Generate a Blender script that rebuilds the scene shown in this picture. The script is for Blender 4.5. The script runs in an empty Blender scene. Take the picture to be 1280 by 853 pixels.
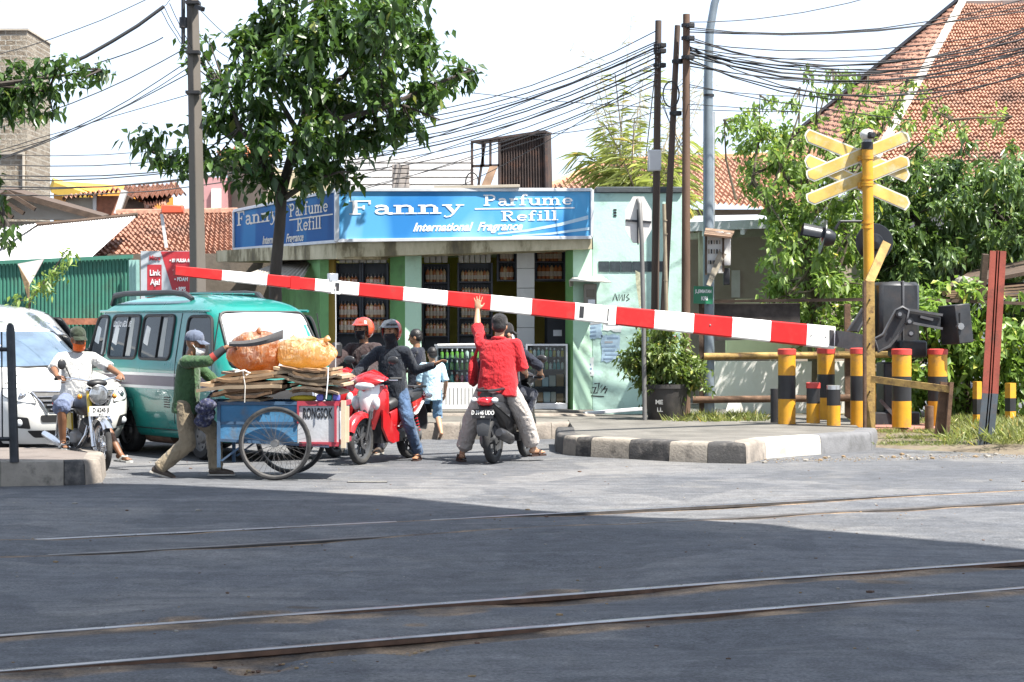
import bpy, bmesh, math, random
import numpy as np
from mathutils import Vector, Matrix, noise, Quaternion
from mathutils.geometry import delaunay_2d_cdt
R = math.radians
random.seed(7)
SC = bpy.context.scene
COL = SC.collection
F_PX, HZ, CAMZ = 2500.0, 405.0, 1.65

def at(px, py, Y):
    """world point seen at photo pixel px,py at distance Y from the viewpoint"""
    return Vector(((px - 640) * Y / F_PX, Y, CAMZ - (py - HZ) * Y / F_PX))
def gd(px, py, z=0.0):
    Y = (CAMZ - z) * F_PX / (py - HZ)
    return Vector(((px - 640) * Y / F_PX, Y, z))

# ------------------------------------------------------------------ materials
MATS = {}
def nodes_of(name):
    m = bpy.data.materials.new(name); m.use_nodes = True
    nt = m.node_tree
    b = nt.nodes['Principled BSDF']
    return m, nt, b
def coord(nt, scale=(1, 1, 1)):
    tc = nt.nodes.new('ShaderNodeTexCoord')
    mp = nt.nodes.new('ShaderNodeMapping'); mp.inputs['Scale'].default_value = scale
    nt.links.new(tc.outputs['Object'], mp.inputs['Vector'])
    return mp.outputs['Vector']
def noise_n(nt, vec, scale, detail=4, rough=.55, dist=0):
    n = nt.nodes.new('ShaderNodeTexNoise')
    n.inputs['Scale'].default_value = scale; n.inputs['Detail'].default_value = detail
    n.inputs['Roughness'].default_value = rough; n.inputs['Distortion'].default_value = dist
    if vec is not None: nt.links.new(vec, n.inputs['Vector'])
    return n.outputs['Fac']
def ramp(nt, fac, stops):
    r = nt.nodes.new('ShaderNodeValToRGB')
    e = r.color_ramp.elements
    while len(e) < len(stops): e.new(.5)
    for k, (p, c) in enumerate(stops):
        e[k].position = p; e[k].color = (*c, 1) if len(c) == 3 else c
    nt.links.new(fac, r.inputs['Fac'])
    return r.outputs['Color']
def mixc(nt, fac, a, b, mode='MIX'):
    m = nt.nodes.new('ShaderNodeMix'); m.data_type = 'RGBA'; m.blend_type = mode
    def put(sock, v):
        if isinstance(v, (tuple, list)): sock.default_value = (*v, 1) if len(v) == 3 else v
        elif isinstance(v, (int, float)): sock.default_value = v
        else: nt.links.new(v, sock)
    put(m.inputs[0], fac); put(m.inputs[6], a); put(m.inputs[7], b)
    return m.outputs[2]
def bump_n(nt, b, h, strength=.3, dist=.01):
    n = nt.nodes.new('ShaderNodeBump'); n.inputs['Strength'].default_value = strength
    n.inputs['Distance'].default_value = dist
    nt.links.new(h, n.inputs['Height']); nt.links.new(n.outputs['Normal'], b.inputs['Normal'])
def mat(name, c, rough=.6, metal=0., var=.12, scale=5., bump=.0, bscale=60., dirt=None, damt=.35, dscale=3., spec=.5, coat=0., stretch=(1,1,1)):
    """painted / plain surface: colour with large soft variation, optional grime patches, fine bump"""
    if name in MATS: return MATS[name]
    m, nt, b = nodes_of(name)
    v = coord(nt, stretch)
    f = noise_n(nt, v, scale, 5)
    lo = tuple(x * (1 - var) for x in c); hi = tuple(min(1, x * (1 + var)) for x in c)
    col = ramp(nt, f, [(.3, lo), (.7, hi)])
    if dirt:
        d = noise_n(nt, v, dscale, 7, .65)
        dm = ramp(nt, d, [(.5, (0, 0, 0)), (.68, (damt,) * 3)])
        col = mixc(nt, dm, col, dirt)
    nt.links.new(col, b.inputs['Base Color'])
    rf = noise_n(nt, v, scale * 2.3, 3)
    mr = nt.nodes.new('ShaderNodeMapRange'); mr.inputs[3].default_value = max(.02, rough - .1); mr.inputs[4].default_value = min(1, rough + .1)
    nt.links.new(rf, mr.inputs[0]); nt.links.new(mr.outputs[0], b.inputs['Roughness'])
    b.inputs['Metallic'].default_value = metal
    b.inputs['Specular IOR Level'].default_value = spec
    b.inputs['Coat Weight'].default_value = coat
    if bump: bump_n(nt, b, noise_n(nt, v, bscale, 4), bump, .01)
    MATS[name] = m
    return m
def cloth(name, c, var=.14, dirt=None, fold=.8):
    if name in MATS: return MATS[name]
    m, nt, b = nodes_of(name)
    v = coord(nt)
    f = noise_n(nt, v, 7, 4)
    col = ramp(nt, f, [(.3, tuple(x * (1 - var) for x in c)), (.7, tuple(min(1, x * (1 + var)) for x in c))])
    if dirt:
        col = mixc(nt, ramp(nt, noise_n(nt, v, 4, 6), [(.5, (0,)*3), (.7, (.6,)*3)]), col, dirt)
    nt.links.new(col, b.inputs['Base Color'])
    b.inputs['Roughness'].default_value = .85
    b.inputs['Sheen Weight'].default_value = .15
    b.inputs['Specular IOR Level'].default_value = .2
    h = noise_n(nt, coord(nt, (1, 1, .6)), 11, 4, .55, 1.6)
    bump_n(nt, b, h, fold, .035)
    MATS[name] = m
    return m
def glass(name, c, rough=.06, metal=.0, ior=1.5, spec=.8):
    if name in MATS: return MATS[name]
    m, nt, b = nodes_of(name)
    f = noise_n(nt, coord(nt), 3, 3)
    nt.links.new(ramp(nt, f, [(.35, tuple(x * .7 for x in c)), (.65, tuple(min(1, x * 1.2) for x in c))]), b.inputs['Base Color'])
    b.inputs['Roughness'].default_value = rough; b.inputs['Metallic'].default_value = metal
    b.inputs['Specular IOR Level'].default_value = spec
    b.inputs['Coat Weight'].default_value = 1; b.inputs['Coat Roughness'].default_value = .03
    MATS[name] = m
    return m
def clear_glass(name, tint=(.9, .95, .95), mixf=.12):
    if name in MATS: return MATS[name]
    m = bpy.data.materials.new(name); m.use_nodes = True; nt = m.node_tree
    nt.nodes.clear()
    o = nt.nodes.new('ShaderNodeOutputMaterial'); t = nt.nodes.new('ShaderNodeBsdfTransparent'); t.inputs[0].default_value = (*tint, 1)
    g = nt.nodes.new('ShaderNodeBsdfGlossy'); g.inputs['Roughness'].default_value = .03
    fr = nt.nodes.new('ShaderNodeFresnel'); fr.inputs['IOR'].default_value = 1.5
    x = nt.nodes.new('ShaderNodeMixShader')
    nt.links.new(fr.outputs[0], x.inputs[0]); nt.links.new(t.outputs[0], x.inputs[1]); nt.links.new(g.outputs[0], x.inputs[2])
    nt.links.new(x.outputs[0], o.inputs['Surface'])
    MATS[name] = m
    return m
def leafmat(name, c, c2, trans=.3, rough=.45):
    if name in MATS: return MATS[name]
    m, nt, b = nodes_of(name)
    g = nt.nodes.new('ShaderNodeNewGeometry')
    col = ramp(nt, g.outputs['Random Per Island'], [(0, c), (.75, c2), (.93, tuple(min(1, x * 1.45) for x in c2)), (1, (c2[0]*2.4+.02, c2[1]*1.5+.01, c2[2]))])
    nt.links.new(col, b.inputs['Base Color'])
    b.inputs['Roughness'].default_value = rough
    t = nt.nodes.new('ShaderNodeBsdfTranslucent'); 
    tcol = mixc(nt, .5, col, (c2[0]*1.6+.01, c2[1]*1.9, c2[2]*.7)); nt.links.new(tcol, t.inputs[0])
    x = nt.nodes.new('ShaderNodeMixShader'); x.inputs[0].default_value = trans
    nt.links.new(b.outputs[0], x.inputs[1]); nt.links.new(t.outputs[0], x.inputs[2])
    nt.links.new(x.outputs[0], nt.nodes['Material Output'].inputs['Surface'])
    MATS[name] = m
    return m

# ------------------------------------------------------------------ objects
def setp(o, label=None, cat=None, group=None, kind=None):
    if label: o['label'] = label
    if cat: o['category'] = cat
    if group: o['group'] = group
    if kind: o['kind'] = kind
    return o
def thing(name, label, cat, loc=(0, 0, 0), rz=0., group=None):
    o = bpy.data.objects.new(name, None); COL.objects.link(o)
    o.empty_display_size = .2
    o.location = loc; o.rotation_euler = (0, 0, rz)
    return setp(o, label, cat, group)
def dup(root, loc=None, rz=None, label=None, group=None, parent=None, scale=None):
    r = root.copy(); COL.objects.link(r)
    if parent is not None: r.parent = parent
    if loc is not None: r.location = loc
    if rz is not None: r.rotation_euler = (0, 0, rz)
    if scale is not None: r.scale = (scale,) * 3 if isinstance(scale, (int, float)) else scale
    if label: r['label'] = label
    if group: r['group'] = group
    for ch in list(root.children): dup(ch, parent=r)
    return r

def frame_to(p0, p1):
    d = (Vector(p1) - Vector(p0))
    q = d.to_track_quat('Z', 'Y') if d.length > 1e-9 else Quaternion()
    return Matrix.Translation(Vector(p0)) @ q.to_matrix().to_4x4()
def yaw(loc=(0,0,0), rz=0.): return Matrix.Translation(Vector(loc)) @ Matrix.Rotation(rz, 4, 'Z')

class MB:
    def __init__(s): s.v = []; s.f = []; s.m = []; s.mats = []
    def mi(s, m):
        if m not in s.mats: s.mats.append(m)
        return s.mats.index(m)
    def add(s, vs, fs, m, M=None):
        o = len(s.v); k = s.mi(m)
        if M is not None: vs = [M @ Vector(v) for v in vs]
        s.v += [tuple(v) for v in vs]
        for f in fs: s.f.append(tuple(i + o for i in f)); s.m.append(k)
        return s
    def box(s, c, size, m, rot=None, bev=0., M=None):
        hx, hy, hz = size[0] / 2, size[1] / 2, size[2] / 2
        T = Matrix.Translation(Vector(c))
        if rot is not None:
            T = T @ (Matrix.Rotation(rot, 4, 'Z') if isinstance(rot, (int, float)) else rot)
        if M is not None: T = M @ T
        if bev <= 0:
            vs = [(x * hx, y * hy, z * hz) for x in (-1, 1) for y in (-1, 1) for z in (-1, 1)]
            fs = [(0, 1, 3, 2), (4, 6, 7, 5), (0, 4, 5, 1), (2, 3, 7, 6), (0, 2, 6, 4), (1, 5, 7, 3)]
            return s.add(vs, fs, m, T)
        bev = min(bev, hx * .9, hy * .9, hz * .9)
        vs = []; idx = {}
        for x in (-1, 1):
            for y in (-1, 1):
                for z in (-1, 1):
                    for a in range(3):
                        p = [x * (hx - bev), y * (hy - bev), z * (hz - bev)]
                        p[a] += (x, y, z)[a] * bev
                        idx[(x, y, z, a)] = len(vs); vs.append(tuple(p))
        fs = []
        for a in range(3):
            b, c_ = (a + 1) % 3, (a + 2) % 3
            for sg in (-1, 1):
                q = []
                for (sb, sc_) in ((-1, -1), (1, -1), (1, 1), (-1, 1)):
                    k = [0, 0, 0]; k[a] = sg; k[b] = sb; k[c_] = sc_
                    q.append(idx[(*k, a)])
                fs.append(tuple(q if sg > 0 else q[::-1]))
            for sb in (-1, 1):
                for sc_ in (-1, 1):
                    k0 = [0, 0, 0]; k0[a] = -1; k0[b] = sb; k0[c_] = sc_
                    k1 = list(k0); k1[a] = 1
                    q = [idx[(*k0, b)], idx[(*k1, b)], idx[(*k1, c_)], idx[(*k0, c_)]]
                    fs.append(tuple(q))
        for x in (-1, 1):
            for y in (-1, 1):
                for z in (-1, 1): fs.append(tuple(idx[(x, y, z, a)] for a in range(3)))
        return s.add(vs, fs, m, T)
    def bar(s, p0, p1, w, h, m, up=(0, 0, 1), bev=0.):
        p0 = Vector(p0); p1 = Vector(p1); d = p1 - p0; L = d.length; d.normalize()
        u = Vector(up)
        if abs(d.dot(u)) > .98: u = Vector((0, 1, 0))
        x = d; y = u.cross(x).normalized(); z = x.cross(y)
        M = Matrix(((x.x, y.x, z.x, 0), (x.y, y.y, z.y, 0), (x.z, y.z, z.z, 0), (0, 0, 0, 1)))
        return s.box((0, 0, 0), (L, w, h), m, None, bev, Matrix.Translation((p0 + p1) / 2) @ M)
    def tube(s, pts, r, m, n=8, caps=True, closed=False):
        pts = [Vector(p) for p in pts]; N = len(pts)
        rs = r if isinstance(r, (list, tuple)) else [r] * N
        vs = []; fs = []; prev = None
        for i, p in enumerate(pts):
            a = pts[(i - 1) % N] if (i > 0 or closed) else p; b = pts[(i + 1) % N] if (i < N - 1 or closed) else p
            t = (b - a).normalized()
            if prev is None:
                u = t.orthogonal().normalized()
            else:
                u = (prev - t * prev.dot(t))
                u = u.normalized() if u.length > 1e-6 else t.orthogonal().normalized()
            prev = u; w = t.cross(u)
            for k in range(n):
                A = 2 * math.pi * k / n
                vs.append(p + (u * math.cos(A) + w * math.sin(A)) * rs[i])
        for i in range(N if closed else N - 1):
            j = (i + 1) % N
            for k in range(n):
                fs.append((i * n + k, i * n + (k + 1) % n, j * n + (k + 1) % n, j * n + k))
        if caps and not closed:
            fs.append(tuple(range(n - 1, -1, -1))); fs.append(tuple(range((N - 1) * n, N * n)))
        return s.add(vs, fs, m)
    def cyl(s, p0, p1, r, m, n=16, r1=None): return s.tube([p0, p1], [r, r if r1 is None else r1], m, n)
    def lathe(s, prof, m, n=20, M=None, a0=0., a1=2 * math.pi):
        full = abs(a1 - a0 - 2 * math.pi) < 1e-6
        K = n if full else n + 1
        vs = []; fs = []
        for (r, z) in prof:
            for k in range(K):
                A = a0 + (a1 - a0) * k / n
                vs.append((r * math.cos(A), r * math.sin(A), z))
        for i in range(len(prof) - 1):
            for k in range(n):
                k2 = (k + 1) % K
                fs.append((i * K + k, i * K + k2, (i + 1) * K + k2, (i + 1) * K + k))
        return s.add(vs, fs, m, M)
    def ell(s, c, r, m, nu=16, nv=10, M=None, v0=-1., v1=1.):
        """ellipsoid (part v0..v1 of its height)"""
        r = (r,) * 3 if isinstance(r, (int, float)) else r
        vs = []; fs = []
        for j in range(nv + 1):
            t = v0 + (v1 - v0) * j / nv
            ph = math.asin(max(-1, min(1, t))) if (v0 > -1 or v1 < 1) else -math.pi / 2 + math.pi * j / nv
            for k in range(nu):
                A = 2 * math.pi * k / nu
                vs.append((r[0] * math.cos(ph) * math.cos(A), r[1] * math.cos(ph) * math.sin(A), r[2] * math.sin(ph)))
        for j in range(nv):
            for k in range(nu):
                fs.append((j * nu + k, j * nu + (k + 1) % nu, (j + 1) * nu + (k + 1) % nu, (j + 1) * nu + k))
        T = Matrix.Translation(Vector(c))
        return s.add(vs, fs, m, T if M is None else T @ M)
    def prism(s, poly, d0, d1, m, M=None):
        n = len(poly)
        vs = [(x, y, d0) for x, y in poly] + [(x, y, d1) for x, y in poly]
        fs = [tuple(range(n - 1, -1, -1)), tuple(range(n, 2 * n))] + [(i, (i + 1) % n, n + (i + 1) % n, n + i) for i in range(n)]
        return s.add(vs, fs, m, M)
    def loft(s, rings, m, caps=True, closed=True, M=None):
        n = len(rings[0]); vs = [p for r in rings for p in r]; fs = []
        for i in range(len(rings) - 1):
            for k in range(n if closed else n - 1):
                fs.append((i * n + k, i * n + (k + 1) % n, (i + 1) * n + (k + 1) % n, (i + 1) * n + k))
        if caps and closed:
            fs.append(tuple(range(n - 1, -1, -1))); fs.append(tuple(range((len(rings) - 1) * n, len(rings) * n)))
        return s.add(vs, fs, m, M)
    def poly(s, pts, m): return s.add(pts, [tuple(range(len(pts)))], m)
    def slab(s, pts, t, m):
        """polygon pts (planar) given thickness t against its normal"""
        pts = [Vector(p) for p in pts]
        nrm = Vector((0, 0, 0))
        for i in range(len(pts)): nrm += pts[i].cross(pts[(i + 1) % len(pts)])
        nrm.normalize(); n = len(pts)
        vs = pts + [p - nrm * t for p in pts]
        fs = [tuple(range(n)), tuple(range(2 * n - 1, n - 1, -1))] + [(i, n + i, n + (i + 1) % n, (i + 1) % n) for i in range(n)]
        return s.add(vs, fs, m)
    def build(s, name, parent=None, ang=38, flat=False, fixn=True):
        me = bpy.data.meshes.new(name)
        me.from_pydata(s.v, [], s.f)
        for m in s.mats: me.materials.append(m)
        me.polygons.foreach_set('material_index', s.m)
        me.update()
        if fixn:
            bm = bmesh.new(); bm.from_mesh(me); bmesh.ops.recalc_face_normals(bm, faces=bm.faces); bm.to_mesh(me); bm.free()
        if not flat:
            me.polygons.foreach_set('use_smooth', [True] * len(me.polygons))
            me.set_sharp_from_angle(angle=R(ang))
        o = bpy.data.objects.new(name, me); COL.objects.link(o)
        if parent is not None: o.parent = parent
        return o

def text_mesh(mb, txt, size, m, M, bold=.0, sx=1., shear=0., depth=.004, align='CENTER', space=1.):
    cu = bpy.data.curves.new('lettering', 'FONT'); cu.body = txt; cu.size = size; cu.align_x = align; cu.align_y = 'CENTER'
    cu.extrude = depth / 2; cu.offset = bold; cu.shear = shear; cu.space_character = space; cu.resolution_u = 3
    o = bpy.data.objects.new('lettering', cu); COL.objects.link(o)
    dg = bpy.context.evaluated_depsgraph_get()
    me = bpy.data.meshes.new_from_object(o.evaluated_get(dg))
    vs = [(v.co.x * sx, v.co.y, v.co.z) for v in me.vertices]
    fs = [tuple(p.vertices) for p in me.polygons]
    bpy.data.objects.remove(o); bpy.data.curves.remove(cu); bpy.data.meshes.remove(me)
    mb.add(vs, fs, m, M)
def wall_M(p, right, up=(0, 0, 1)):
    """matrix whose x runs along right, y along up, z out of the wall"""
    x = Vector(right).normalized(); y = Vector(up); y = (y - x * y.dot(x)).normalized(); z = x.cross(y)
    return Matrix(((x.x, y.x, z.x, p[0]), (x.y, y.y, z.y, p[1]), (x.z, y.z, z.z, p[2]), (0, 0, 0, 1)))

# slab-serif letters: list of (points, width); x-height .64, cap 1
def _arc(cx, cy, rx, ry, a0, a1, n=9):
    return [(cx + rx * math.cos(R(a0 + (a1 - a0) * i / n)), cy + ry * math.sin(R(a0 + (a1 - a0) * i / n))) for i in range(n + 1)]
_st = lambda x, h, b=0: [([(x, b), (x, h)], .19)]
_sb = lambda x, y=.04, w=.46: [([(x - w / 2, y), (x + w / 2, y)], .085)]
SLAB = {
 'F': (.95, _st(.25, 1) + _sb(.25) + [([(.02, .955), (.88, .955)], .09), ([(.84, 1), (.84, .72)], .09), ([(.25, .5), (.62, .5)], .09), ([(.6, .64), (.6, .36)], .09)]),
 'P': (.98, _st(.25, 1) + _sb(.25) + [([(.02, .955), (.5, .955)], .09), (_arc(.5, .72, .3, .235, 90, -90), .13), ([(.5, .485), (.25, .485)], .09)]),
 'R': (1.08, _st(.25, 1) + _sb(.25) + [([(.02, .955), (.5, .955)], .09), (_arc(.5, .74, .28, .215, 90, -90), .13), ([(.5, .525), (.25, .525)], .09), ([(.5, .52), (.78, .04), (1.06, .04)], .14)]),
 'a': (.82, [([(.14, .5), (.2, .58), (.36, .61), (.52, .56), (.56, .46), (.56, .1), (.66, .04), (.8, .05)], .16), (_arc(.34, .19, .2, .16, 60, 330), .12), ([(.56, .36), (.34, .35)], .09)]),
 'n': (.98, _st(.22, .64) + _sb(.22) + [([(.02, .6), (.22, .6)], .085), ([(.25, .48), (.38, .58), (.55, .6), (.68, .53), (.72, .42)], .12)] + _st(.72, .45) + _sb(.72)),
 'y': (.9, _sb(.2, .6, .4) + _sb(.72, .6, .34) + [([(.2, .6), (.46, .08)], .17), ([(.72, .6), (.44, -.02), (.32, -.2), (.16, -.24), (.08, -.16)], .09)]),
 'r': (.72, _st(.22, .64) + _sb(.22) + [([(.02, .6), (.22, .6)], .085), ([(.26, .46), (.38, .58), (.52, .61), (.62, .52)], .14)]),
 'f': (.62, _st(.25, .8) + _sb(.25) + _sb(.28, .6, .48) + [([(.25, .78), (.32, .94), (.48, .98), (.58, .88)], .13)]),
 'u': (.98, _st(.2, .64, .2) + [([(0, .6), (.2, .6)], .085), ([(.2, .24), (.26, .1), (.42, .04), (.58, .08), (.68, .2)], .12)] + _st(.72, .64) + [([(.5, .6), (.72, .6)], .085), ([(.72, .04), (.94, .04)], .085)]),
 'm': (1.42, _st(.2, .64) + _sb(.2, .04, .42) + [([(.02, .6), (.2, .6)], .085), ([(.24, .48), (.36, .58), (.5, .6), (.62, .53), (.66, .42)], .12)] + _st(.66, .45) + _sb(.66, .04, .38) + [([(.7, .48), (.84, .58), (.96, .6), (1.08, .53), (1.12, .42)], .12)] + _st(1.12, .45) + _sb(1.14, .04, .4)),
 'e': (.8, [(_arc(.4, .32, .3, .27, 0, 320), .14), ([(.12, .33), (.7, .33)], .085)]),
 'i': (.5, _st(.24, .64) + _sb(.24) + [([(.02, .6), (.24, .6)], .085), ([(.14, .87), (.34, .87)], .17)]),
 'l': (.5, _st(.24, 1) + _sb(.24) + [([(.02, .96), (.24, .96)], .085)]),
}
def slab_text(mb, txt, x0, y0, h, width, m, M):
    """write txt from x0, baseline y0, cap height h, squeezed to width; strokes rise in steps so no faces coincide"""
    tot = sum(SLAB[c][0] for c in txt); sx = width / tot
    x = x0; lift = 0
    for c in txt:
        adv, strokes = SLAB[c]
        for q, (pts, w) in enumerate(strokes):
            P = [Vector((x + px * sx, y0 + py * h)) for px, py in pts]
            L = []; Rr = []
            for i, p in enumerate(P):
                a = P[max(0, i - 1)]; b = P[min(len(P) - 1, i + 1)]; d = (b - a).normalized(); nn = Vector((-d.y, d.x))
                ww = Vector((nn.x * w * sx * .5, nn.y * w * h * .5))
                L.append(p + ww); Rr.append(p - ww)
            n = len(P); z1 = .003 + .0004 * q
            vs = [(p.x, p.y, z1) for p in L] + [(p.x, p.y, z1) for p in Rr]
            mb.add(vs, [(n + i, n + i + 1, i + 1, i) for i in range(n - 1)], m, M)
        x += adv * sx

# ------------------------------------------------------------------ foliage
def leaf_arrays(pos, dirs, lens, wid=.42, droop=.25, seed=1):
    """folded leaves: n positions, directions, lengths -> verts, tris"""
    rg = np.random.default_rng(seed)
    n = len(pos)
    d = dirs / (np.linalg.norm(dirs, axis=1, keepdims=True) + 1e-9)
    up = rg.normal(0, 1, (n, 3)); up[:, 2] = np.abs(up[:, 2]) + .6
    side = np.cross(d, up); side /= (np.linalg.norm(side, axis=1, keepdims=True) + 1e-9)
    nr = np.cross(side, d)
    L = lens[:, None]
    base = pos; tip = pos + d * L - np.array([0, 0, 1.]) * L * droop
    mid = pos + d * L * .45 - np.array([0, 0, 1.]) * L * droop * .33
    w = L * wid * .5
    a = mid + side * w + nr * w * .35; b = mid - side * w + nr * w * .35
    v = np.stack([base, a, tip, b], 1).reshape(-1, 3)
    i = np.arange(n) * 4
    f = np.stack([np.stack([i, i + 2, i + 1], 1), np.stack([i, i + 3, i + 2], 1)], 1).reshape(-1, 3)
    return v, f
def tri_object(name, v, f, m, parent=None):
    me = bpy.data.meshes.new(name)
    me.vertices.add(len(v)); me.vertices.foreach_set('co', v.astype(np.float32).ravel())
    me.loops.add(len(f) * 3); me.loops.foreach_set('vertex_index', f.astype(np.int32).ravel())
    me.polygons.add(len(f)); me.polygons.foreach_set('loop_start', np.arange(0, len(f) * 3, 3, dtype=np.int32))
    me.materials.append(m)
    me.update(calc_edges=True); me.validate()
    o = bpy.data.objects.new(name, me); COL.objects.link(o)
    if parent is not None: o.parent = parent
    return o
def clump_leaves(blobs, per, leaf, rg, droop=.3, shell=.55, out=.8, vary=.35):
    """blobs: (x,y,z,r) list; leaves sit in small twig sprays inside each blob, mostly near its outside"""
    P = []; D = []; Ls = []
    for (x, y, z, r) in blobs:
        k = max(3, int(per * r * r))
        for _ in range(k):
            u = rg.normal(0, 1, 3); u /= np.linalg.norm(u)
            rad = r * (shell + (1 - shell) * rg.random()) * (.75 + .5 * rg.random())
            c = np.array((x, y, z)) + u * rad * np.array((1, 1, .85))
            tw = u * out + rg.normal(0, .6, 3); tw[2] -= .2; tw /= np.linalg.norm(tw)
            q = rg.integers(4, 8)
            for j in range(q):
                P.append(c + tw * leaf * .5 * (j - q / 2) + rg.normal(0, leaf * .18, 3))
                dd = tw * .6 + rg.normal(0, .75, 3); dd[2] -= .35
                D.append(dd); Ls.append(leaf * (1 - vary + 2 * vary * rg.random()))
    return np.array(P), np.array(D), np.array(Ls)
def jitter_path(p0, p1, n, amp, rg):
    p0 = Vector(p0); p1 = Vector(p1)
    return [p0.lerp(p1, i / n) + Vector(rg.normal(0, amp, 3)) * (0 if i in (0, n) else 1) for i in range(n + 1)]

# ------------------------------------------------------------------ surface sheets
def tile_sheet(mb, A, B, C, D, nu, nv, m, amp=.05, lip=.035, su=6, sv=3, seed=3, sag=.02):
    """pantile roof: A,B = ridge left,right; D,C = eave left,right; nu tiles along, nv courses down"""
    A, B, C, D = map(Vector, (A, B, C, D))
    n = (B - A).cross(D - A).normalized()
    if n.z < 0: n = -n
    rg = random.Random(seed)
    jit = [[rg.uniform(-.018, .018) for _ in range(nu + 1)] for _ in range(nv + 1)]
    vs = []; fs = []
    cols = nu * su + 1
    rows = []
    for j in range(nv):
        for t in ((0, .5, 1) if sv == 3 else (0, 1)): rows.append((j, t))
    for (j, t) in rows:
        v = (j + t) / nv
        for i in range(cols):
            u = i / (cols - 1)
            ti = min(nu - 1, i // su); fr = (i % su) / su
            p = (A.lerp(B, u)).lerp(D.lerp(C, u), v)
            h = amp * (.5 - .5 * math.cos(2 * math.pi * fr)) + lip * t + jit[j][ti]
            s_ = -sag * math.sin(math.pi * v) + .02 * noise.noise((u * 6, v * 4, seed))
            vs.append(p + n * (h + s_))
    for r in range(len(rows) - 1):
        for i in range(cols - 1):
            fs.append((r * cols + i, r * cols + i + 1, (r + 1) * cols + i + 1, (r + 1) * cols + i))
    mb.add(vs, fs, m)
def corr_sheet(mb, A, B, C, D, n, m, amp=.02, su=6, trap=False, nv=3, jit=0.):
    """corrugated sheet, ridges running from edge AB to edge DC"""
    A, B, C, D = map(Vector, (A, B, C, D))
    nr = (B - A).cross(D - A).normalized()
    cols = n * su + 1; vs = []; fs = []
    for j in range(nv + 1):
        for i in range(cols):
            u = i / (cols - 1); fr = (i % su) / su
            h = math.cos(2 * math.pi * fr)
            if trap: h = max(-.6, min(.6, h * 1.6)) / .6
            q = A.lerp(B, u).lerp(D.lerp(C, u), j / nv)
            vs.append(q + nr * (h * amp + jit * noise.noise((u * 9, j * 1.7, 2))))
    for j in range(nv):
        for i in range(cols - 1): fs.append((j * cols + i, j * cols + i + 1, (j + 1) * cols + i + 1, (j + 1) * cols + i))
    mb.add(vs, fs, m)
# ================================================================== camera, light, sky
cam = bpy.data.cameras.new('camera'); camo = bpy.data.objects.new('camera', cam); COL.objects.link(camo)
camo.location = (0, 0, CAMZ); camo.rotation_euler = (R(90), 0, 0)
cam.sensor_width = 36; cam.lens = 36 * F_PX / 1280; cam.shift_y = -(426.5 - HZ) / 1280
cam.clip_end = 3000; cam.clip_start = .1
SC.camera = camo
SUN_EL = R(60); SUN_AZ = Vector((.82, -.57)).normalized()
sdir = Vector((SUN_AZ.x * math.cos(SUN_EL), SUN_AZ.y * math.cos(SUN_EL), math.sin(SUN_EL)))
w = bpy.data.worlds.new('World'); SC.world = w; w.use_nodes = True
nt = w.node_tree; bg = nt.nodes['Background']
sky = nt.nodes.new('ShaderNodeTexSky'); sky.sky_type = 'NISHITA'; sky.sun_disc = False
sky.sun_elevation = SUN_EL; sky.sun_rotation = math.atan2(SUN_AZ.x, SUN_AZ.y)
sky.air_density = 1.0; sky.dust_density = 1.0; sky.ozone_density = 1.0; sky.altitude = 0
# thin bright overcast in front of the blue
tc = nt.nodes.new('ShaderNodeTexCoord'); cl = noise_n(nt, tc.outputs['Generated'], 2.2, 5)
veil = ramp(nt, cl, [(.3, (5.0, 5.9, 7.4)), (.7, (6.0, 6.8, 8.2))])
nt.links.new(mixc(nt, .8, sky.outputs[0], veil), bg.inputs['Color']); bg.inputs['Strength'].default_value = .079
sl = bpy.data.lights.new('sun', 'SUN'); sl.energy = 5.0; sl.angle = R(.55); sl.color = (1, .955, .88)
so = bpy.data.objects.new('sun', sl); COL.objects.link(so); so.rotation_euler = sdir.to_track_quat('Z', 'Y').to_euler(); so.location = sdir * 60
SC.view_settings.view_transform = 'Standard'; SC.view_settings.look = 'None'; SC.view_settings.gamma = 1
SC.view_settings.exposure = 1.52
SC.cycles.max_bounces = 7; SC.cycles.transparent_max_bounces = 10; SC.cycles.sample_clamp_indirect = 6
SC.cycles.caustics_reflective = False; SC.cycles.caustics_refractive = False

# ================================================================== road with buried tracks
TA = R(28.2); TD = Vector((math.cos(TA), math.sin(TA), 0)); TN = Vector((-math.sin(TA), math.cos(TA), 0))
near_p = gd(640, 797 - 47.5); near_q = gd(640, 843 - 51.5)
far_p = gd(640, 645); far_q = far_p - TN * 1.067
RAILS = [near_p.dot(TN), near_p.dot(TN) - 1.067, far_p.dot(TN), far_p.dot(TN) - 1.067]

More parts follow.
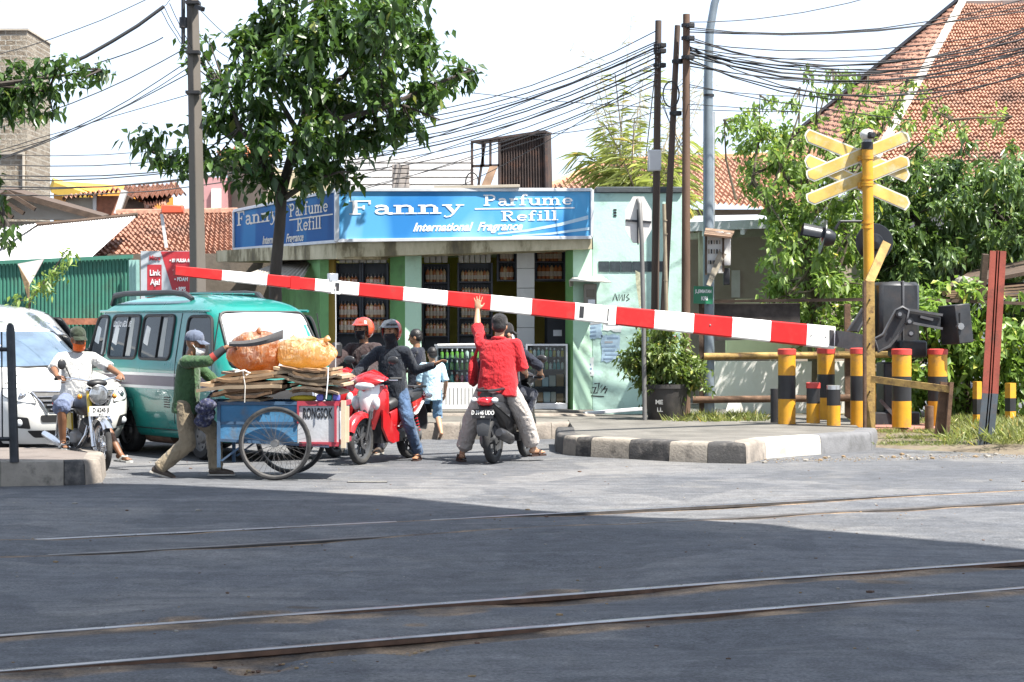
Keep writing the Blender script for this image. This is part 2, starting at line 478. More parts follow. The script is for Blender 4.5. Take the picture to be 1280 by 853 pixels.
def asphalt():
    m, nt, b = nodes_of('dusty asphalt')
    v = coord(nt)
    big = noise_n(nt, v, .35, 5, .6, .6)
    col = ramp(nt, big, [(.3, (.088, .092, .103)), (.48, (.125, .127, .133)), (.58, (.145, .143, .143)), (.7, (.19, .182, .17))])
    # long streaks along the road
    mp = nt.nodes.new('ShaderNodeMapping'); mp.inputs['Rotation'].default_value = (0, 0, R(-14)); mp.inputs['Scale'].default_value = (.35, 2.4, 1)
    tc = nt.nodes.new('ShaderNodeTexCoord'); nt.links.new(tc.outputs['Object'], mp.inputs['Vector'])
    st = noise_n(nt, mp.outputs['Vector'], 1.4, 6, .62, .4)
    col = mixc(nt, ramp(nt, st, [(.44, (0,)*3), (.64, (.6,)*3)]), col, (.07, .073, .082))
    # older / newer asphalt patches
    vo = nt.nodes.new('ShaderNodeTexVoronoi'); vo.inputs['Scale'].default_value = .22; vo.inputs['Randomness'].default_value = .9
    nt.links.new(v, vo.inputs['Vector'])
    bw = nt.nodes.new('ShaderNodeRGBToBW'); nt.links.new(vo.outputs['Color'], bw.inputs[0])
    col = mixc(nt, ramp(nt, bw.outputs[0], [(.55, (0,)*3), (.56, (.28,)*3)]), col, (.085, .087, .09))
    pt = noise_n(nt, v, .55, 3, .45, .8)
    col = mixc(nt, ramp(nt, pt, [(.5, (0,)*3), (.535, (.5,)*3)]), col, (.062, .066, .076))
    pt2 = noise_n(nt, v, 1.3, 6, .6, .5)
    col = mixc(nt, ramp(nt, pt2, [(.56, (0,)*3), (.72, (.4,)*3)]), col, (.2, .19, .175))
    # cracks
    cr = nt.nodes.new('ShaderNodeTexVoronoi'); cr.feature = 'DISTANCE_TO_EDGE'; cr.inputs['Scale'].default_value = .9
    wv = nt.nodes.new('ShaderNodeVectorMath'); wv.operation = 'ADD'
    nn = nt.nodes.new('ShaderNodeTexNoise'); nn.inputs['Scale'].default_value = 2.5; nn.inputs['Detail'].default_value = 5; nt.links.new(v, nn.inputs['Vector'])
    nt.links.new(v, wv.inputs[0]); nt.links.new(nn.outputs['Color'], wv.inputs[1]); nt.links.new(wv.outputs[0], cr.inputs['Vector'])
    ck = ramp(nt, cr.outputs['Distance'], [(.0, (1,)*3), (.012, (0,)*3)])
    gate = ramp(nt, noise_n(nt, v, .5, 3), [(.56, (0,)*3), (.66, (.75,)*3)])
    ckm = mixc(nt, 1., ck, gate, 'MULTIPLY')
    col = mixc(nt, ckm, col, (.03, .03, .03))
    # earth brought out along the rails
    sx = nt.nodes.new('ShaderNodeVectorMath'); sx.operation = 'DOT_PRODUCT'; nt.links.new(v, sx.inputs[0]); sx.inputs[1].default_value = TN
    tot = None
    for rr, off, wd in ((RAILS[0], -.12, .34), (RAILS[1], -.12, .3), (RAILS[2], -.05, .09), (RAILS[3], -.05, .09)):
        s1 = nt.nodes.new('ShaderNodeMath'); s1.operation = 'SUBTRACT'; nt.links.new(sx.outputs['Value'], s1.inputs[0]); s1.inputs[1].default_value = rr + off
        a1 = nt.nodes.new('ShaderNodeMath'); a1.operation = 'ABSOLUTE'; nt.links.new(s1.outputs[0], a1.inputs[0])
        mr = nt.nodes.new('ShaderNodeMapRange'); mr.inputs[1].default_value = wd; mr.inputs[2].default_value = 0; nt.links.new(a1.outputs[0], mr.inputs[0])
        if tot is None: tot = mr.outputs[0]
        else:
            ad = nt.nodes.new('ShaderNodeMath'); ad.operation = 'MAXIMUM'; nt.links.new(tot, ad.inputs[0]); nt.links.new(mr.outputs[0], ad.inputs[1]); tot = ad.outputs[0]
    dn = noise_n(nt, v, .9, 7, .6)
    mu = nt.nodes.new('ShaderNodeMath'); mu.operation = 'MULTIPLY'; nt.links.new(tot, mu.inputs[0]); nt.links.new(dn, mu.inputs[1])
    dm = ramp(nt, mu.outputs[0], [(.24, (0,)*3), (.4, (.9,)*3)])
    dcol = ramp(nt, noise_n(nt, v, 2.2, 5), [(.4, (.07, .05, .035)), (.5, (.17, .115, .07)), (.62, (.3, .2, .115))])
    col = mixc(nt, dm, col, dcol)
    for (qx, qy, qr) in ((322, 831, .2), (350, 775, .34), (230, 783, .3), (560, 764, .3), (520, 782, .1), (380, 759, .12), (505, 806, .13), (700, 740, .3), (1100, 728, .22)):
        dn_ = nt.nodes.new('ShaderNodeVectorMath'); dn_.operation = 'DISTANCE'; nt.links.new(v, dn_.inputs[0]); dn_.inputs[1].default_value = gd(qx, qy)
        m1 = nt.nodes.new('ShaderNodeMapRange'); m1.inputs[1].default_value = qr * 1.5; m1.inputs[2].default_value = 0; nt.links.new(dn_.outputs['Value'], m1.inputs[0])
        m2 = nt.nodes.new('ShaderNodeMath'); m2.operation = 'MULTIPLY'; nt.links.new(m1.outputs[0], m2.inputs[0]); nt.links.new(noise_n(nt, v, 3.5, 6, .65), m2.inputs[1])
        col = mixc(nt, ramp(nt, m2.outputs[0], [(.2, (0,)*3), (.3, (.8,)*3)]), col, dcol)
    # fine stones
    fine = noise_n(nt, v, 55, 3, .7)
    col = mixc(nt, .55, col, ramp(nt, fine, [(.35, (.2,)*3), (.65, (.8,)*3)]), 'OVERLAY')
    col = mixc(nt, .5, col, ramp(nt, noise_n(nt, v, 5, 8, .75), [(.36, (.28,)*3), (.64, (.74,)*3)]), 'OVERLAY')
    spk = ramp(nt, noise_n(nt, v, 24, 2), [(.7, (0,)*3), (.76, (.5,)*3)])
    col = mixc(nt, spk, col, (.3, .29, .27))
    nt.links.new(col, b.inputs['Base Color'])
    b.inputs['Roughness'].default_value = .82; b.inputs['Specular IOR Level'].default_value = .35
    bh = nt.nodes.new('ShaderNodeMath'); bh.operation = 'ADD'
    f2 = noise_n(nt, v, 30, 6, .7); nt.links.new(f2, bh.inputs[0])
    f3 = nt.nodes.new('ShaderNodeMath'); f3.operation = 'MULTIPLY'; f3.inputs[1].default_value = 3; nt.links.new(st, f3.inputs[0]); nt.links.new(f3.outputs[0], bh.inputs[1])
    bump_n(nt, b, bh.outputs[0], .8, .02)
    return m
HOLES = [(*gd(318, 834).xy, .22, .055), (*gd(345, 826).xy, .12, .05), (*gd(520, 812).xy, .16, .03), (*gd(60, 848).xy, .3, .02), (*gd(900, 800).xy, .5, .03), (*gd(700, 705).xy, .6, .03), (*gd(380, 752).xy, .5, .025)]
def road_h(x, y):
    """gentle hollows and heaved patches"""
    if y > 60 or y < 2 or abs(x) > 30: return 0.
    h = .05 * noise.noise((x * .35, y * .35, 0)) + .022 * noise.noise((x * .9, y * 1.1, 4)) + .008 * noise.noise((x * 2.6, y * 2.6, 8))
    fade = max(0., min(1., (19.6 - y) / 2.0))
    h *= fade
    for (hx, hy, hr, hd) in HOLES:
        q = ((x - hx) / hr) ** 2 + ((y - hy) / (hr * .8)) ** 2
        if q < 4: h -= hd * math.exp(-q * 1.6) * (1 + .5 * noise.noise((x * 7, y * 7, 2)))
    s = x * TN.x + y * TN.y; t = x * TD.x + y * TD.y
    for k, rr in enumerate(RAILS[:4]):
        d = s - rr
        if -.32 < d < .09:                        # worn channel on the near side of each rail
            dep = (.026 if k < 2 else .006) * (.3 + 1.7 * noise.noise((t * .55, k * 3.1, 1)))
            if k == 1: dep += .03 * math.exp(-((t - 3.55) / .5) ** 2)
            prof = max(0., 1 - abs((d + .11) / .2))
            h -= max(0, dep) * min(1, prof * 1.6)
        elif .09 <= d < .6: h += (.012 if k < 2 else .004) * (1 - (d - .09) / .51)
    return h
m_road = asphalt()
xs = sorted(set([-900, -300, -100, -40, -20, -12] + [round(-8 + i * .07, 3) for i in range(230)] + [12, 20, 40, 100, 300, 900]))
ys = sorted(set([-300, -60, -15, 0, 4, 6] + [round(7.5 + i * .07, 3) for i in range(190)] + [22 + i for i in range(0, 20, 2)] + [50, 80, 140, 300, 900, 1500]))
vs = [(x, y, road_h(x, y)) for y in ys for x in xs]; nx = len(xs)
fs = [(j * nx + i, j * nx + i + 1, (j + 1) * nx + i + 1, (j + 1) * nx + i) for j in range(len(ys) - 1) for i in range(nx - 1)]
mb = MB(); mb.add(vs, fs, m_road); ground = mb.build('road', ang=80); setp(ground, 'worn dusty asphalt road with railway rails crossing it', kind='structure')

# ---- rails
m_steel = mat('polished rail steel', (.30, .29, .29), .3, 1., .3, 3)
m_steel2 = mat('dull shaded rail steel', (.11, .10, .095), .45, .7, .4, 3)  # dull dirty steel, also darkened for the far rail's shade
m_dkr = mat('dark rail side', (.05, .045, .042), .85, 0, .4, 9)
m_rust = mat('rail rust', (.10, .055, .035), .85, .1, .4, 9, .4, 50)
def rail_track(label, s_list, zt):
    t = thing('railway_track', label, 'railway track', TD * 0)
    for s in s_list:
        P = lambda u, z: TN * s + TD * u + Vector((0, 0, z))
        mb = MB()
        us = [-30 + i * 1.5 for i in range(60)]
        prof = [(-.034, -.004), (-.030, 0), (.030, 0), (.034, -.004)]
        rings = [[TN * (s + a) + TD * u + Vector((0, 0, zt + b + (.012 if zt < .01 else .006) * noise.noise((u * .5, s, 0)))) for a, b in prof] for u in us]
        mb.loft(rings, m_steel if zt > .01 or s == s_list[0] else m_steel2, closed=False)
        prof = [(.034, -.005), (.033, -.03), (.012, -.04), (.010, -.13), (-.010, -.13), (-.012, -.04), (-.033, -.03), (-.034, -.005)]
        rings = [[TN * (s + a) + TD * u + Vector((0, 0, zt + b)) for a, b in prof] for u in us]
        mb.loft(rings, m_rust if zt > .01 else m_dkr, closed=False)
        mb.build('rail', t, ang=50)
    return t
rail_track('nearer railway track, two bare steel rails in the shaded asphalt', RAILS[:2], .011)
rail_track('farther railway track, thin rails half buried in the sunlit asphalt', RAILS[2:], .008)

# ---- unseen deck added overhead, its edge drawn to shade the foreground
m_conc = mat('weathered concrete', (.33, .32, .30), .85, 0, .2, 1.5, .4, 30, (.12, .11, .1), .4)
H = 12.5
def up_sun(p): return Vector((p.x, p.y, 0)) + sdir * (H / sdir.z)
edge = [gd(-700, 560), gd(-300, 585), gd(0, 605), gd(250, 608.5), gd(500, 621), gd(640, 634), gd(850, 648), gd(1000, 661), gd(1280, 683), gd(1800, 740), gd(2600, 850)]
top = [up_sun(p) for p in edge]
back = Vector((-.54, -.84, 0)) * 11.5
mb = MB()
rg1 = [[p + Vector((0, 0, 0)), p + Vector((0, 0, .9)), p + back + Vector((0, 0, .9)), p + back] for p in top]
mb.loft(rg1, m_conc)
for px in (2.2,):
    pass
caster = thing('shadecaster', 'unseen concrete overpass above the crossing', 'shadecaster')
mb.build('deck', caster)
for k in (0, len(top) - 1):
    c = top[k] + back * .5; mb = MB(); mb.tube([(c.x, c.y, 0), (c.x, c.y, H - .004)], .7, m_conc, 16); mb.build('pillar', caster)

# ================================================================== kerbs, pavements, verge
m_pave = mat('dusty concrete paving', (.125, .117, .103), .9, 0, .3, 2.2, .6, 40, (.085, .08, .07), .7, 1.6)
m_kw = mat('worn white kerb paint', (.27, .24, .20), .85, 0, .25, 5, .6, 40, (.10, .088, .075), .95, 5)  # worn and dirty, also darkened for the island's unlit left face
m_kw_sun = mat('sunlit white kerb paint', (.46, .44, .39), .8, 0, .15, 4, .5, 40, (.26, .23, .2), .8, 5)  # same white, brightened for the block that faces the sun
m_kb = mat('worn black kerb paint', (.045, .043, .042), .85, 0, .35, 5, .6, 40, (.16, .145, .13), .85, 6)
m_kg = mat('grey kerb stone', (.13, .13, .135), .85, 0, .2, 4, .5, 40, (.07, .07, .07), .6, 5)
m_kbk = mat('bare kerb stone', (.22, .19, .16), .9, 0, .3, 4, .8, 30, (.1, .09, .08), .6, 6)
def kerb_ring(mb, pts, h, inset, mats, lens=None):
    """kerb stones along a polyline: outer foot, sloping face, top; inset to the left"""
    n = len(pts)
    for i in range(n - 1):
        a, b = Vector(pts[i]), Vector(pts[i + 1])
        d = (b - a).normalized(); nn = Vector((-d.y, d.x, 0))
        prv = (a - Vector(pts[i - 1])).normalized() if i > 0 else d; nx_ = (Vector(pts[i + 2]) - b).normalized() if i < n - 2 else d
        na = (nn + Vector((-prv.y, prv.x, 0))).normalized(); nb = (nn + Vector((-nx_.y, nx_.x, 0))).normalized()
        m = mats[i % len(mats)]
        g = d * .004
        prof = [(0, -.02), (.015, h * .8), (.035, h * .96), (.06, h), (inset, h + .002), (inset, -.02)]
        ra = [a + g + na * u + Vector((0, 0, z + .008 * noise.noise((a.x * 3, a.y * 3, z * 9)))) for u, z in prof]
        rm = [a.lerp(b, .5) + nn * (u + .006 * noise.noise((a.x, u * 9, z * 9))) + Vector((0, 0, z + .01 * noise.noise((b.x * 5, b.y, z)))) for u, z in prof]
        rb = [b - g + nb * u + Vector((0, 0, z + .008 * noise.noise((b.x * 3, b.y * 3, z * 9)))) for u, z in prof]
        mb.loft([ra, rm, rb], m)
# traffic island right of the middle
V0 = .01
il = gd(696, 566); ic = gd(915, 579.5); ir = gd(1092, 562)
pts = [gd(693, 556), gd(694, 565), gd(703, 568), gd(719, 570.2), gd(738, 571.5), gd(786, 574), gd(836, 577), gd(884, 579), gd(933, 580), gd(958, 573.5), gd(1027, 568), gd(1090, 563), gd(1098, 557)]
mb = MB(); kerb_ring(mb, pts, .24, .26, [m_kb, m_kb, m_kw, m_kb, m_kw, m_kb, m_kw, m_kb, m_kbk, m_kw_sun, m_kg, m_kg])
k = mb.build('kerb_island', ang=50); setp(k, 'black and white painted kerb round the traffic island', kind='structure')
def top_sheet(name, poly, z, m, skirt=.3, label=None):
    mb = MB(); P = [Vector((p[0], p[1], z)) for p in poly]
    mb.slab(P, skirt, m); o = mb.build(name, flat=True); setp(o, label or name, kind='structure'); return o
inner = []
for i, p in enumerate(pts):
    a = Vector(pts[max(0, i - 1)]); b = Vector(pts[min(len(pts) - 1, i + 1)]); d = (b - a).normalized()
    inner.append(Vector(p) + Vector((-d.y, d.x, 0)) * .255)
isl = inner + [gd(1098, 557) + Vector((.2, 4.2, 0)), gd(880, 545) + Vector((0, 1.5, 0)), gd(693, 556) + Vector((.25, 2.3, 0))]
top_sheet('traffic_island', isl, .236, m_pave, .22, 'dusty concrete top of the traffic island')
# verge (bare earth under the gate)
m_earth = mat('dry earth', (.15, .12, .085), .95, 0, .4, 3, .9, 30, (.08, .09, .035), .8, 3)
fr_ = [gd(1094, 556), gd(1096, 560), gd(1180, 565), gd(1290, 570), gd(1450, 579), gd(1700, 590)]
mb = MB(); rows = []
for k, (dy, z) in enumerate(((0, -.02), (.25, .03), (.7, .09), (1.3, .14), (2.6, .15), (9, .16))):
    rows.append([Vector((p.x + (0 if i else -.1 * k), p.y + dy + (.12 * noise.noise((p.x * 2, k, 0)) if k < 4 else 0), z + .02 * noise.noise((p.x * 1.7, dy * 2, 3)))) for i, p in enumerate([fr_[0]] + [fr_[a].lerp(fr_[a + 1], t) for a in range(1, 5) for t in (0, .2, .4, .6, .8)] + [fr_[5]])])
mb.loft(rows, m_earth, False, False); o = mb.build('verge', ang=80); setp(o, 'strip of dry earth and weeds beside the crossing', kind='structure')
top_sheet('verge_back', [gd(905, 532), gd(1094, 556) + Vector((0, .1, 0)), Vector((6, 36, 0)), Vector((3.7, 31.2, 0)), Vector((2.2, 31.2, 0))], .145, m_earth, .14, 'bare earth behind the traffic island')
# loose gravel lip along verge edge
mb = MB(); rg = random.Random(5)
m_stone = mat('pale gravel', (.24, .22, .19), .9, 0, .4, 20)
m_litter = mat('dry leaf litter', (.22, .15, .08), .9, 0, .4, 20)
for i in range(700):
    t = rg.random(); a = gd(950, 577).lerp(gd(1300, 570), t); p = a + Vector((rg.gauss(0, .05), rg.gauss(0, .22) + .1, 0))
    r = rg.uniform(.005, .014) if rg.random() < .97 else .035
    z = .0
    mb.ell((p.x, p.y, z + r * .3), (r, r * rg.uniform(.6, 1.2), r * .5), m_stone if rg.random() < .7 else m_litter, 5, 3, Matrix.Rotation(rg.random() * 6, 4, 'Z'))
o = mb.build('gravel'); setp(o, 'loose stones and dry litter along the verge', kind='stuff')
# left pavement end in front of the white car
pts = [gd(-700, 618), gd(-260, 614), gd(-110, 611), gd(0, 608.5), gd(80, 607), gd(107, 606.5), gd(128, 603), gd(133, 594), gd(118, 588), gd(60, 586)]
mb = MB(); kerb_ring(mb, pts, .25, .2, [m_kw, m_kb, m_kw, m_kw, m_kb, m_kbk, m_kbk, m_kbk, m_kb])
o = mb.build('kerb'); setp(o, 'worn black and white kerb at the pavement corner', kind='structure')
inn = []
for i, p in enumerate(pts[:8]):
    a = Vector(pts[max(0, i - 1)]); b = Vector(pts[min(len(pts) - 1, i + 1)]); d = (b - a).normalized(); inn.append(Vector(p) + Vector((-d.y, d.x, 0)) * .19)
top_sheet('pavement', inn + [gd(60, 586) + Vector((0, -.05, 0)), gd(-700, 592)], .246, mat('reddish pavement', (.15, .125, .11), .9, 0, .3, 3, .5, 40, (.1, .09, .08), .7, 3), .2, 'reddish paved corner behind the kerb')
# shop pavement with rough stone kerb
pts = [gd(-900, 540), gd(200, 548), gd(420, 549), gd(505, 549.5), gd(575, 549.5), gd(625, 549.5), gd(690, 549), gd(760, 547.5), gd(800, 547), gd(850, 545), gd(905, 540)]
mb = MB(); kerb_ring(mb, pts, .23, .35, [m_kbk, m_kbk, m_kbk, m_kbk, m_pave, m_kbk, m_kbk, m_pave, m_kbk, m_kbk])
o = mb.build('kerb', ang=45); setp(o, 'rough stone kerb in front of the corner shop', kind='structure')
inn = [Vector(p) + Vector((0, .34, 0)) for p in pts]
top_sheet('pavement', inn + [Vector((5, 38, 0)), Vector((-40, 44, 0))], .226, m_pave, .2, 'dusty pavement in front of the corner shop')

# grass and weeds on the verge
rgn = np.random.default_rng(11)
P = []; D = []; Ls = []
def tuft(x, y, z, k, h, spread=.05):
    for _ in range(k):
        P.append((x + rgn.normal(0, spread), y + rgn.normal(0, spread), z)); D.append((rgn.normal(0, .42), rgn.normal(0, .42), 1.0)); Ls.append(h * (.5 + rgn.random()))
for _ in range(2600):
    px = rgn.uniform(740, 1340); Y = rgn.uniform(25.3, 31)
    X = (px - 640) * Y / F_PX
    if px < 1100 and Y < 27.4 + (1090 - px) * .004: continue
    if noise.noise((X * .9, Y * .9, 0)) < -.12: continue
    tuft(X, Y, .1 if Y < 27 else .15, 14, .12 if px < 1180 else .19)
for _ in range(120):
    px = rgn.uniform(838, 950); Y = rgn.uniform(29, 30.2)
    tuft((px - 640) * Y / F_PX, Y, .15, 12, .32, .09)
for _ in range(160):
    px = rgn.uniform(1190, 1330); Y = rgn.uniform(25.5, 30)
    tuft((px - 640) * Y / F_PX, Y, .13, 10, .3, .08)
v, f = leaf_arrays(np.array(P), np.array(D), np.array(Ls), .055, .45, 4)
o = tri_object('grass', v, f, leafmat('dry grass', (.10, .135, .035), (.24, .25, .10), .35)); setp(o, 'dry weeds and grass on the verge', kind='stuff')

# leaf scraps and grit blown about the road
mb = MB(); rg = random.Random(12)
for i in range(260):
    y = rg.uniform(9.3, 24); x = rg.uniform(-.29, .29) * y; r = rg.uniform(.005, .014) if rg.random() < .9 else rg.uniform(.015, .028)
    mb.ell((x, y, road_h(x, y) + r * .2), (r, r * rg.uniform(.5, 1.4), r * .35), rg.choice([m_stone, m_litter, m_rust]), 5, 3, Matrix.Rotation(rg.random() * 6, 4, 'Z'))
for i in range(40):
    hx, hy, hr, hd = HOLES[i % 3]; x, y, r = hx + rg.gauss(0, .1), hy + rg.gauss(0, .06), rg.uniform(.004, .016); mb.ell((x, y, road_h(x, y) + r * .2), (r, r * .8, r * .5), rg.choice([m_kbk, m_litter, m_rust]), 6, 4, Matrix.Rotation(rg.random() * 6, 4, 'Z'))
o = mb.build('litter'); setp(o, 'leaf scraps and grit on the road', kind='stuff')
t = thing('drain_slot', 'short dark drain slot in the sunlit road before the riders', 'drain', gd(459, 603.5)); mb = MB(); mb.box((0, 0, .004), (.42, .05, .01), m_kb); mb.build('slot', t); mb = MB(); mb.box((0, .04, .006), (.4, .02, .012), m_kw_sun); mb.build('rim', t)
# ================================================================== corner shop
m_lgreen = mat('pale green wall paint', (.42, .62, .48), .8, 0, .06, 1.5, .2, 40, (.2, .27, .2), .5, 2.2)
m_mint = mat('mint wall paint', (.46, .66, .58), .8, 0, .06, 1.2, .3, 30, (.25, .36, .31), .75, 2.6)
m_green_shade = mat('shaded green paint', (.16, .36, .13), .7, 0, .1, 2, .2, 40, (.07, .12, .05), .5, 3)  # the green paint in a darker tone for faces out of the sun
m_yel = mat('ochre inner wall', (.45, .32, .08), .8, 0, .15, 2, .1, 40)
m_dark = mat('dark blue black shelf lacquer', (.012, .014, .022), .4, 0, .3, 4)
m_whitew = mat('white wall', (.7, .7, .68), .8, 0, .05, 2, .2, 40, (.4, .38, .33), .4, 2)
m_tilew = mat('white wall tile', (.62, .62, .6), .25, 0, .05, 2)
m_alu = mat('aluminium frame', (.55, .56, .57), .35, .8, .1, 6)
m_blk = mat('black metal', (.02, .02, .022), .5, .2, .3, 8)
m_frame = mat('pale sign frame', (.55, .57, .6), .5, .3, .1, 6)
def ledge_mat():
    m, nt, b = nodes_of('stained ledge concrete')
    v = coord(nt, (1, 1, .35)); f = noise_n(nt, v, 2.6, 7, .65)
    col = ramp(nt, f, [(.3, (.62, .56, .4)), (.48, (.45, .4, .27)), (.56, (.2, .17, .1)), (.7, (.08, .07, .05))])
    nt.links.new(col, b.inputs['Base Color']); b.inputs['Roughness'].default_value = .9
    bump_n(nt, b, noise_n(nt, v, 30, 5), .5, .01); return m
m_ledge = ledge_mat()
def sign_mat(name, c1, c2, c3):
    m, nt, b = nodes_of(name)
    mp = nt.nodes.new('ShaderNodeMapping'); mp.inputs['Rotation'].default_value = (0, R(35), 0); mp.inputs['Scale'].default_value = (1, 1, .35)
    tc = nt.nodes.new('ShaderNodeTexCoord'); nt.links.new(tc.outputs['Object'], mp.inputs['Vector'])
    f = noise_n(nt, mp.outputs['Vector'], 1.2, 2, .4)
    col = ramp(nt, f, [(.36, c1), (.45, c2), (.54, c2), (.62, c3)])
    wv = nt.nodes.new('ShaderNodeTexWave'); wv.wave_type = 'BANDS'; wv.inputs['Scale'].default_value = 22; wv.bands_direction = 'X'
    nt.links.new(tc.outputs['Object'], wv.inputs['Vector'])
    col = mixc(nt, .1, col, wv.outputs['Color'], 'OVERLAY')
    nt.links.new(col, b.inputs['Base Color']); b.inputs['Roughness'].default_value = .6; b.inputs['Specular IOR Level'].default_value = .15
    return m
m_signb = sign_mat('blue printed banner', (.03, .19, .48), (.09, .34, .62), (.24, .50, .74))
m_sign_shade = sign_mat('shaded blue banner', (.010, .06, .20), (.016, .10, .29), (.035, .18, .40))  # same banner print, darkened for the side face out of the sun
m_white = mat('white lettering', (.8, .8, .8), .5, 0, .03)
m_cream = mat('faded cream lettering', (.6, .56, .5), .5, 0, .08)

SY = 31.6                                            # front wall plane
FZ = .30                                             # shop floor
def X(px, Y): return (px - 640) * Y / F_PX
def Z(py, Y): return CAMZ - (py - HZ) * Y / F_PX
shop = thing('perfume_shop', 'pale green corner shop with an open front and blue signs on its ledge', 'shop', (X(630, SY), SY, 0))
S0 = Vector(shop.location)
def loc(v): return Vector(v) - S0
def lb(mb, x0, x1, y0, y1, z0, z1, m, bev=0.):      # world-extents box into the shop frame
    mb.box(((x0 + x1) / 2 - S0.x, (y0 + y1) / 2 - S0.y, (z0 + z1) / 2), (x1 - x0, y1 - y0, z1 - z0), m, None, bev)
xl, xr = X(400, SY), X(708, SY)
ceil = Z(312, SY)
# floor and step
mb = MB(); lb(mb, X(366, SY), X(742, SY), SY - .35, SY + 4.2, .05, FZ, m_pave, .02); lb(mb, X(505, SY), X(742, SY), SY - .8, SY - .353, .05, .26, m_kbk, .03); mb.build('step', shop)
mb = MB(); lb(mb, X(366, SY), X(360, SY), SY + 4.0, SY + 4.2, FZ, 3.2, m_yel)
lb(mb, X(372, SY) , X(725, SY), SY + 4.0, SY + 4.15, FZ + .002, ceil + .2, m_yel)
lb(mb, X(724, SY), X(728, SY), SY + .32, SY + 3.99, FZ + .002, ceil + .2, m_yel)
mb.build('back_wall', shop)
mb = MB(); lb(mb, X(423, SY), X(735, SY), SY - .1, SY + 4.2, ceil + .002, 3.62, m_whitew); mb.build('ceiling_slab', shop)
# columns
def column(px0, px1, m, y0=SY - .15, d=.45, z1=None):
    mb = MB(); lb(mb, X(px0, SY), X(px1, SY), y0, y0 + d, FZ + .001, (z1 or ceil) - .001, m, .012); return mb.build('column', shop)
def column2(pxa, pxm, pxb):
    mb = MB()
    a = Vector((X(pxa, SY), SY + .12, 0)); c = Vector((X(pxm, SY), SY - .16, 0)); b = Vector((X(pxb, SY), SY - .04, 0)); e = b + (a - c)
    for (p, q, m) in ((a, c, m_green_shade), (c, b, m_lgreen), (b, e, m_lgreen), (e, a, m_green_shade)):  # one green paint: left faces darkened for shade, right faces lightened
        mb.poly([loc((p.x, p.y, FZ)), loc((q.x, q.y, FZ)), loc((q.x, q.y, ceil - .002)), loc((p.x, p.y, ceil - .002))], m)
    return mb.build('column', shop, flat=True)
column2(487, 507, 527); column2(707, 716, 741)
column(403, 418, mat('ochre column paint', (.30, .20, .03), .7, 0, .12, 2), SY + .1, .3)
# tiled pillar inside, with joints
mb = MB(); px0, px1 = X(646, SY + .9), X(668, SY + .9); z = FZ + .01
while z < ceil - .05:
    z1 = min(z + .32, ceil - .004); lb(mb, px0, px1, SY + .75, SY + 1.05, z, z1 - .006, m_tilew, .004); z = z1
lb(mb, px0 + .01, px1 - .01, SY + .76, SY + 1.04, FZ + .002, ceil - .003, m_kg); mb.build('pillar', shop)
# side wall running back to the left (in shade) + its little tin awning
c0 = Vector((X(400, SY), SY - .02, 0)); c1 = Vector((X(352, 35.4), 35.4, 0))
mb = MB(); mb.slab([loc((c1.x, c1.y, .2)), loc((c0.x, c0.y, .2)), loc((c0.x, c0.y, ceil)), loc((c1.x, c1.y, ceil + .15))], .14, m_green_shade); mb.build('side_wall', shop, flat=True)
m_tin = mat('weathered tin', (.36, .33, .29), .6, .3, .15, 3, .2, 30, (.16, .11, .07), .6, 3)
mb = MB(); corr_sheet(mb, loc(at(352, 327, 33.6)), loc(at(392, 324, 32.8)), loc(at(376, 352, 31.2)), loc(at(282, 352, 32.0)), 14, m_tin, .012); mb.build('awning', shop, ang=60)
mb = MB(); mb.slab([loc((c1.x, c1.y + .02, .2)), loc((c1.x, c1.y + .02, 2.9)), loc((c1.x - 3.2, c1.y + .4, 2.9)), loc((c1.x - 3.2, c1.y + .4, .2))], .12, mat('stained plaster', (.16, .13, .10), .9, 0, .3, 2, .4, 20, (.05, .045, .04), .7, 2)); mb.build('rear_wall', shop, flat=True)
# ledge: front run and left run
A0, A1 = at(400, 303, 31.0), at(740, 298, 31.25)
L0 = at(270, 316, 35.0)
mb = MB()
def ledge(a, b, hpx_a, hpx_b, depth, ya, yb):
    a2 = a - Vector((0, 0, hpx_a * ya / F_PX)); b2 = b - Vector((0, 0, hpx_b * yb / F_PX))
    d = (b - a); nb = Vector((-d.y, d.x, 0)).normalized() * depth
    rings = []
    for t in np.linspace(0, 1, 15):
        p = a.lerp(b, t); q = a2.lerp(b2, t); j = .01 * noise.noise((t * 9, 0, 3))
        rings.append([loc(p + Vector((0, 0, j))), loc(q + Vector((0, 0, j * 1.6))), loc(q + nb), loc(p + nb)])
    mb.loft(rings, m_ledge)
ledge(A0 + Vector((.26, 0, -.003)), A1 + Vector((0, 0, -.003)), 19, 13, 1.0, 31, 31.2)
ledge(L0 + Vector((0, 0, .03)), at(421, 303.5, 30.98) + Vector((0, -.02, -.003)), 14, 20, .9, 35, 31)
mb.build('ledge', shop, ang=40)
# mint wall to the right, dark coping, tile band, ventilation slots
mw0, mw1 = X(741, SY), X(852, SY)
mb = MB(); zt = Z(242, SY)
lb(mb, mw0, mw1, SY - .05, SY + 6, .1, zt, m_mint)
mb.build('wall', shop)
mb = MB(); lb(mb, X(744, SY), X(853, SY), SY - .1, SY + 6.05, zt + .002, zt + .1, mat('mossy coping', (.06, .07, .075), .9, 0, .4, 3, .5, 30), .015); mb.build('coping', shop)
mb = MB()
for k in range(8):
    x0 = X(748, SY) + k * .178
    if x0 + .17 < X(836, SY): lb(mb, x0, x0 + .168, SY - .062, SY - .053, Z(340, SY), Z(327, SY), mat('dark glazed tile', (.035, .045, .05), .25, 0, .3, 12))
mb.build('tile_band', shop)
mb = MB()
for k in range(3): lb(mb, X(766.5, SY), X(770.5, SY), SY - .058, SY - .053, Z(271 - k * 3.6, SY), Z(269 - k * 3.6, SY), m_blk)
mb.build('vent', shop)
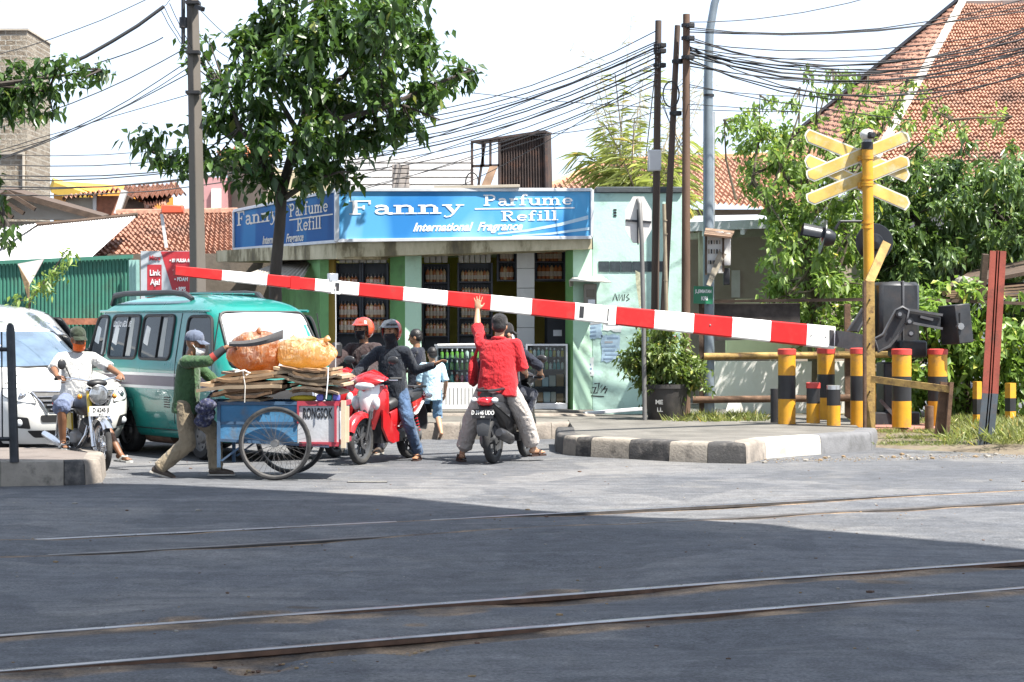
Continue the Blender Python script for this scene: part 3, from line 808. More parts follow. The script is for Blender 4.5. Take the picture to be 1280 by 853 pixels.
# upper parapet behind the sign and back volume
mb = MB(); lb(mb, X(425, SY), X(735, SY), SY + .25, SY + .4, 3.622, Z(246, SY + .3), m_whitew); mb.build('parapet', shop)
# graffiti scrawls on the mint wall
m_spray = mat('black spray paint', (.02, .02, .02), .7)
def scribble(parent, ox, oy, s, strokes, Y=SY - .054, w=.012):
    mb = MB()
    for q, st in enumerate(strokes):
        pts = [loc(Vector((X(ox + a * s, Y), Y - .001 - .0004 * q, Z(oy + b * s, Y)))) for a, b in st]
        mb.tube(pts, w, m_spray, 4)
    for i in range(len(mb.v)):
        x, y, z = mb.v[i]; mb.v[i] = (x, (y + S0.y - Y) * .08 + Y - S0.y, z)
    return mb.build('graffiti', parent)
scribble(shop, 729, 478, 1, [[(0, 6), (0, 14), (4, 8), (0, 9)], [(6, 14), (8, 7), (10, 14), (7, 11)], [(11, 7), (16, 6), (13, 14), (18, 13)], [(14, 2), (20, 1), (18, 12), (24, 3), (22, 13), (28, 5)], [(24, 9), (30, 8), (27, 14)], [(10, 17), (26, 18)]])
scribble(shop, 766, 366, 1, [[(0, 10), (3, 1), (6, 10)], [(8, 2), (8, 10), (12, 2), (12, 10)], [(15, 2), (14, 10)], [(20, 2), (17, 5), (21, 8), (17, 10)]], w=.009)

# --- paper notices on the mint wall
def poster(px0, py0, px1, py1, label, c, tilt=0.):
    t = thing('poster', label, 'poster', (X((px0 + px1) / 2, SY), SY - .054, Z((py0 + py1) / 2, SY)), 0, 'paper notices on the mint wall')
    wd, h = (px1 - px0) * SY / F_PX, (py1 - py0) * SY / F_PX
    rg = random.Random(px0); n = 7; mb = MB()
    pts = []
    for i in range(n): pts.append((-wd / 2 + wd * i / n + rg.uniform(-.01, .01), h / 2 + rg.uniform(-.03, .01)))
    for i in range(n): pts.append((wd / 2 + rg.uniform(-.02, .01), h / 2 - h * i / n))
    for i in range(n): pts.append((wd / 2 - wd * i / n, -h / 2 + rg.uniform(-.02, .02)))
    for i in range(n): pts.append((-wd / 2 + rg.uniform(-.01, .02), -h / 2 + h * i / n))
    M = wall_M((0, 0, 0), (1, 0, tilt)); mb.prism(pts, -.001, .003, c, M); mb.build('paper', t)
    mb = MB()
    for k in range(max(2, int(h / .07))):
        zz = h / 2 - .06 - k * .065
        if zz < -h / 2 + .04: break
        lw = wd * rg.uniform(.3, .75); mb.box((rg.uniform(-.04, .04), -.0045, zz), (lw, .002, .028), mat('faded print blue', (.18, .26, .36), .8) if rg.random() < .7 else mat('faded print grey', (.3, .31, .33), .8), Matrix.Rotation(-tilt, 4, 'Y'))
    mb.build('print', t); return t
pw = mat('sun bleached paper', (.62, .66, .66), .8, 0, .15, 5); pb = mat('pale blue paper', (.30, .42, .52), .8, 0, .3, 6)
poster(730, 400, 752, 424, 'blue torn notice under the meter box on the mint wall', pb, .1)
poster(751, 418, 775, 452, 'pale blue printed poster, largest on the mint wall', pb, .02)
poster(726, 446, 742, 470, 'small bleached notice left of the large poster on the mint wall', pw)
poster(754, 396, 777, 414, 'white peeling paper high on the mint wall above the large poster', pw, -.06)

# --- electricity meter box with a little tin hood
t = thing('meter_box', 'grey electricity meter box under a bent tin hood on the mint wall', 'meter box', (X(737, SY), SY - .06, Z(375, SY)))
mb = MB(); mb.box((0, -.12, .03), (.2, .2, .44), mat('meter box grey', (.22, .2, .17), .7, 0, .2, 6, dirt=(.08, .06, .04), damt=.6), None, .01); mb.build('case', t)
mb = MB(); mb.box((0, -.225, .1), (.12, .01, .12), mat('meter window', (.1, .08, .05), .2)); mb.box((.02, -.225, -.08), (.11, .012, .16), m_alu); mb.build('window', t)
mb = MB(); mb.slab([(-.34, -.36, .30), (.32, -.42, .27), (.2, 0, .37), (-.24, 0, .38)], .012, mat('bent tin hood', (.55, .53, .48), .6, .2, .12, 5, dirt=(.2, .15, .1))); mb.slab([(-.34, -.36, .30), (-.24, 0, .38), (-.26, 0, .22), (-.33, -.34, .2)], .012, m_tin); mb.build('hood', t)
# loose pipes/planks at the wall foot
t = thing('roof_gutter', 'discarded white metal gutter lying at the foot of the mint wall', 'gutter', (X(770, 31.1), 31.1, .24))
mb = MB(); mb.bar((-.5, -.1, .02), (.62, .12, .1), .16, .05, mat('white painted metal', (.6, .62, .64), .5, .2, .08, 6), bev=.008); mb.build('channel', t)

# ------------------------------------------------------------------ ledge signs
sg = thing('shop_sign', 'long blue perfume shop sign with white lettering wrapping the corner of the ledge', 'sign', (X(580, 31), 31, 3.6))
G0 = Vector(sg.location)
def panel(tl, tr, br, bl, m, nm):
    tl, tr, br, bl = [Vector(p) - G0 for p in (tl, tr, br, bl)]
    mb = MB(); mb.slab([bl, br, tr, tl], .12, m); o = mb.build(nm, sg, flat=True)
    nrm = (br - bl).cross(tl - bl).normalized()
    mb = MB()
    for a, b in ((tl, tr), (tr, br), (br, bl), (bl, tl)):
        mb.bar(a + nrm * .004, b + nrm * .004, .05, .05, m_frame, up=nrm, bev=.004)
    mb.build('frame', o)
    return o, tl, tr, br, bl, nrm
YF0, YF1 = 30.9, 31.2
pf, tl, tr, br, bl, nrm = panel(at(422, 237.5, YF0), at(740, 237.5, YF1), at(740, 297, YF1), at(422, 301, YF0), m_signb, 'front_panel')
pl_, tl2, tr2, br2, bl2, nrm2 = panel(at(293, 264, 34.6), at(420.5, 238.5, YF0), at(420.5, 302, YF0), at(293, 312, 34.6), m_sign_shade, 'side_panel')
def sgM(pxy, Yf, a, b, n):
    """matrix on the panel at photo pixel pxy (depth by linear blend)"""
    p = at(*pxy, Yf) - G0
    d = (b - a).normalized(); pr = p + n * (-(p - a).dot(n)) ; return wall_M(pr + n * .004, d, (0, 0, 1))
mb = MB(); u = YF0 / F_PX
slab_text(mb, 'Fanny', 0, 0, 17.5 * u, 145 * u, m_white, sgM((436, 268.5), 30.92, bl, br, nrm))
slab_text(mb, 'Parfume', 0, 0, 13.6 * u, 114 * u, m_white, sgM((604, 257.3), 31.08, bl, br, nrm))
slab_text(mb, 'Refill', 0, 0, 12.4 * u, 73 * u, m_white, sgM((626, 276.3), 31.1, bl, br, nrm))
M = sgM((656, 260.6), 31.1, bl, br, nrm); mb.box((0, 0, 0), (126 * u, 1.6 * u, .004), m_white, None, 0, M)
text_mesh(mb, 'International  Fragrance', 14.5 * u, m_white, sgM((584, 284), 31.05, bl, br, nrm), .005, .98, .4, space=1.0)
mb.build('lettering', pf, ang=30)
mb = MB()
m_swoosh = mat('pale blue swoosh', (.45, .62, .75), .5)
for k, (ps, wd) in enumerate((([(622, 292), (660, 288), (700, 281), (736, 272)], 3.0), ([(640, 295), (690, 292), (738, 286)], 2.2))):
    pts = [at(a, b, 31.12) - G0 for a, b in ps]; pts = [p + nrm * (-(p - bl).dot(nrm) + .0035 + .001 * k) for p in pts]
    L = [p + Vector((0, 0, wd * u * (.2 + .8 * (i / (len(pts) - 1))))) for i, p in enumerate(pts)]; Q = [p - Vector((0, 0, wd * u * .6)) for p in pts]
    n = len(pts); mb.add(L + Q, [(n + i, n + i + 1, i + 1, i) for i in range(n - 1)], m_swoosh)
mb.build('swoosh', pf)
mb = MB(); d2 = (br2 - bl2).normalized(); w2 = (br2 - bl2).length
def sd(fx, fz): p = bl2.lerp(br2, fx); q = tl2.lerp(tr2, fx); return p.lerp(q, fz) + nrm2 * .004
wm = lambda fx, fz: wall_M(sd(fx, fz), d2 + Vector((0, 0, (sd(fx + .1, fz) - sd(fx - .1, fz)).normalized().z)), (0, 0, 1))
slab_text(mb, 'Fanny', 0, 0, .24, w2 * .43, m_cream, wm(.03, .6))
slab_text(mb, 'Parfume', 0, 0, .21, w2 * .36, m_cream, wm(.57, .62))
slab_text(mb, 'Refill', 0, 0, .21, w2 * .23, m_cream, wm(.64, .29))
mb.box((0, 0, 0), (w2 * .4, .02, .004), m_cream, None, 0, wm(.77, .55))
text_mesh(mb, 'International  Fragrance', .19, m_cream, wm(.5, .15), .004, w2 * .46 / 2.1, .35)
mb.build('lettering', pl_, ang=30)
# plank lying on top of the sign
t = thing('plank', 'pale weathered plank lying along the top of the blue sign', 'plank', at(595, 234, 31.1))
mb = MB(); mb.bar((-.65, 0, -.012), (.68, 0, .012), .16, .045, mat('weathered timber', (.36, .32, .26), .85, 0, .2, 6, stretch=(.2, 1, 1)), bev=.004); mb.build('board', t)

# ------------------------------------------------------------------ shelves with perfume bottles
def bottle_mesh(name, liquid, cap):
    mb = MB()
    mb.lathe([(0, 0), (.03, .0), (.035, .012), (.036, .17), (.03, .195), (.014, .21), (.013, .225)], liquid, 8)
    mb.lathe([(.018, .222), (.019, .262), (.0, .264)], cap, 8)
    mb.lathe([(.0368, .045), (.0372, .05), (.0372, .12), (.0368, .125)], mat('bottle paper label', (.5, .42, .33), .7, 0, .3, 9), 8)
    return mb.build(name, fixn=False)
m_am = mat('amber perfume', (.36, .13, .05), .12, 0, .35, 14, coat=.6); m_am2 = mat('pale perfume', (.5, .34, .18), .12, 0, .35, 14, coat=.6); m_gr = mat('green perfume', (.2, .38, .08), .12, 0, .4, 14, coat=.6)
m_cap = mat('black bottle cap', (.02, .02, .02), .3); m_capw = mat('white bottle cap', (.7, .7, .7), .3)
PB = [bottle_mesh('perfume_bottle', m_am, m_cap), bottle_mesh('perfume_bottle', m_am2, m_cap), bottle_mesh('perfume_bottle', m_gr, m_capw)]
bpy.data.objects.remove(PB.pop())
PUSED = set(); NB = [0]
BL = {0: 'amber perfume bottle with black cap and paper label on a dark shop shelf', 1: 'pale golden perfume bottle with black cap on a dark shop shelf', 2: 'small green perfume bottle with white cap in the shop'}
def put_bottle(k, p, s=1.):
    o = PB[k] if k not in PUSED else PB[k].copy()
    if k in PUSED: COL.objects.link(o)
    PUSED.add(k); o.location = p; o.scale = (s, s, s); NB[0] += 1
    setp(o, BL[k], 'bottle', ['amber perfume bottles', 'golden perfume bottles', 'green perfume bottles'][k])
def rack(label, x0, x1, y, d, z0, z1, levels, per, kinds, s=1., frame=True, backm=None):
    t = thing('bottle_shelf', label, 'shelf', ((x0 + x1) / 2, y, z0))
    wd = x1 - x0; h = z1 - z0
    mb = MB(); mb.box((0, d / 2, h / 2), (wd, .02, h), backm or m_dark); mb.build('back_panel', t)
    for sx in (-1, 1):
        mb = MB(); mb.box((sx * (wd / 2 - .015), 0, h / 2), (.03, d - .03, h), m_dark); mb.build('side_panel', t)
    for zz in levels:
        mb = MB(); mb.box((0, 0, zz - z0 - .012), (wd - .066, d - .04, .022), m_dark); mb.build('shelf_board', t)
        for k in range(per):
            put_bottle(kinds[(k + int(zz * 7)) % len(kinds)] , Vector((x0 + .06 + (wd - .12) * (k + .5) / per, y - d * .2, zz)), s)
    return t
Yr = SY + .42
zz = lambda py, Y=Yr: Z(py, Y)
rack('tall dark shelf of amber bottles beside the ochre column', X(420, Yr), X(452, Yr), Yr, .28, FZ + .6, zz(329), [zz(363), zz(397), zz(416)], 5, [0, 0, 1], 1.0)
rack('tall dark shelf of amber bottles just left of the green column', X(452.6, Yr), X(486, Yr), Yr, .28, FZ + .6, zz(329), [zz(363), zz(397), zz(416)], 5, [0, 1, 0], 1.0)
Yr2 = SY + 1.3
rack('dark shelf of amber bottles just right of the green column', X(528, Yr2), X(562, Yr2), Yr2, .28, FZ + .9, zz(330, Yr2), [zz(353, Yr2), zz(378, Yr2), zz(398, Yr2), zz(420, Yr2)], 6, [0, 1], .95)
rack('blue black shelf crowded with slim pale bottles in the middle of the shop', X(572, Yr2), X(616, Yr2), Yr2, .3, FZ + .9, zz(329, Yr2), [zz(352, Yr2), zz(373, Yr2), zz(397, Yr2), zz(418, Yr2)], 9, [1, 1, 0], .8)
rack('short wall shelf of amber bottles left of the tiled pillar', X(621, Yr2), X(646, Yr2), Yr2, .26, zz(352, Yr2), zz(313, Yr2), [zz(350, Yr2), zz(327, Yr2)], 4, [0, 0, 1], 1.0)
rack('short wall shelf of amber bottles right of the tiled pillar', X(667, Yr2), X(707, Yr2), Yr2, .26, zz(352, Yr2), zz(313, Yr2), [zz(349, Yr2), zz(327, Yr2)], 6, [0, 0, 0, 1], 1.0)
# white cartons on top of the racks
m_cart = mat('white carton', (.5, .48, .44), .7, 0, .15, 5)
k = 0
for x0, x1, Y, n in ((424, 484, Yr, 7), (530, 560, Yr2, 4), (573, 614, Yr2, 6)):
    for i in range(n):
        xx = X(x0 + (x1 - x0) * (i + .5) / n, Y); hh = .19
        mb = MB(); mb.box((0, 0, hh / 2), ((x1 - x0) * Y / F_PX / n * .86, .2, hh), m_cart, None, .004); o = mb.build('carton')
        o.location = (xx, Y, zz(329, Y) + .003); setp(o, 'white carton standing in the row on top of a bottle shelf', 'carton', 'white cartons on the shelves')
# ------------------------------------------------------------------ glass counters
m_gl = clear_glass('counter glass')
def counter(label, x0, x1, y, d, z0, z1, base_h, levels, items, basem):
    t = thing('display_case', label, 'display case', ((x0 + x1) / 2, y, z0)); wd = x1 - x0; h = z1 - z0
    mb = MB(); mb.box((0, 0, base_h / 2), (wd, d, base_h), basem, None, .006)
    if base_h > .2:
        for i in range(int(wd / .06)): mb.box((-wd / 2 + .05 + i * .06, -d / 2 - .002, base_h * .5), (.008, .006, base_h * .62), m_kg)
    mb.build('base', t)
    mb = MB()
    for sx in (-1, 1):
        for sy in (-1, 1): mb.box((sx * (wd / 2 - .014), sy * (d / 2 - .014), base_h + (h - base_h) / 2), (.028, .028, h - base_h - .002), m_alu)
    for sy in (-1, 1): mb.box((0, sy * (d / 2 - .014), h - .014), (wd - .058, .028, .028), m_alu)
    for sx in (-1, 1): mb.box((sx * (wd / 2 - .014), 0, h - .014), (.028, d - .058, .028), m_alu)
    mb.build('frame', t)
    mb = MB(); mb.box((0, -d / 2 + .012, base_h + (h - base_h) / 2), (wd - .058, .005, h - base_h - .06), m_gl); mb.box((0, 0, h + .004), (wd, d, .006), m_gl); mb.build('glass', t)
    mb = MB(); mb.box((0, d / 2 - .034, base_h + (h - base_h) / 2), (wd - .06, .01, h - base_h - .06), m_dark); mb.build('back_panel', t)
    for zz_ in levels:
        mb = MB(); mb.box((0, 0, zz_), (wd - .07, d - .09, .008), clear_glass('shelf glass')); mb.build('glass_shelf', t)
    return t
Yc = SY + .15
cx0, cx1 = X(545, Yc), X(648, Yc)
counter('wide glass counter full of small bottles on a white slatted base', cx0, cx1, Yc, .5, FZ + .002, Z(433, Yc), .42, [.62, .8], None, m_whitew)
t = thing('fluorescent_lamp', 'white tube lamp lying along the top edge of the wide glass counter', 'lamp', ((cx0 + cx1) / 2 - .3, Yc - .26, Z(431.5, Yc)))
mb = MB(); mb.cyl((-.32, 0, 0), (.34, 0, .01), .02, m_white, 10); mb.build('tube', t); mb = MB(); mb.box((0, .03, .0), (.74, .03, .03), m_alu); mb.build('holder', t)
rgc = random.Random(9)
SB = []
for nm, c in (('green', (.16, .36, .06)), ('yellow', (.5, .38, .06)), ('pink', (.5, .1, .18)), ('violet', (.16, .07, .3)), ('teal', (.05, .3, .3)), ('red', (.45, .05, .04)), ('clear', (.55, .6, .58))):
    mb = MB(); mm = mat(nm + ' bottle glass', c, .12, 0, .3, 14, coat=.5)
    mb.lathe([(0, 0), (.02, 0), (.022, .006), (.022, .075), (.009, .09), (.009, .1)], mm, 7); mb.lathe([(.012, .098), (.012, .125), (0, .126)], m_capw if nm != 'clear' else m_cap, 7)
    o = mb.build('small_bottle', fixn=False); SB.append([o, nm, False])
def put_small(k, p, s):
    o, nm, used = SB[k]
    if used: o = o.copy(); COL.objects.link(o)
    SB[k][2] = True; o.location = p; o.scale = (s, s, s)
    setp(o, f'small {nm} bottle standing in a glass shop counter', 'bottle', f'{nm} bottles in the counters')
for lv, ks, s in ((.43, [2, 4, 5, 3, 4, 6], 1.25), (.626, [0, 0, 1, 6, 0, 4], 1.25), (.806, [0, 1, 0, 6], 1.2)):
    n = 15
    for i in range(n): put_small(rgc.choice(ks), Vector((cx0 + .06 + (cx1 - cx0 - .12) * (i + .5) / n, Yc - .12 + rgc.uniform(-.02, .02), FZ + lv)), s * rgc.uniform(.9, 1.1))
gx0, gx1 = X(657, Yc), X(709, Yc)
counter('tall narrow glass case with boxes inside at the right end of the shop front', gx0, gx1, Yc, .5, FZ + .002, Z(430, Yc), .1, [.35, .62, .82], None, m_alu)
for lv, ks in ((.63, [0, 4, 6, 4]), (.83, [1, 6, 0, 4])):
    for i in range(9): put_small(rgc.choice(ks), Vector((gx0 + .05 + (gx1 - gx0 - .1) * (i + .5) / 9, Yc - .1, FZ + lv)), 1.15 * rgc.uniform(.9, 1.1))
for lv in (.105, .36):
    x = gx0 + .06; i = 0
    while x < gx1 - .14:
        bw = rgc.uniform(.07, .13); bh = rgc.uniform(.12, .2)
        mb = MB(); mb.box((0, 0, bh / 2), (bw, .14, bh), [m_cart, mat('brown carton', (.3, .19, .1), .8, 0, .15, 5), mat('pale blue carton', (.45, .55, .6), .7, 0, .1, 5)][i % 3], None, .004)
        o = mb.build('carton'); o.location = (x + bw / 2, Yc - .08, FZ + lv); x += bw + .012
        setp(o, f'{["white", "brown", "pale blue"][i % 3]} carton on a lower shelf of the tall narrow glass case', 'carton', f'{["white", "brown", "pale blue"][i % 3]} cartons in the glass case'); i += 1
# blue tarpaulin-covered table left of the helmets
t = thing('table', 'blue topped low table at the left end of the shop front', 'table', (X(424, 31.0), 31.0, .23))
mb = MB(); mb.box((0, 0, .98), (.55, .4, .08), mat('blue plastic', (.06, .13, .42), .4), None, .01); mb.build('tabletop', t)
for sx in (-1, 1):
    for sy in (-1, 1): mb = MB(); mb.cyl((sx * .23, sy * .16, 0), (sx * .23, sy * .16, .938), .016, m_alu, 8); mb.build('leg', t)
# dark office chair / machine at the right rear
t = thing('chair', 'dark high backed chair behind the glass case', 'chair', (X(697, SY + .9), SY + 1.0, FZ))
mb = MB(); mb.box((0, 0, 1.25), (.42, .1, .62), mat('dark upholstery', (.02, .022, .028), .6), Matrix.Rotation(R(-8), 4, 'X'), .05); mb.box((0, -.054, 1.2), (.14, .012, .1), m_capw, Matrix.Rotation(R(-8), 4, 'X')); mb.build('backrest', t)
mb = MB(); mb.box((0, -.2, .8), (.46, .44, .1), mat('dark upholstery', (.02, .022, .028), .6), None, .04); mb.build('seat', t)
mb = MB(); mb.cyl((0, -.1, .05), (0, -.1, .76), .04, m_blk); mb.box((0, -.1, .03), (.5, .06, .05), m_blk); mb.box((0, -.1, .032), (.06, .5, .046), m_blk); mb.build('pedestal', t)
# rooftop shed of dark corrugated iron
t = thing('rooftop_shed', 'dark rusty corrugated iron box shed on the shop roof', 'shed', (X(636, 34.5), 34.5, 3.72))
T0 = Vector(t.location); Ys = 34.3
m_dkiron = mat('dark rusty iron', (.06, .045, .042), .7, .3, .35, 5, .3, 40, (.14, .06, .03), .5, 5)
P = lambda px, py, Y=Ys: at(px, py, Y) - T0
mb = MB(); corr_sheet(mb, P(624, 177), P(681, 165), P(683, 252), P(624, 252), 17, m_dkiron, .018); mb.build('panel', t, ang=60)
mb = MB(); corr_sheet(mb, P(681, 165), P(688, 168, 36.2), P(690, 252, 36.2), P(683, 252), 10, m_dkiron, .018); mb.build('panel', t, ang=60)
mb = MB()
for a, b in (((590, 178), (682, 164)), ((590, 178), (590, 250)), ((682.5, 164), (684, 250)), ((590, 208), (624, 207)), ((603, 176), (604, 208)), ((613, 174), (613, 208)), ((624, 173), (624, 250)), ((596, 246), (606, 180))):
    mb.bar(P(*a, Ys - .04), P(*b, Ys - .04), .045, .045, m_dkiron)
mb.build('frame', t)
mb = MB(); mb.slab([P(598, 240, 34.1), P(610, 240, 34.1), P(622, 208, 34.2), P(612, 208, 34.2)], .03, mat('old plank', (.22, .14, .09), .85, 0, .3, 6)); mb.tube([P(590 + 8 * math.cos(a), 228 + 12 * math.sin(a), 34.05) for a in np.linspace(0, 11, 40)], .012, m_blk, 5); mb.build('scrap', t)
mb = MB(); mb.slab([P(588, 176, 34.2), P(683, 163.5, 34.2), P(690, 166, 36.4), P(600, 179, 36.4)], .03, m_dkiron); mb.build('roof', t, flat=True)
mb = MB(); lb(mb, X(440, SY), X(735, SY), SY + .41, SY + 5.9, 3.622, 3.71, m_conc); mb.build('roof', shop)
# ================================================================== buildings behind
def tile_mat(name, a, b_, c):
    m, nt, bs = nodes_of(name)
    v = coord(nt)
    f = noise_n(nt, v, 9, 3, .7); g = noise_n(nt, v, .8, 6, .6)
    col = ramp(nt, f, [(.3, a), (.5, b_), (.72, c)])
    col = mixc(nt, ramp(nt, g, [(.5, (0,)*3), (.7, (.7,)*3)]), col, (.06, .045, .04))
    nt.links.new(col, bs.inputs['Base Color']); bs.inputs['Roughness'].default_value = .85
    bump_n(nt, bs, noise_n(nt, v, 40, 4), .4, .01); return m
m_tile = tile_mat('clay roof tile', (.16, .075, .05), (.27, .135, .09), (.38, .22, .15))
m_tile2 = tile_mat('faded clay roof tile', (.21, .10, .062), (.34, .175, .115), (.45, .275, .20))
m_tile3 = tile_mat('orange clay roof tile', (.36, .14, .07), (.5, .24, .13), (.55, .34, .2))
m_plaster = mat('bare stained plaster', (.38, .34, .28), .9, 0, .2, 1.4, .4, 20, (.14, .11, .09), .6, 1.2)
m_white2 = mat('pale plaster', (.62, .6, .57), .9, 0, .08, 1, .3, 20, (.35, .32, .28), .5, 1)
m_beige = mat('beige plaster', (.36, .30, .24), .9, 0, .1, 1, .3, 20, (.2, .16, .12), .5, 1)
m_whtin = mat('white roof sheet', (.62, .62, .62), .5, .2, .06, 2, .1, 30, (.35, .3, .25), .4, 1.5)
m_wood = mat('dark old wood', (.07, .045, .03), .85, 0, .4, 6, .4, 30)
m_gfence = mat('green corrugated sheet', (.05, .19, .135), .6, .1, .15, 2, .1, 30, (.07, .09, .06), .5, 3)
def brickmat():
    m, nt, b = nodes_of('rough grey brick')
    mp = nt.nodes.new('ShaderNodeMapping'); mp.inputs['Rotation'].default_value = (R(90), 0, 0)
    tc = nt.nodes.new('ShaderNodeTexCoord'); nt.links.new(tc.outputs['Object'], mp.inputs['Vector'])
    br = nt.nodes.new('ShaderNodeTexBrick'); br.inputs['Scale'].default_value = 1.6
    br.inputs['Color1'].default_value = (.15, .115, .08, 1); br.inputs['Color2'].default_value = (.22, .18, .135, 1); br.inputs['Mortar'].default_value = (.3, .28, .24, 1)
    br.inputs['Mortar Size'].default_value = .03
    nt.links.new(mp.outputs['Vector'], br.inputs['Vector'])
    f = noise_n(nt, tc.outputs['Object'], 1.2, 7, .7)
    col = mixc(nt, ramp(nt, f, [(.42, (0,)*3), (.62, (.75,)*3)]), br.outputs['Color'], (.3, .265, .21))
    nt.links.new(col, b.inputs['Base Color']); b.inputs['Roughness'].default_value = .95
    bump_n(nt, b, noise_n(nt, tc.outputs['Object'], 6, 7, .7), 1., .08); return m
m_brick = brickmat()
m_redbrick = mat('red brick', (.3, .12, .07), .9, 0, .35, 8, .6, 25)
def W(o):
    O = Vector(o.location)
    return lambda px, py, Y: at(px, py, Y) - O
def house(nm, label, px, Y, cat='house'):
    p = at(px, HZ, Y); return thing(nm, label, cat, (p.x, Y, 0))
def wallbox(mb, L, px0, px1, py0, py1, Y, d, m):
    a = L(px0, py1, Y); b = L(px1, py0, Y)
    mb.box(((a.x + b.x) / 2, (a.y + d / 2), (a.z + b.z) / 2), (b.x - a.x, d, b.z - a.z), m)

# low tiled house left of the shop
h = house('tiled_house', 'low house with a weathered red clay tile roof left of the shop', 205, 36); L = W(h)
mb = MB(); tile_sheet(mb, L(148, 270, 39.5), L(296, 268, 39.5), L(300, 331, 36), L(92, 326, 36), 28, 15, m_tile, .06, .05); 
ro = mb.build('roof', h, ang=50, fixn=False)
mb = MB(); mb.tube([L(146, 268, 39.5), L(200, 267.5, 39.5), L(297, 266, 39.5)], .1, m_tile, 8); mb.build('ridge', ro)
mb = MB(); wallbox(mb, L, 96, 296, 333, 560, 36.3, 3.2, m_plaster); mb.build('wall', h)
# white sheet roof shed in front of it
h = house('tin_roof_shed', 'shed under a broad white sheet metal roof behind the green fence', 70, 34); L = W(h)
mb = MB(); corr_sheet(mb, L(48, 283, 37.2), L(170, 270, 37.2), L(112, 323, 34), L(-40, 332, 34), 36, m_whtin, .012); mb.build('roof', h, ang=60)
mb = MB(); mb.tube([L(44, 282, 37.2), L(110, 276, 37.2), L(172, 269, 37.2)], .05, m_wood, 6); mb.build('ridge', h)
mb = MB(); corr_sheet(mb, L(-40, 290, 37), L(46, 280, 37), L(-6, 314, 34.6), L(-60, 322, 34.6), 20, m_whtin, .012); mb.build('roof', h, ang=60)
mb = MB(); wallbox(mb, L, -60, 104, 334, 520, 34.6, 2.4, m_wood); mb.build('wall', h)
# dark gabled roof behind
h = house('gabled_house', 'old house with dark timber gable and white gable wall behind the white shed roof', 60, 42); L = W(h)
mb = MB(); mb.slab([L(-60, 272, 42), L(120, 276, 42), L(26, 244, 42)], .2, m_white2); wallbox(mb, L, -60, 118, 277, 480, 42, 6, m_plaster); mb.build('wall', h)
mb = MB(); mb.slab([L(6, 236, 41.4), L(128, 270, 41.4), L(136, 268, 48), L(10, 232, 48)], .12, m_wood); mb.slab([L(8, 238, 41.4), L(-10, 234, 48), L(-120, 280, 48), L(-80, 282, 41.4)], .12, m_wood)
for k in range(6): mb.bar(L(8 - k * 14, 240 + k * 5, 41.3), L(44 - k * 14, 262 + k * 5, 41.3), .12, .08, m_wood)
mb.build('roof', h, flat=True)
# tall rough building at far left
h = house('tall_building', 'tall windowless grey brick building at the edge of the street', 20, 60); L = W(h)
mb = MB(); wallbox(mb, L, -160, 34, 38, 460, 60, 3, m_brick); mb.build('wall', h)
mb = MB(); wallbox(mb, L, -160, 35, 35.5, 38, 59.95, 3.1, m_plaster); mb.build('parapet', h)
for (a, b, c, d) in ((-30, 30, 190, 193), (28, 30, 193, 240)): mb = MB(); wallbox(mb, L, a, b, c, d, 59.9, .15, m_plaster); mb.build('band', h)
# yellow building
h = house('yellow_building', 'small yellow building with a bright orange side between the roofs', 90, 56); L = W(h)
my1 = mat('yellow paint', (.6, .38, .06), .8, 0, .06); my2 = mat('orange paint', (.45, .2, .03), .8, 0, .06)
mb = MB(); mb.slab([L(67, 470, 56), L(114, 470, 55), L(114, 240, 55), L(67, 226, 56)], 3, my2); mb.build('wall', h, flat=True)
mb = MB(); mb.slab([L(66, 222, 55.6), L(68, 228, 55), L(112, 243, 54.4), L(104, 236, 56)], .3, my1); mb.build('roof', h, flat=True)
# brick gable house with pale tile roof
h = house('brick_house', 'small brick house with a sunlit pale tile roof behind the low tiled house', 165, 50); L = W(h)
mb = MB(); wallbox(mb, L, 118, 152, 245, 470, 50, 5, m_redbrick); wallbox(mb, L, 82, 118, 247, 470, 50, 5, m_plaster); wallbox(mb, L, 116, 120, 244, 280, 49.9, .3, m_white2); mb.slab([L(150, 268, 49.8), L(206, 268, 49.8), L(158, 244, 49.8)], .2, m_wood); wallbox(mb, L, 153, 232, 270, 470, 50.2, 5, m_plaster); mb.build('wall', h, flat=True)
mb = MB(); tile_sheet(mb, L(154, 236, 53), L(222, 232, 53), L(234, 248, 49.6), L(160, 254, 49.6), 12, 6, m_tile2, .09, .07, 4); tile_sheet(mb, L(154, 236, 53), L(222, 232, 53), L(206, 262, 49), L(186, 264, 49), 8, 6, m_tile2, .09, .07, 4)
tile_sheet(mb, L(82, 248, 51), L(152, 238, 51), L(150, 243, 49.6), L(78, 253, 49.6), 12, 2, m_tile2, .09, .07, 4); mb.build('roof', h, ang=50, fixn=False)
mb = MB(); mb.bar(L(156, 238, 49.4), L(146, 268, 49.4), .14, .14, m_white2); mb.build('bargeboard', h)
# pink building
h = house('pink_building', 'faded pink building behind the concrete utility pole', 268, 54); L = W(h)
mpk = mat('faded pink paint', (.42, .22, .22), .85, 0, .1, 1)
mb = MB(); wallbox(mb, L, 252, 283, 222, 470, 54, 5, mpk); wallbox(mb, L, 264, 276, 236, 262, 53.9, .3, m_white2); mb.build('wall', h)
mb = MB(); wallbox(mb, L, 284, 340, 205, 470, 55, 5, m_plaster); tile_sheet(mb, L(270, 190, 58), L(352, 178, 58), L(352, 204, 54), L(280, 208, 54), 12, 5, m_tile3, .1, .07); mb.build('wing', h, ang=50)
mb = MB(); wallbox(mb, L, 340, 410, 212, 470, 53, 6, mat('sand plaster', (.5, .42, .28), .9, 0, .1, 1)); mb.build('annex', h)
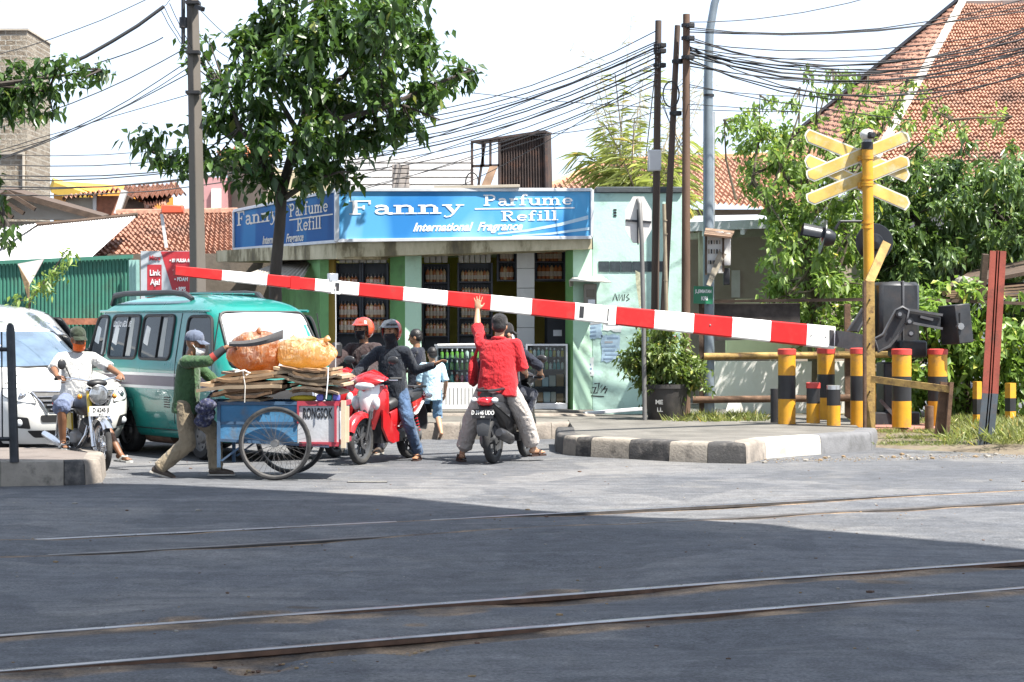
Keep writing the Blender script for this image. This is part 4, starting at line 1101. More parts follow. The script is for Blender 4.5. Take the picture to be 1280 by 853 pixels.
# pale clad building behind the wires
h = house('pale_building', 'pale building with horizontal cladding boards behind the cables', 520, 62); L = W(h)
mb = MB(); wallbox(mb, L, 432, 592, 196, 470, 62, 6, m_white2); mb.build('wall', h)
mb = MB(); mc = mat('pale cladding', (.70, .68, .66), .8, 0, .06)
for k in range(6): wallbox(mb, L, 430, 593, 196 + k * 9, 203 + k * 9, 61.9, .12, mc)
mb.build('cladding', h)
t = thing('brick_stack', 'stack of grey blocks on the roof edge behind the blue sign', 'block stack', at(501, 236, 35)); mb = MB()
for k in range(5): mb.box((0, 0, .04 + k * .085), (.3, .25, .072), mat('grey block', (.28, .25, .23), .9, 0, .2, 8), .04 * (k % 2), .006)
mb.build('blocks', t)
# orange roofed house behind the poles
h = house('orange_roof_house', 'house with an orange tile roof behind the black poles', 840, 45); L = W(h)
mb = MB(); tile_sheet(mb, L(762, 204, 49), L(1020, 196, 49), L(1020, 272, 44), L(684, 238, 44), 46, 16, m_tile2, .07, .06, 4, 2); mb.build('roof', h, ang=50, fixn=False)
mb = MB(); mb.tube([L(683, 238, 44), L(722, 219, 46.5), L(763, 203, 49), L(1020, 194, 49)], .12, m_tile3, 6); mb.build('ridge', h)
mb = MB(); wallbox(mb, L, 700, 1015, 262, 470, 45.2, 4, m_beige); mb.build('wall', h)
# veranda with flat sheet roof
h = house('veranda', 'shaded beige veranda under a flat grey sheet roof behind the bushes', 970, 36); L = W(h)
mg = mat('grey sheet roof', (.4, .41, .43), .5, .4, .1, 3)
mb = MB(); mb.slab([L(856, 281, 35), L(1085, 272, 35), L(1075, 266, 40), L(868, 270, 40)], .06, mg); mb.build('roof', h, flat=True)
mb = MB(); mb.bar(L(852, 284, 34.95), L(1088, 275, 34.95), .05, .16, mg); mb.build('fascia', h)
mb = MB()
for k in range(5): mb.bar(L(880 + k * 48, 292 - k * 2, 35.1), L(890 + k * 44, 281 - k * 2, 39.8), .07, .1, m_alu)
mb.bar(L(860, 296, 37.4), L(1080, 286, 37.4), .08, .12, m_plaster); mb.build('rafters', h)
mb = MB(); wallbox(mb, L, 852, 1100, 282, 520, 39.4, .3, m_beige); mb.build('wall', h)
mb = MB(); wallbox(mb, L, 915, 925, 338, 372, 39.3, .1, m_white2); mb.build('window', h)
for px in (874, 962, 1066): mb = MB(); wallbox(mb, L, px, px + 8, 290, 540, 35.3, .14, m_plaster); mb.build('post', h)
# white garden wall
t = thing('garden_wall', 'low whitewashed garden wall behind the rusty rail fence', 'wall', at(975, HZ, 33.4) - Vector((0, 0, CAMZ))); L = W(t)
mb = MB(); wallbox(mb, L, 893, 1084, 452, 540, 33.4, .2, m_white2); mb.build('masonry', t)
mb = MB(); wallbox(mb, L, 908, 1060, 425, 449, 33.9, .15, mat('cream painted board', (.6, .6, .4), .7, 0, .06)); wallbox(mb, L, 920, 1010, 374, 379, 34.2, .2, mat('cream painted board', (.6, .6, .4), .7)); mb.build('board', t)
mb = MB(); mb.slab([L(905, 520, 32.4), L(925, 516, 32.2), L(925, 500, 32.6), L(912, 498, 32.6)], .2, m_conc); mb.build('rubble', t, flat=True)
# big tiled house on the right
h = house('big_tiled_house', 'large house with a steep hipped clay tile roof and white ridge on the right', 1200, 48); L = W(h)
P0, P1 = L(1206, 2, 52), L(1075, 240, 43.5)
mb = MB(); tile_sheet(mb, P0, L(1500, 2, 52), L(1560, 240, 43.5), P1, 84, 58, m_tile2, .045, .05, 4, 2, seed=8, sag=.1); mb.build('roof', h, ang=50, fixn=False)
mb = MB(); tile_sheet(mb, L(1203, 2, 52), L(1206, 2, 52.1), L(1070, 240, 43.6), L(960, 200, 56), 30, 40, m_tile, .06, .05, 4, 2, seed=9); mb.build('roof', h, ang=50, fixn=False)  # hip plane in a darker tile colour that stands in for its shade
mb = MB(); rr = [P0.lerp(P1, t_) + Vector((0, 0, .1 + .03 * (i % 2))) for i, t_ in enumerate(np.linspace(0, 1, 41))]
mb.tube(rr, .1, mat('white ridge mortar', (.5, .47, .42), .9, 0, .1, 4, .4, 20, (.3, .26, .22), .6, 2), 8); mb.tube([L(1200, 3, 52), L(1350, 0, 52), L(1500, 2, 52)], .2, MATS['white ridge mortar'], 8)
mb.bar(L(1200, 0, 52.1), L(955, 200, 56), .3, .08, m_kg); mb.build('ridge', h)
mb = MB(); wallbox(mb, L, 1060, 1500, 242, 480, 45, 6, m_white2); mb.build('wall', h)
# dark lean-to at the far right
t = thing('lean_to', 'collapsing dark lean-to of planks and sheets at the right edge', 'shed', at(1250, HZ, 32.5) - Vector((0, 0, CAMZ))); L = W(t)
mb = MB(); mb.slab([L(1178, 360, 32), L(1300, 336, 32), L(1320, 318, 34.5), L(1215, 338, 34.5)], .06, m_wood); mb.slab([L(1176, 372, 31.8), L(1330, 366, 31.6), L(1330, 350, 33), L(1190, 358, 33)], .04, m_dkiron)
for k in range(5): mb.bar(L(1172 + k * 5, 366 + k * 2, 31.7), L(1330, 352 + k * 5, 31.6), .1, .03, mat('old plank', (.22, .14, .09), .85))
mb.ell(L(1205, 353, 31.9), (.16, .12, .1), m_stone, 8, 6); mb.build('roof', t, flat=True)
mb = MB(); wallbox(mb, L, 1236, 1340, 376, 408, 32.4, .1, mat('dark blue tarpaulin', (.02, .035, .06), .7, 0, .3, 3)); mb.build('tarpaulin', t)
mb = MB(); mb.bar(L(1226, 376, 31.5), L(1232, 318, 31.4), .09, .12, m_wood); mb.build('post', t)

# green corrugated fence
t = thing('corrugated_fence', 'green corrugated sheet metal fence behind the parked white car', 'fence', at(80, HZ, 33) - Vector((0, 0, CAMZ))); L = W(t)
mb = MB(); corr_sheet(mb, L(-110, 334, 33.2), L(164, 322, 33), L(164, 545, 33), L(-110, 545, 33.2), 58, m_gfence, .009, 6, True); mb.build('sheet', t, ang=40)
mb = MB(); mb.bar(L(-110, 333, 33.15), L(166, 321, 32.95), .06, .06, m_gfence); mb.build('rail', t)
mb = MB(); corr_sheet(mb, L(160, 325, 32.9), L(173, 325, 32.7), L(176, 545, 32.7), L(166, 545, 32.9), 3, mat('pale teal sheet', (.3, .5, .45), .5, .2), .02); mb.build('panel', t)
mb = MB(); wallbox(mb, L, 70, 160, 398, 406, 32.9, .1, m_redbrick); mb.build('plinth', t)
t = thing('tarpaulin_scrap', 'torn grey and brown tarpaulin scrap hanging over the green fence', 'tarpaulin', at(38, 340, 32.8)); L = W(t)
mb = MB(); mb.slab([L(22, 330, 32.9), L(34, 362, 32.75), L(55, 324, 32.9)], .02, mat('grey tarpaulin', (.4, .36, .35), .6, 0, .2, 4)); mb.slab([L(23, 332, 32.8), L(36, 378, 32.7), L(36, 354, 32.72)], .02, m_litter); mb.build('sheet', t)

# red and white payment sign
t = thing('signboard', 'red and white payment service signboard behind the teal van', 'sign', at(210, HZ, 31) - Vector((0, 0, CAMZ))); L = W(t); u = 31 / F_PX
m_sred = mat('red sign print', (.42, .03, .04), .45, 0, .08); m_swht = mat('grey white sign print', (.42, .45, .48), .45, 0, .06)
a, b, c, d = L(176, 420, 31), L(246, 420, 31), L(246, 314, 31), L(176, 314, 31)
mb = MB(); mb.slab([a, b, c, d], .08, m_swht); mb.build('panel', t, flat=True)
mb = MB(); y = -.003
mb.slab([L(218, 372, 30.997), L(246, 372, 30.997), L(246, 314.5, 30.997), L(201, 314.5, 30.997)], .002, m_sred); mb.slab([L(184, 420, 30.997), L(202, 420, 30.997), L(202, 331, 30.997), L(184, 331, 30.997)], .002, m_sred); mb.build('print', t, flat=True)
mb = MB()
for txt, px, py, sz, m, al in (('Mitra', 186.5, 323, 6.6, m_sred, 'LEFT'), ('Link', 187, 341.5, 8, m_white, 'LEFT'), ('Aja!', 188, 353, 8, m_white, 'LEFT'), ('• ISI PULSA & D', 212, 326, 4.6, m_white, 'LEFT'), ('•', 216, 338, 4.6, m_white, 'LEFT'), ('• PDAM', 218, 349.5, 5.2, m_white, 'LEFT'), ('• BPJS', 220, 361.5, 5.2, m_white, 'LEFT')):
    text_mesh(mb, txt, sz * u * 1.25, m, wall_M(L(px, py, 30.99), (1, 0, 0)), .003, .78, align=al)
mb.build('lettering', t)
mb = MB()
for px in (180, 240): wallbox(mb, L, px, px + 4, 421, 535, 31.05, .05, m_alu)
mb.build('leg', t)
t = thing('pole_box', 'small orange red box on a thin white pole above the low tiled roof', 'box', at(208, 310, 35)); L = W(t)
mb = MB(); mb.bar(L(208, 310, 35), L(202, 268, 35), .05, .05, m_whtin); mb.build('pole', t); mb = MB(); mb.box(L(216, 262, 35), (.38, .2, .15), mat('orange red paint', (.6, .09, .04), .5), None, .02); mb.build('case', t)
# ================================================================== trees and plants
m_bark = mat('dark bark', (.05, .04, .032), .9, 0, .35, 6, .8, 25, stretch=(1, 1, .3)); m_twig = mat('twig bark', (.09, .07, .045), .9, 0, .3, 6)
m_leafd = leafmat('dark glossy leaf', (.026, .058, .016), (.062, .115, .027), .3, .32)
m_leafm = leafmat('mango leaf', (.055, .105, .032), (.125, .19, .065), .34, .33)
m_leafl = leafmat('light bush leaf', (.10, .165, .04), (.20, .275, .075), .42, .4)
m_leafp = leafmat('pot plant leaf', (.07, .12, .03), (.15, .2, .05), .32, .45)
def tree(nm, label, base, trunk, limbs, blobs, leafm, leaf, per, seed, barkm=None, group=None, cat='tree', wid=.42, droop=.3, inner=.3, cap=1e9, twr=.02):
    """trunk: [(p,r)], limbs: list of [(p,r)]; blobs (world) carry the leaves"""
    t = thing(nm, label, cat, base, 0, group); B = Vector(base); rg = np.random.default_rng(seed)
    mb = MB()
    mb.tube([Vector(p) - B for p, r in trunk], [r for p, r in trunk], barkm or m_bark, 10)
    tr = mb.build('trunk', t)
    if limbs:
        mb = MB()
        for lm in limbs: mb.tube([Vector(p) - B for p, r in lm], [r for p, r in lm], barkm or m_bark, 6)
        # fine twigs run out of limbs to the clumps
        ends = [Vector(p) - B for lm in limbs for p, r in lm] + [Vector(p) - B for p, r in trunk[len(trunk) // 2:]]
        for (x, y, z, r) in blobs:
            c = Vector((x, y, z)) - B; e = min(ends, key=lambda q: (q - c).length)
            if (e - c).length < 2.5 * r + 1.2:
                mb.tube(jitter_path(e, c, 4, .05 * r, rg), [twr, twr * .8, twr * .6, twr * .5, twr * .35], barkm or m_bark, 5)
        mb.build('limbs', t)
    bl = [(x - B.x, y - B.y, z - B.z, r) for x, y, z, r in blobs]
    P, D, Ls = clump_leaves(bl, per, leaf, rg, shell=inner)
    v, f = leaf_arrays(P, D, Ls, wid, droop, seed)
    tri_object('crown', v, f, leafm, t)
    return t
def blobs_px(lst, Y, rg, dy=.7):
    """lst: (px,py,rpx) clumps at about distance Y"""
    out = []
    for px, py, rp in lst:
        y = Y + rg.normal(0, dy); p = at(px, py, y); out.append((p.x, p.y, p.z, rp * y / F_PX))
    return out
rg = np.random.default_rng(21)
# --- street tree in front of the shop
Yt = 28.9
outline = [(-4, 470, 62), (30, 420, 50), (25, 500, 44), (20, 350, 42), (45, 310, 40), (60, 380, 48), (62, 460, 52), (60, 530, 36), (100, 275, 30), (95, 330, 42), (105, 400, 46), (110, 470, 46), (110, 525, 34), (85, 575, 22), (92, 592, 12), (140, 280, 30), (140, 340, 40), (150, 400, 42), (150, 455, 38), (140, 510, 26), (125, 545, 20), (185, 300, 22), (180, 345, 34), (190, 390, 34), (175, 430, 26), (160, 495, 16), (215, 330, 26), (222, 375, 30), (215, 415, 24), (228, 435, 14), (190, 250, 22), (195, 210, 20), (175, 185, 14), (170, 200, 12), (205, 280, 20), (240, 345, 16), (205, 230, 18), (196, 262, 20), (222, 300, 14), (150, 250, 10), (178, 172, 7), (70, 255, 10), (60, 240, 9), (45, 262, 9), (80, 242, 9), (-40, 430, 50), (-50, 500, 40), (-30, 370, 34), (160, 520, 12), (218, 445, 10), (175, 470, 16)]
bl = []
for py, px, rp in outline:
    n = 1 if rp < 20 else 2
    for _ in range(n):
        k = rp * (.72 if n > 1 else 1); bl += blobs_px([(px + rg.normal(0, rp * .28), py + rg.normal(0, rp * .28), k)], Yt, rg, .2 + rp * .013)
tb = at(344, HZ, Yt); tb.z = 0
T = lambda px, py, dy=0: at(px, py, Yt + dy)
trunk = [((tb.x, Yt, .1), .15), (T(345, 440), .11), (T(344, 345), .085), (T(350, 280), .08), (T(352, 240), .08), (T(366, 190), .065), (T(385, 130), .05), (T(400, 60), .045), (T(405, 0), .03)]
limbs = [[(T(352, 245), .07), (T(330, 200, -.4), .05), (T(300, 160, -.5), .03), (T(280, 110, -.4), .02)], [(T(352, 235), .06), (T(310, 215, .3), .04), (T(250, 205, .4), .03), (T(190, 190, .2), .015)],
         [(T(366, 190), .06), (T(420, 150, -.5), .045), (T(480, 135, -.3), .035), (T(545, 105, 0), .025), (T(590, 88, .1), .012)], [(T(385, 130), .05), (T(430, 95, .6), .035), (T(470, 50, .7), .025), (T(490, 0, .6), .02)],
         [(T(360, 205), .05), (T(420, 175, .6), .035), (T(470, 136, .3), .03), (T(505, 132, -.2), .02), (T(550, 150, 0), .012)], [(T(372, 165), .045), (T(340, 110, .5), .03), (T(330, 50, .6), .02)], [(T(352, 250), .05), (T(390, 225, -.3), .03), (T(425, 215, -.4), .015)]]
tree('street_tree', 'large leafy street tree with a dark trunk in front of the blue signs', (tb.x, Yt, 0), trunk, limbs, bl, m_leafd, .155, 250, 3, wid=.58, droop=.4, inner=.35)
# --- tree reaching in from the left edge
outl = [(20, 82, 14), (48, 84, 16), (75, 82, 14), (100, 84, 12), (125, 86, 10), (10, 105, 24), (35, 110, 22), (60, 108, 18), (85, 100, 12), (25, 130, 22), (5, 130, 24), (40, 140, 14), (70, 128, 8), (100, 100, 10), (110, 92, 10), (-20, 110, 30), (-30, 160, 26), (66, 140, 6), (130, 92, 7), (5, 262, 10), (10, 284, 10), (-5, 225, 10), (2, 250, 10), (16, 290, 7), (-40, 90, 30), (-70, 130, 40), (-60, 200, 30), (-90, 60, 50), (-110, 180, 40), (5, 300, 5)]
bl = blobs_px(outl, 24, rg, .4); tb = at(-110, HZ, 24); tb.z = 0
T = lambda px, py, dy=0: at(px, py, 24 + dy)
tree('street_tree', 'leafy branch of a tree reaching in from the left edge over the tin roofs', tb, [(tb, .18), (T(-105, 250), .15), (T(-95, 150), .1), (T(-90, 40), .06)], [[(T(-95, 150), .06), (T(-30, 110), .04), (T(40, 100), .025), (T(125, 88), .01)], [(T(-100, 240), .05), (T(-40, 230), .03), (T(5, 270), .015)], [(T(-95, 140), .05), (T(-60, 100), .03), (T(60, 115), .012)]], bl, m_leafd, .11, 440, 5, wid=.55, droop=.45)
# --- sapling by the green fence
bl = blobs_px([(82, 315, 5), (88, 318, 5), (75, 335, 7), (66, 340, 7), (58, 350, 8), (48, 355, 7), (52, 362, 7), (70, 350, 6), (38, 372, 5), (22, 374, 6), (20, 380, 4), (84, 328, 4)], 30.5, rg, .15); tb = at(30, HZ, 30.5); tb.z = 0
T = lambda px, py: at(px, py, 30.5)
tree('sapling', 'spindly sapling in front of the green corrugated fence', tb, [(tb, .03), (T(33, 420), .025), (T(38, 375), .02), (T(62, 345), .015), (T(84, 312), .006)], [[(T(38, 375), .01), (T(22, 376), .006)], [(T(48, 360), .01), (T(70, 350), .005)]], bl, m_leafl, .11, 700, 6, wid=.4, droop=.3, twr=.006)
# --- shrubby trees right of the lamp post
YB = 33.5
def scat(pts, n, jit=8):
    out = []
    for (px, py, rp) in pts:
        for _ in range(n): out.append((px + rg.normal(0, jit), py + rg.normal(0, jit), rp * rg.uniform(.6, 1.1)))
    return out
o1 = scat([(905, 160, 12), (925, 150, 14), (930, 185, 18), (950, 135, 12), (960, 165, 20), (935, 220, 20), (965, 205, 22), (990, 130, 10), (985, 180, 20), (1000, 215, 22), (960, 245, 20), (1000, 250, 18), (1020, 110, 10), (1012, 150, 14), (1040, 120, 10), (1035, 95, 6), (1060, 112, 10), (1085, 108, 14), (1080, 140, 16), (1050, 150, 14), (1110, 125, 14), (1130, 110, 10), (1150, 118, 8), (1105, 150, 16), (1130, 150, 12), (1165, 130, 8), (1070, 180, 16), (1040, 190, 16), (1020, 300, 18), (1010, 335, 20), (985, 310, 16), (975, 350, 14), (1000, 380, 18), (1035, 350, 20), (1030, 395, 18), (1060, 320, 18), (1060, 380, 18), (965, 385, 10), (1045, 270, 16), (1075, 290, 14), (1000, 280, 14), (985, 275, 12), (1020, 240, 14), (1050, 235, 18), (1180, 150, 8), (1205, 148, 6), (1235, 150, 6), (1255, 150, 5), (1165, 165, 10), (950, 395, 8)] + [(x, y, 15) for x in range(925, 1080, 22) for y in range(205, 420, 30) if x > 950 + (y - 205) * .1], 2)
bl = blobs_px(o1, YB, rg, .7)
tb = at(1020, HZ, YB); tb.z = .15
T = lambda px, py, dy=0: at(px, py, YB + dy)
shoots = []
for (a, b, c, d) in ((920, 250, 905, 150), (940, 230, 950, 120), (985, 230, 1000, 110), (1000, 230, 1040, 88), (1030, 240, 1085, 95), (1060, 230, 1135, 100), (1070, 240, 1190, 148), (1190, 150, 1265, 146), (960, 250, 1013, 95), (1010, 340, 960, 400), (1020, 380, 1060, 290)):
    shoots.append([(T(a, b, rg.normal(0, .3)), .025), (T((a + c) / 2 + rg.normal(0, 6), (b + d) / 2, rg.normal(0, .3)), .018), (T(c, d), .006)])
tree('shrub_tree', 'loose light green shrub tree behind the crossbuck sign', tb, [(tb, .14), (T(1018, 430), .12), (T(1012, 350), .1), (T(1005, 270), .08), (T(1010, 200), .05)], [[(T(1012, 350), .06), (T(970, 280), .04), (T(940, 220), .03)], [(T(1008, 280), .06), (T(1060, 220), .04), (T(1110, 150), .02)], [(T(1015, 400), .04), (T(1045, 350), .03), (T(1060, 300), .02)]] + shoots, bl, m_leafl, .125, 360, 8, barkm=m_twig, wid=.48, droop=.25, inner=.25)
# --- dark mango tree on the right
YM = 35.5
o2 = scat([(1100, 215, 20), (1140, 200, 18), (1130, 240, 26), (1170, 215, 22), (1160, 260, 28), (1200, 225, 24), (1210, 265, 30), (1240, 225, 22), (1250, 265, 26), (1275, 240, 24), (1290, 290, 26), (1120, 290, 26), (1160, 305, 28), (1200, 310, 26), (1240, 305, 24), (1130, 335, 22), (1170, 340, 18), (1270, 310, 18), (1110, 360, 18), (1145, 365, 14), (1290, 215, 20), (1320, 260, 30), (1090, 260, 18), (1100, 320, 20), (1225, 195, 12), (1265, 205, 12)] + [(x, y, 20) for x in range(1090, 1320, 32) for y in range(215, 350, 32)], 2)
bl = blobs_px(o2, YM, rg, .8); tb = at(1190, HZ, YM); tb.z = .1
T = lambda px, py, dy=0: at(px, py, YM + dy)
tree('mango_tree', 'dense dark mango tree with drooping leaves in front of the big tiled roof', tb, [(tb, .2), (T(1190, 380), .17), (T(1185, 310), .13), (T(1190, 240), .08)], [[(T(1185, 320), .09), (T(1140, 270), .05), (T(1110, 240), .03)], [(T(1187, 300), .09), (T(1240, 260), .05), (T(1280, 240), .03)], [(T(1187, 340), .07), (T(1130, 330), .04)]], bl, m_leafm, .15, 380, 9, wid=.42, droop=.45, inner=.3)
# --- hedge along the verge at right
o3 = scat([(1150, 385, 14), (1180, 375, 14), (1120, 400, 16), (1210, 385, 16), (1150, 420, 20), (1190, 415, 22), (1230, 420, 22), (1270, 410, 20), (1170, 455, 20), (1210, 460, 22), (1250, 455, 22), (1290, 450, 22), (1200, 490, 16), (1235, 495, 18), (1275, 490, 18), (1310, 480, 20), (1120, 440, 14), (1290, 400, 18), (1105, 425, 12), (1255, 380, 10), (1100, 470, 12), (1145, 470, 14), (1215, 515, 10), (1265, 520, 12), (1130, 500, 9), (1300, 520, 14)] + [(x, y, 16) for x in range(1100, 1300, 28) for y in range(375, 520, 30)], 2)
bl = blobs_px(o3, 31.6, rg, .35); tb = at(1210, HZ, 31.8); tb.z = .12
T = lambda px, py: at(px, py, 31.8)
tree('hedge', 'broad leaved light green hedge behind the barrier machinery', tb, [(tb, .05), (T(1210, 470), .04), (T(1205, 420), .02)], [[(T(1210, 500), .03), (T(1160, 440), .015)], [(T(1210, 500), .03), (T(1260, 430), .015)]], bl, leafmat('broad hedge leaf', (.095, .17, .04), (.2, .29, .07), .4, .4), .15, 330, 10, cat='hedge', wid=.55, droop=.3, inner=.3, barkm=m_twig)
# --- dry bamboo / palm clump behind the poles
Yp = 38
t = thing('dry_bamboo', 'tall wispy dry bamboo and a yellow green palm clump behind the black poles', 'bamboo', (at(800, HZ, Yp).x, Yp, 0)); B = Vector(t.location)
mb = MB(); tips = []
for k in range(16):
    x1 = [722, 745, 728, 770, 790, 800, 812, 796, 870, 880, 895, 900, 905, 760, 835, 740][k]; y1 = [45, 60, 100, 120, 20, 70, 60, 130, 60, 110, 90, 150, 60, 150, 90, 130][k]
    x0 = 800 + rg.normal(0, 20) + (x1 - 800) * .25; pts = []
    for q in range(8):
        s = q / 7; pts.append(at(x0 + (x1 - x0) * s ** 1.7, 300 + (y1 - 300) * s, Yp + (k % 3) * .2) - B)
    mb.tube(pts, [.022 * (1 - .85 * q / 7) for q in range(8)], mat('dry cane', (.40, .35, .27), .8, 0, .2, 6), 5)
    tips.append(pts)
mb.tube([at(808, HZ + 20, Yp) - B, at(800, 250, Yp) - B], .08, m_twig, 6)
mb.build('canes', t)
P = []; D = []; Ls = []
for pts in tips:
    for q in range(2, 8):
        for _ in range(15):
            p = pts[q - 1].lerp(pts[q], rg.random()); P.append(p + Vector(rg.normal(0, .05, 3))); D.append(rg.normal(0, 1, 3) + np.array((0, 0, -.2))); Ls.append(rg.uniform(.1, .32))
v, f = leaf_arrays(np.array(P), np.array(D), np.array(Ls), .045, .5, 12)
tri_object('dry_leaves', v, f, leafmat('straw leaf', (.36, .31, .22), (.48, .43, .33), .3), t)
P = []; D = []; Ls = []
mb = MB()
for k in range(17):
    a = rg.uniform(-1, 1); base = at(800 + rg.normal(0, 10), 262 + rg.normal(0, 8), Yp + rg.normal(0, .3)) - B
    tip = base + Vector((a * 1.05 + rg.normal(0, .12), rg.normal(0, .4), rg.uniform(1.3, 2.7) * (1.1 - .5 * abs(a)))); pts = []
    for q in range(9):
        s = q / 8; p = base.lerp(tip, s) - Vector((0, 0, .55 * abs(a) * s ** 3)); pts.append(p)
    mb.tube(pts, [.014] * 9, m_twig, 4)
    for q in range(1, 9):
        dd = (pts[q] - pts[q - 1]).normalized()
        for sd in (-1, 1):
            for _ in range(5):
                P.append(pts[q - 1].lerp(pts[q], rg.random())); D.append(np.array(dd) * .8 + rg.normal(0, .16, 3) + np.array((sd * .55 * dd.z, rg.normal(0, .3), -.25 - sd * .5 * dd.x))); Ls.append(rg.uniform(.45, .95) * (1.1 - q / 14))
mb.build('frond_stalks', t)
v, f = leaf_arrays(np.array(P), np.array(D), np.array(Ls), .035, .6, 13)
tri_object('palm_fronds', v, f, leafmat('yellow green frond', (.2, .23, .07), (.33, .35, .14), .4), t)
# --- potted bush
Yq = 29.6
t = thing('plant_pot', 'large dark plastic plant pot with scuffed white letters at the foot of the black poles', 'plant pot', (X(833, Yq), Yq, .2)); u = Yq / F_PX
mb = MB(); mb.lathe([(0, 0), (.25, 0), (.27, .03), (.325, .50), (.345, .50), (.345, .56), (.318, .56), (.30, .5), (0, .49)], mat('dark scuffed plastic', (.035, .032, .03), .6, 0, .3, 5, dirt=(.14, .12, .1)), 24); pot = mb.build('tub', t, ang=30)
mb = MB(); text_mesh(mb, 'ME', .09, mat('scuffed white paint', (.4, .4, .38), .8), wall_M((-.13, -.305, .30), (1, -.35, 0)), .002, 1.); text_mesh(mb, 'LL', .09, MATS['scuffed white paint'], wall_M((-.12, -.298, .19), (1, -.35, 0)), .002, 1.); mb.build('lettering', pot)
bl = blobs_px(scat([(800, 425, 10), (825, 420, 12), (850, 430, 10), (795, 450, 12), (815, 450, 14), (840, 450, 14), (805, 475, 12), (830, 470, 16), (855, 465, 14), (870, 460, 10), (875, 480, 8), (850, 485, 10), (820, 490, 8), (790, 465, 8), (835, 412, 6), (805, 435, 14), (825, 440, 16), (850, 450, 15), (835, 455, 16), (865, 475, 12), (800, 460, 12)], 3, 6), Yq - .05, rg, .14)
tb = (X(833, Yq), Yq, .7); T = lambda px, py, dy=0: at(px, py, Yq + dy)
tree('potted_bush', 'light green flowering bush growing in the dark pot', tb, [(tb, .03), (T(833, 475), .025), (T(830, 450), .015)], [[(T(833, 475), .015), (T(805, 440), .008)], [(T(833, 475), .015), (T(865, 460), .008)]], bl, m_leafp, .085, 1000, 14, cat='bush', wid=.5, droop=.25, barkm=m_twig, twr=.005)
t = thing('flower_spray', 'small spray of pink red flowers on top of the potted bush', 'flowers', T(842, 413)); P = rg.normal(0, .05, (26, 3)) * np.array((1.5, 1, .7))
v, f = leaf_arrays(P, rg.normal(0, 1, (26, 3)), np.full(26, .05), .8, 0, 3); tri_object('petals', v, f, leafmat('pink red petal', (.5, .06, .06), (.6, .12, .1), .3), t)
# ================================================================== level crossing equipment
m_ypost = mat('orange yellow post paint', (.55, .27, .015), .5, 0, .1, 5, .1, 40, (.25, .13, .03), .5, 4)
m_ysign = mat('yellow reflective sheet', (.58, .40, .10), .45, 0, .3, 2.5, dirt=(.54, .49, .34), damt=.95, dscale=3.5)
m_cream2 = mat('cream sign edge', (.66, .64, .55), .5)
m_red = mat('boom red paint', (.40, .012, .012), .5, 0, .12, 4, dirt=(.24, .035, .03), damt=.6, dscale=5, spec=.3)
m_wht = mat('boom white paint', (.72, .72, .70), .4, 0, .05, 4, dirt=(.45, .43, .38), damt=.45, dscale=5)
m_iron = mat('dark grey painted iron', (.03, .032, .036), .5, .3, .25, 6, .15, 40, (.08, .06, .05), .4, 4)
m_ironl = mat('edge worn iron', (.10, .10, .105), .5, .4, .25, 6)
m_bolt = mat('steel bolt', (.3, .3, .3), .4, .8)
m_rusty = mat('rusty rail iron', (.13, .075, .045), .85, .2, .4, 7, .4, 40, (.05, .03, .02), .6, 5)
m_ry = mat('flaking yellow on rust', (.34, .22, .07), .8, .1, .3, 5, .4, 40, (.09, .05, .03), .95, 7)
m_bred = mat('red band paint', (.5, .05, .04), .5, 0, .1); m_bblk = mat('black band paint', (.018, .018, .02), .5, 0, .3); m_bylw = mat('bollard yellow paint', (.60, .29, .015), .5, 0, .14, 5, .1, 40, (.30, .16, .05), .85, 5)
# --- barrier
Yg = 28.6
piv = at(1090, 425, Yg)
bt = thing('barrier_gate', 'lowered red and white striped railway barrier with dark counterweight machinery', 'barrier', (at(1105, HZ, 29.2).x, 29.2, .15)); B = Vector(bt.location)
tipp, rootp = at(218, 338.5, 22.1), at(1040, 422.5, 28.05)
bnds_px = [218, 276, 332, 392, 446.5, 502, 557, 611, 662, 716, 766, 815, 864, 912, 960, 1005, 1040]
def along(px):                        # fraction of the boom at photo column px
    a, b = tipp, rootp; ux = (px - 640) / F_PX
    return (a.x - ux * a.y) / (ux * (b.y - a.y) - (b.x - a.x))
dirb = (rootp - tipp).normalized(); sideb = dirb.cross(Vector((0, 0, 1))).normalized(); upb = sideb.cross(dirb)
arm = None
def hh_at(px): return (6.0 + (px - 218) / 822 * 8.2)       # half height in photo px
def sect(px):
    p = tipp.lerp(rootp, along(px)); hh = hh_at(px) * p.y / F_PX; hw = .03 + .03 * (px - 218) / 822
    return p, hh, hw
armroot = MB()
for k in range(len(bnds_px) - 1):
    m = m_red if k % 2 == 0 else m_wht
    px0, px1 = bnds_px[k], bnds_px[k + 1]
    rings = []
    for q in range(4):
        p, hh, hw = sect(px0 + (px1 - px0) * q / 3)
        sag = Vector((0, 0, -.05 * math.sin(math.pi * along(px0 + (px1 - px0) * q / 3)) * 0))
        c = .012
        rings.append([p - B + sag + sideb * a * hw + upb * b * hh for a, b in ((-1 + .2, -1), (1 - .2, -1), (1, -1 + .12), (1, 1 - .12), (.8, 1), (-.8, 1), (-1, 1 - .12), (-1, -1 + .12))])
    armroot.loft(rings, m, caps=(k in (0, len(bnds_px) - 2)))
arm = armroot.build('boom', bt, ang=30)
mb = MB()
for px in (367, 418, 762):
    p, hh, hw = sect(px); mb.bar(p - B - dirb * .06, p - B + dirb * .06, hw * 2 + .012, hh * 2 + .012, m_red if px == 367 else m_wht, up=upb); mb.build('splice', arm); mb = MB()
p, hh, hw = sect(414); mb.box(p - B + upb * (hh + .035) - sideb * -.02, (.12, .05, .09), m_alu, math.atan2(dirb.y, dirb.x), .004)
mb.build('fitting', arm)
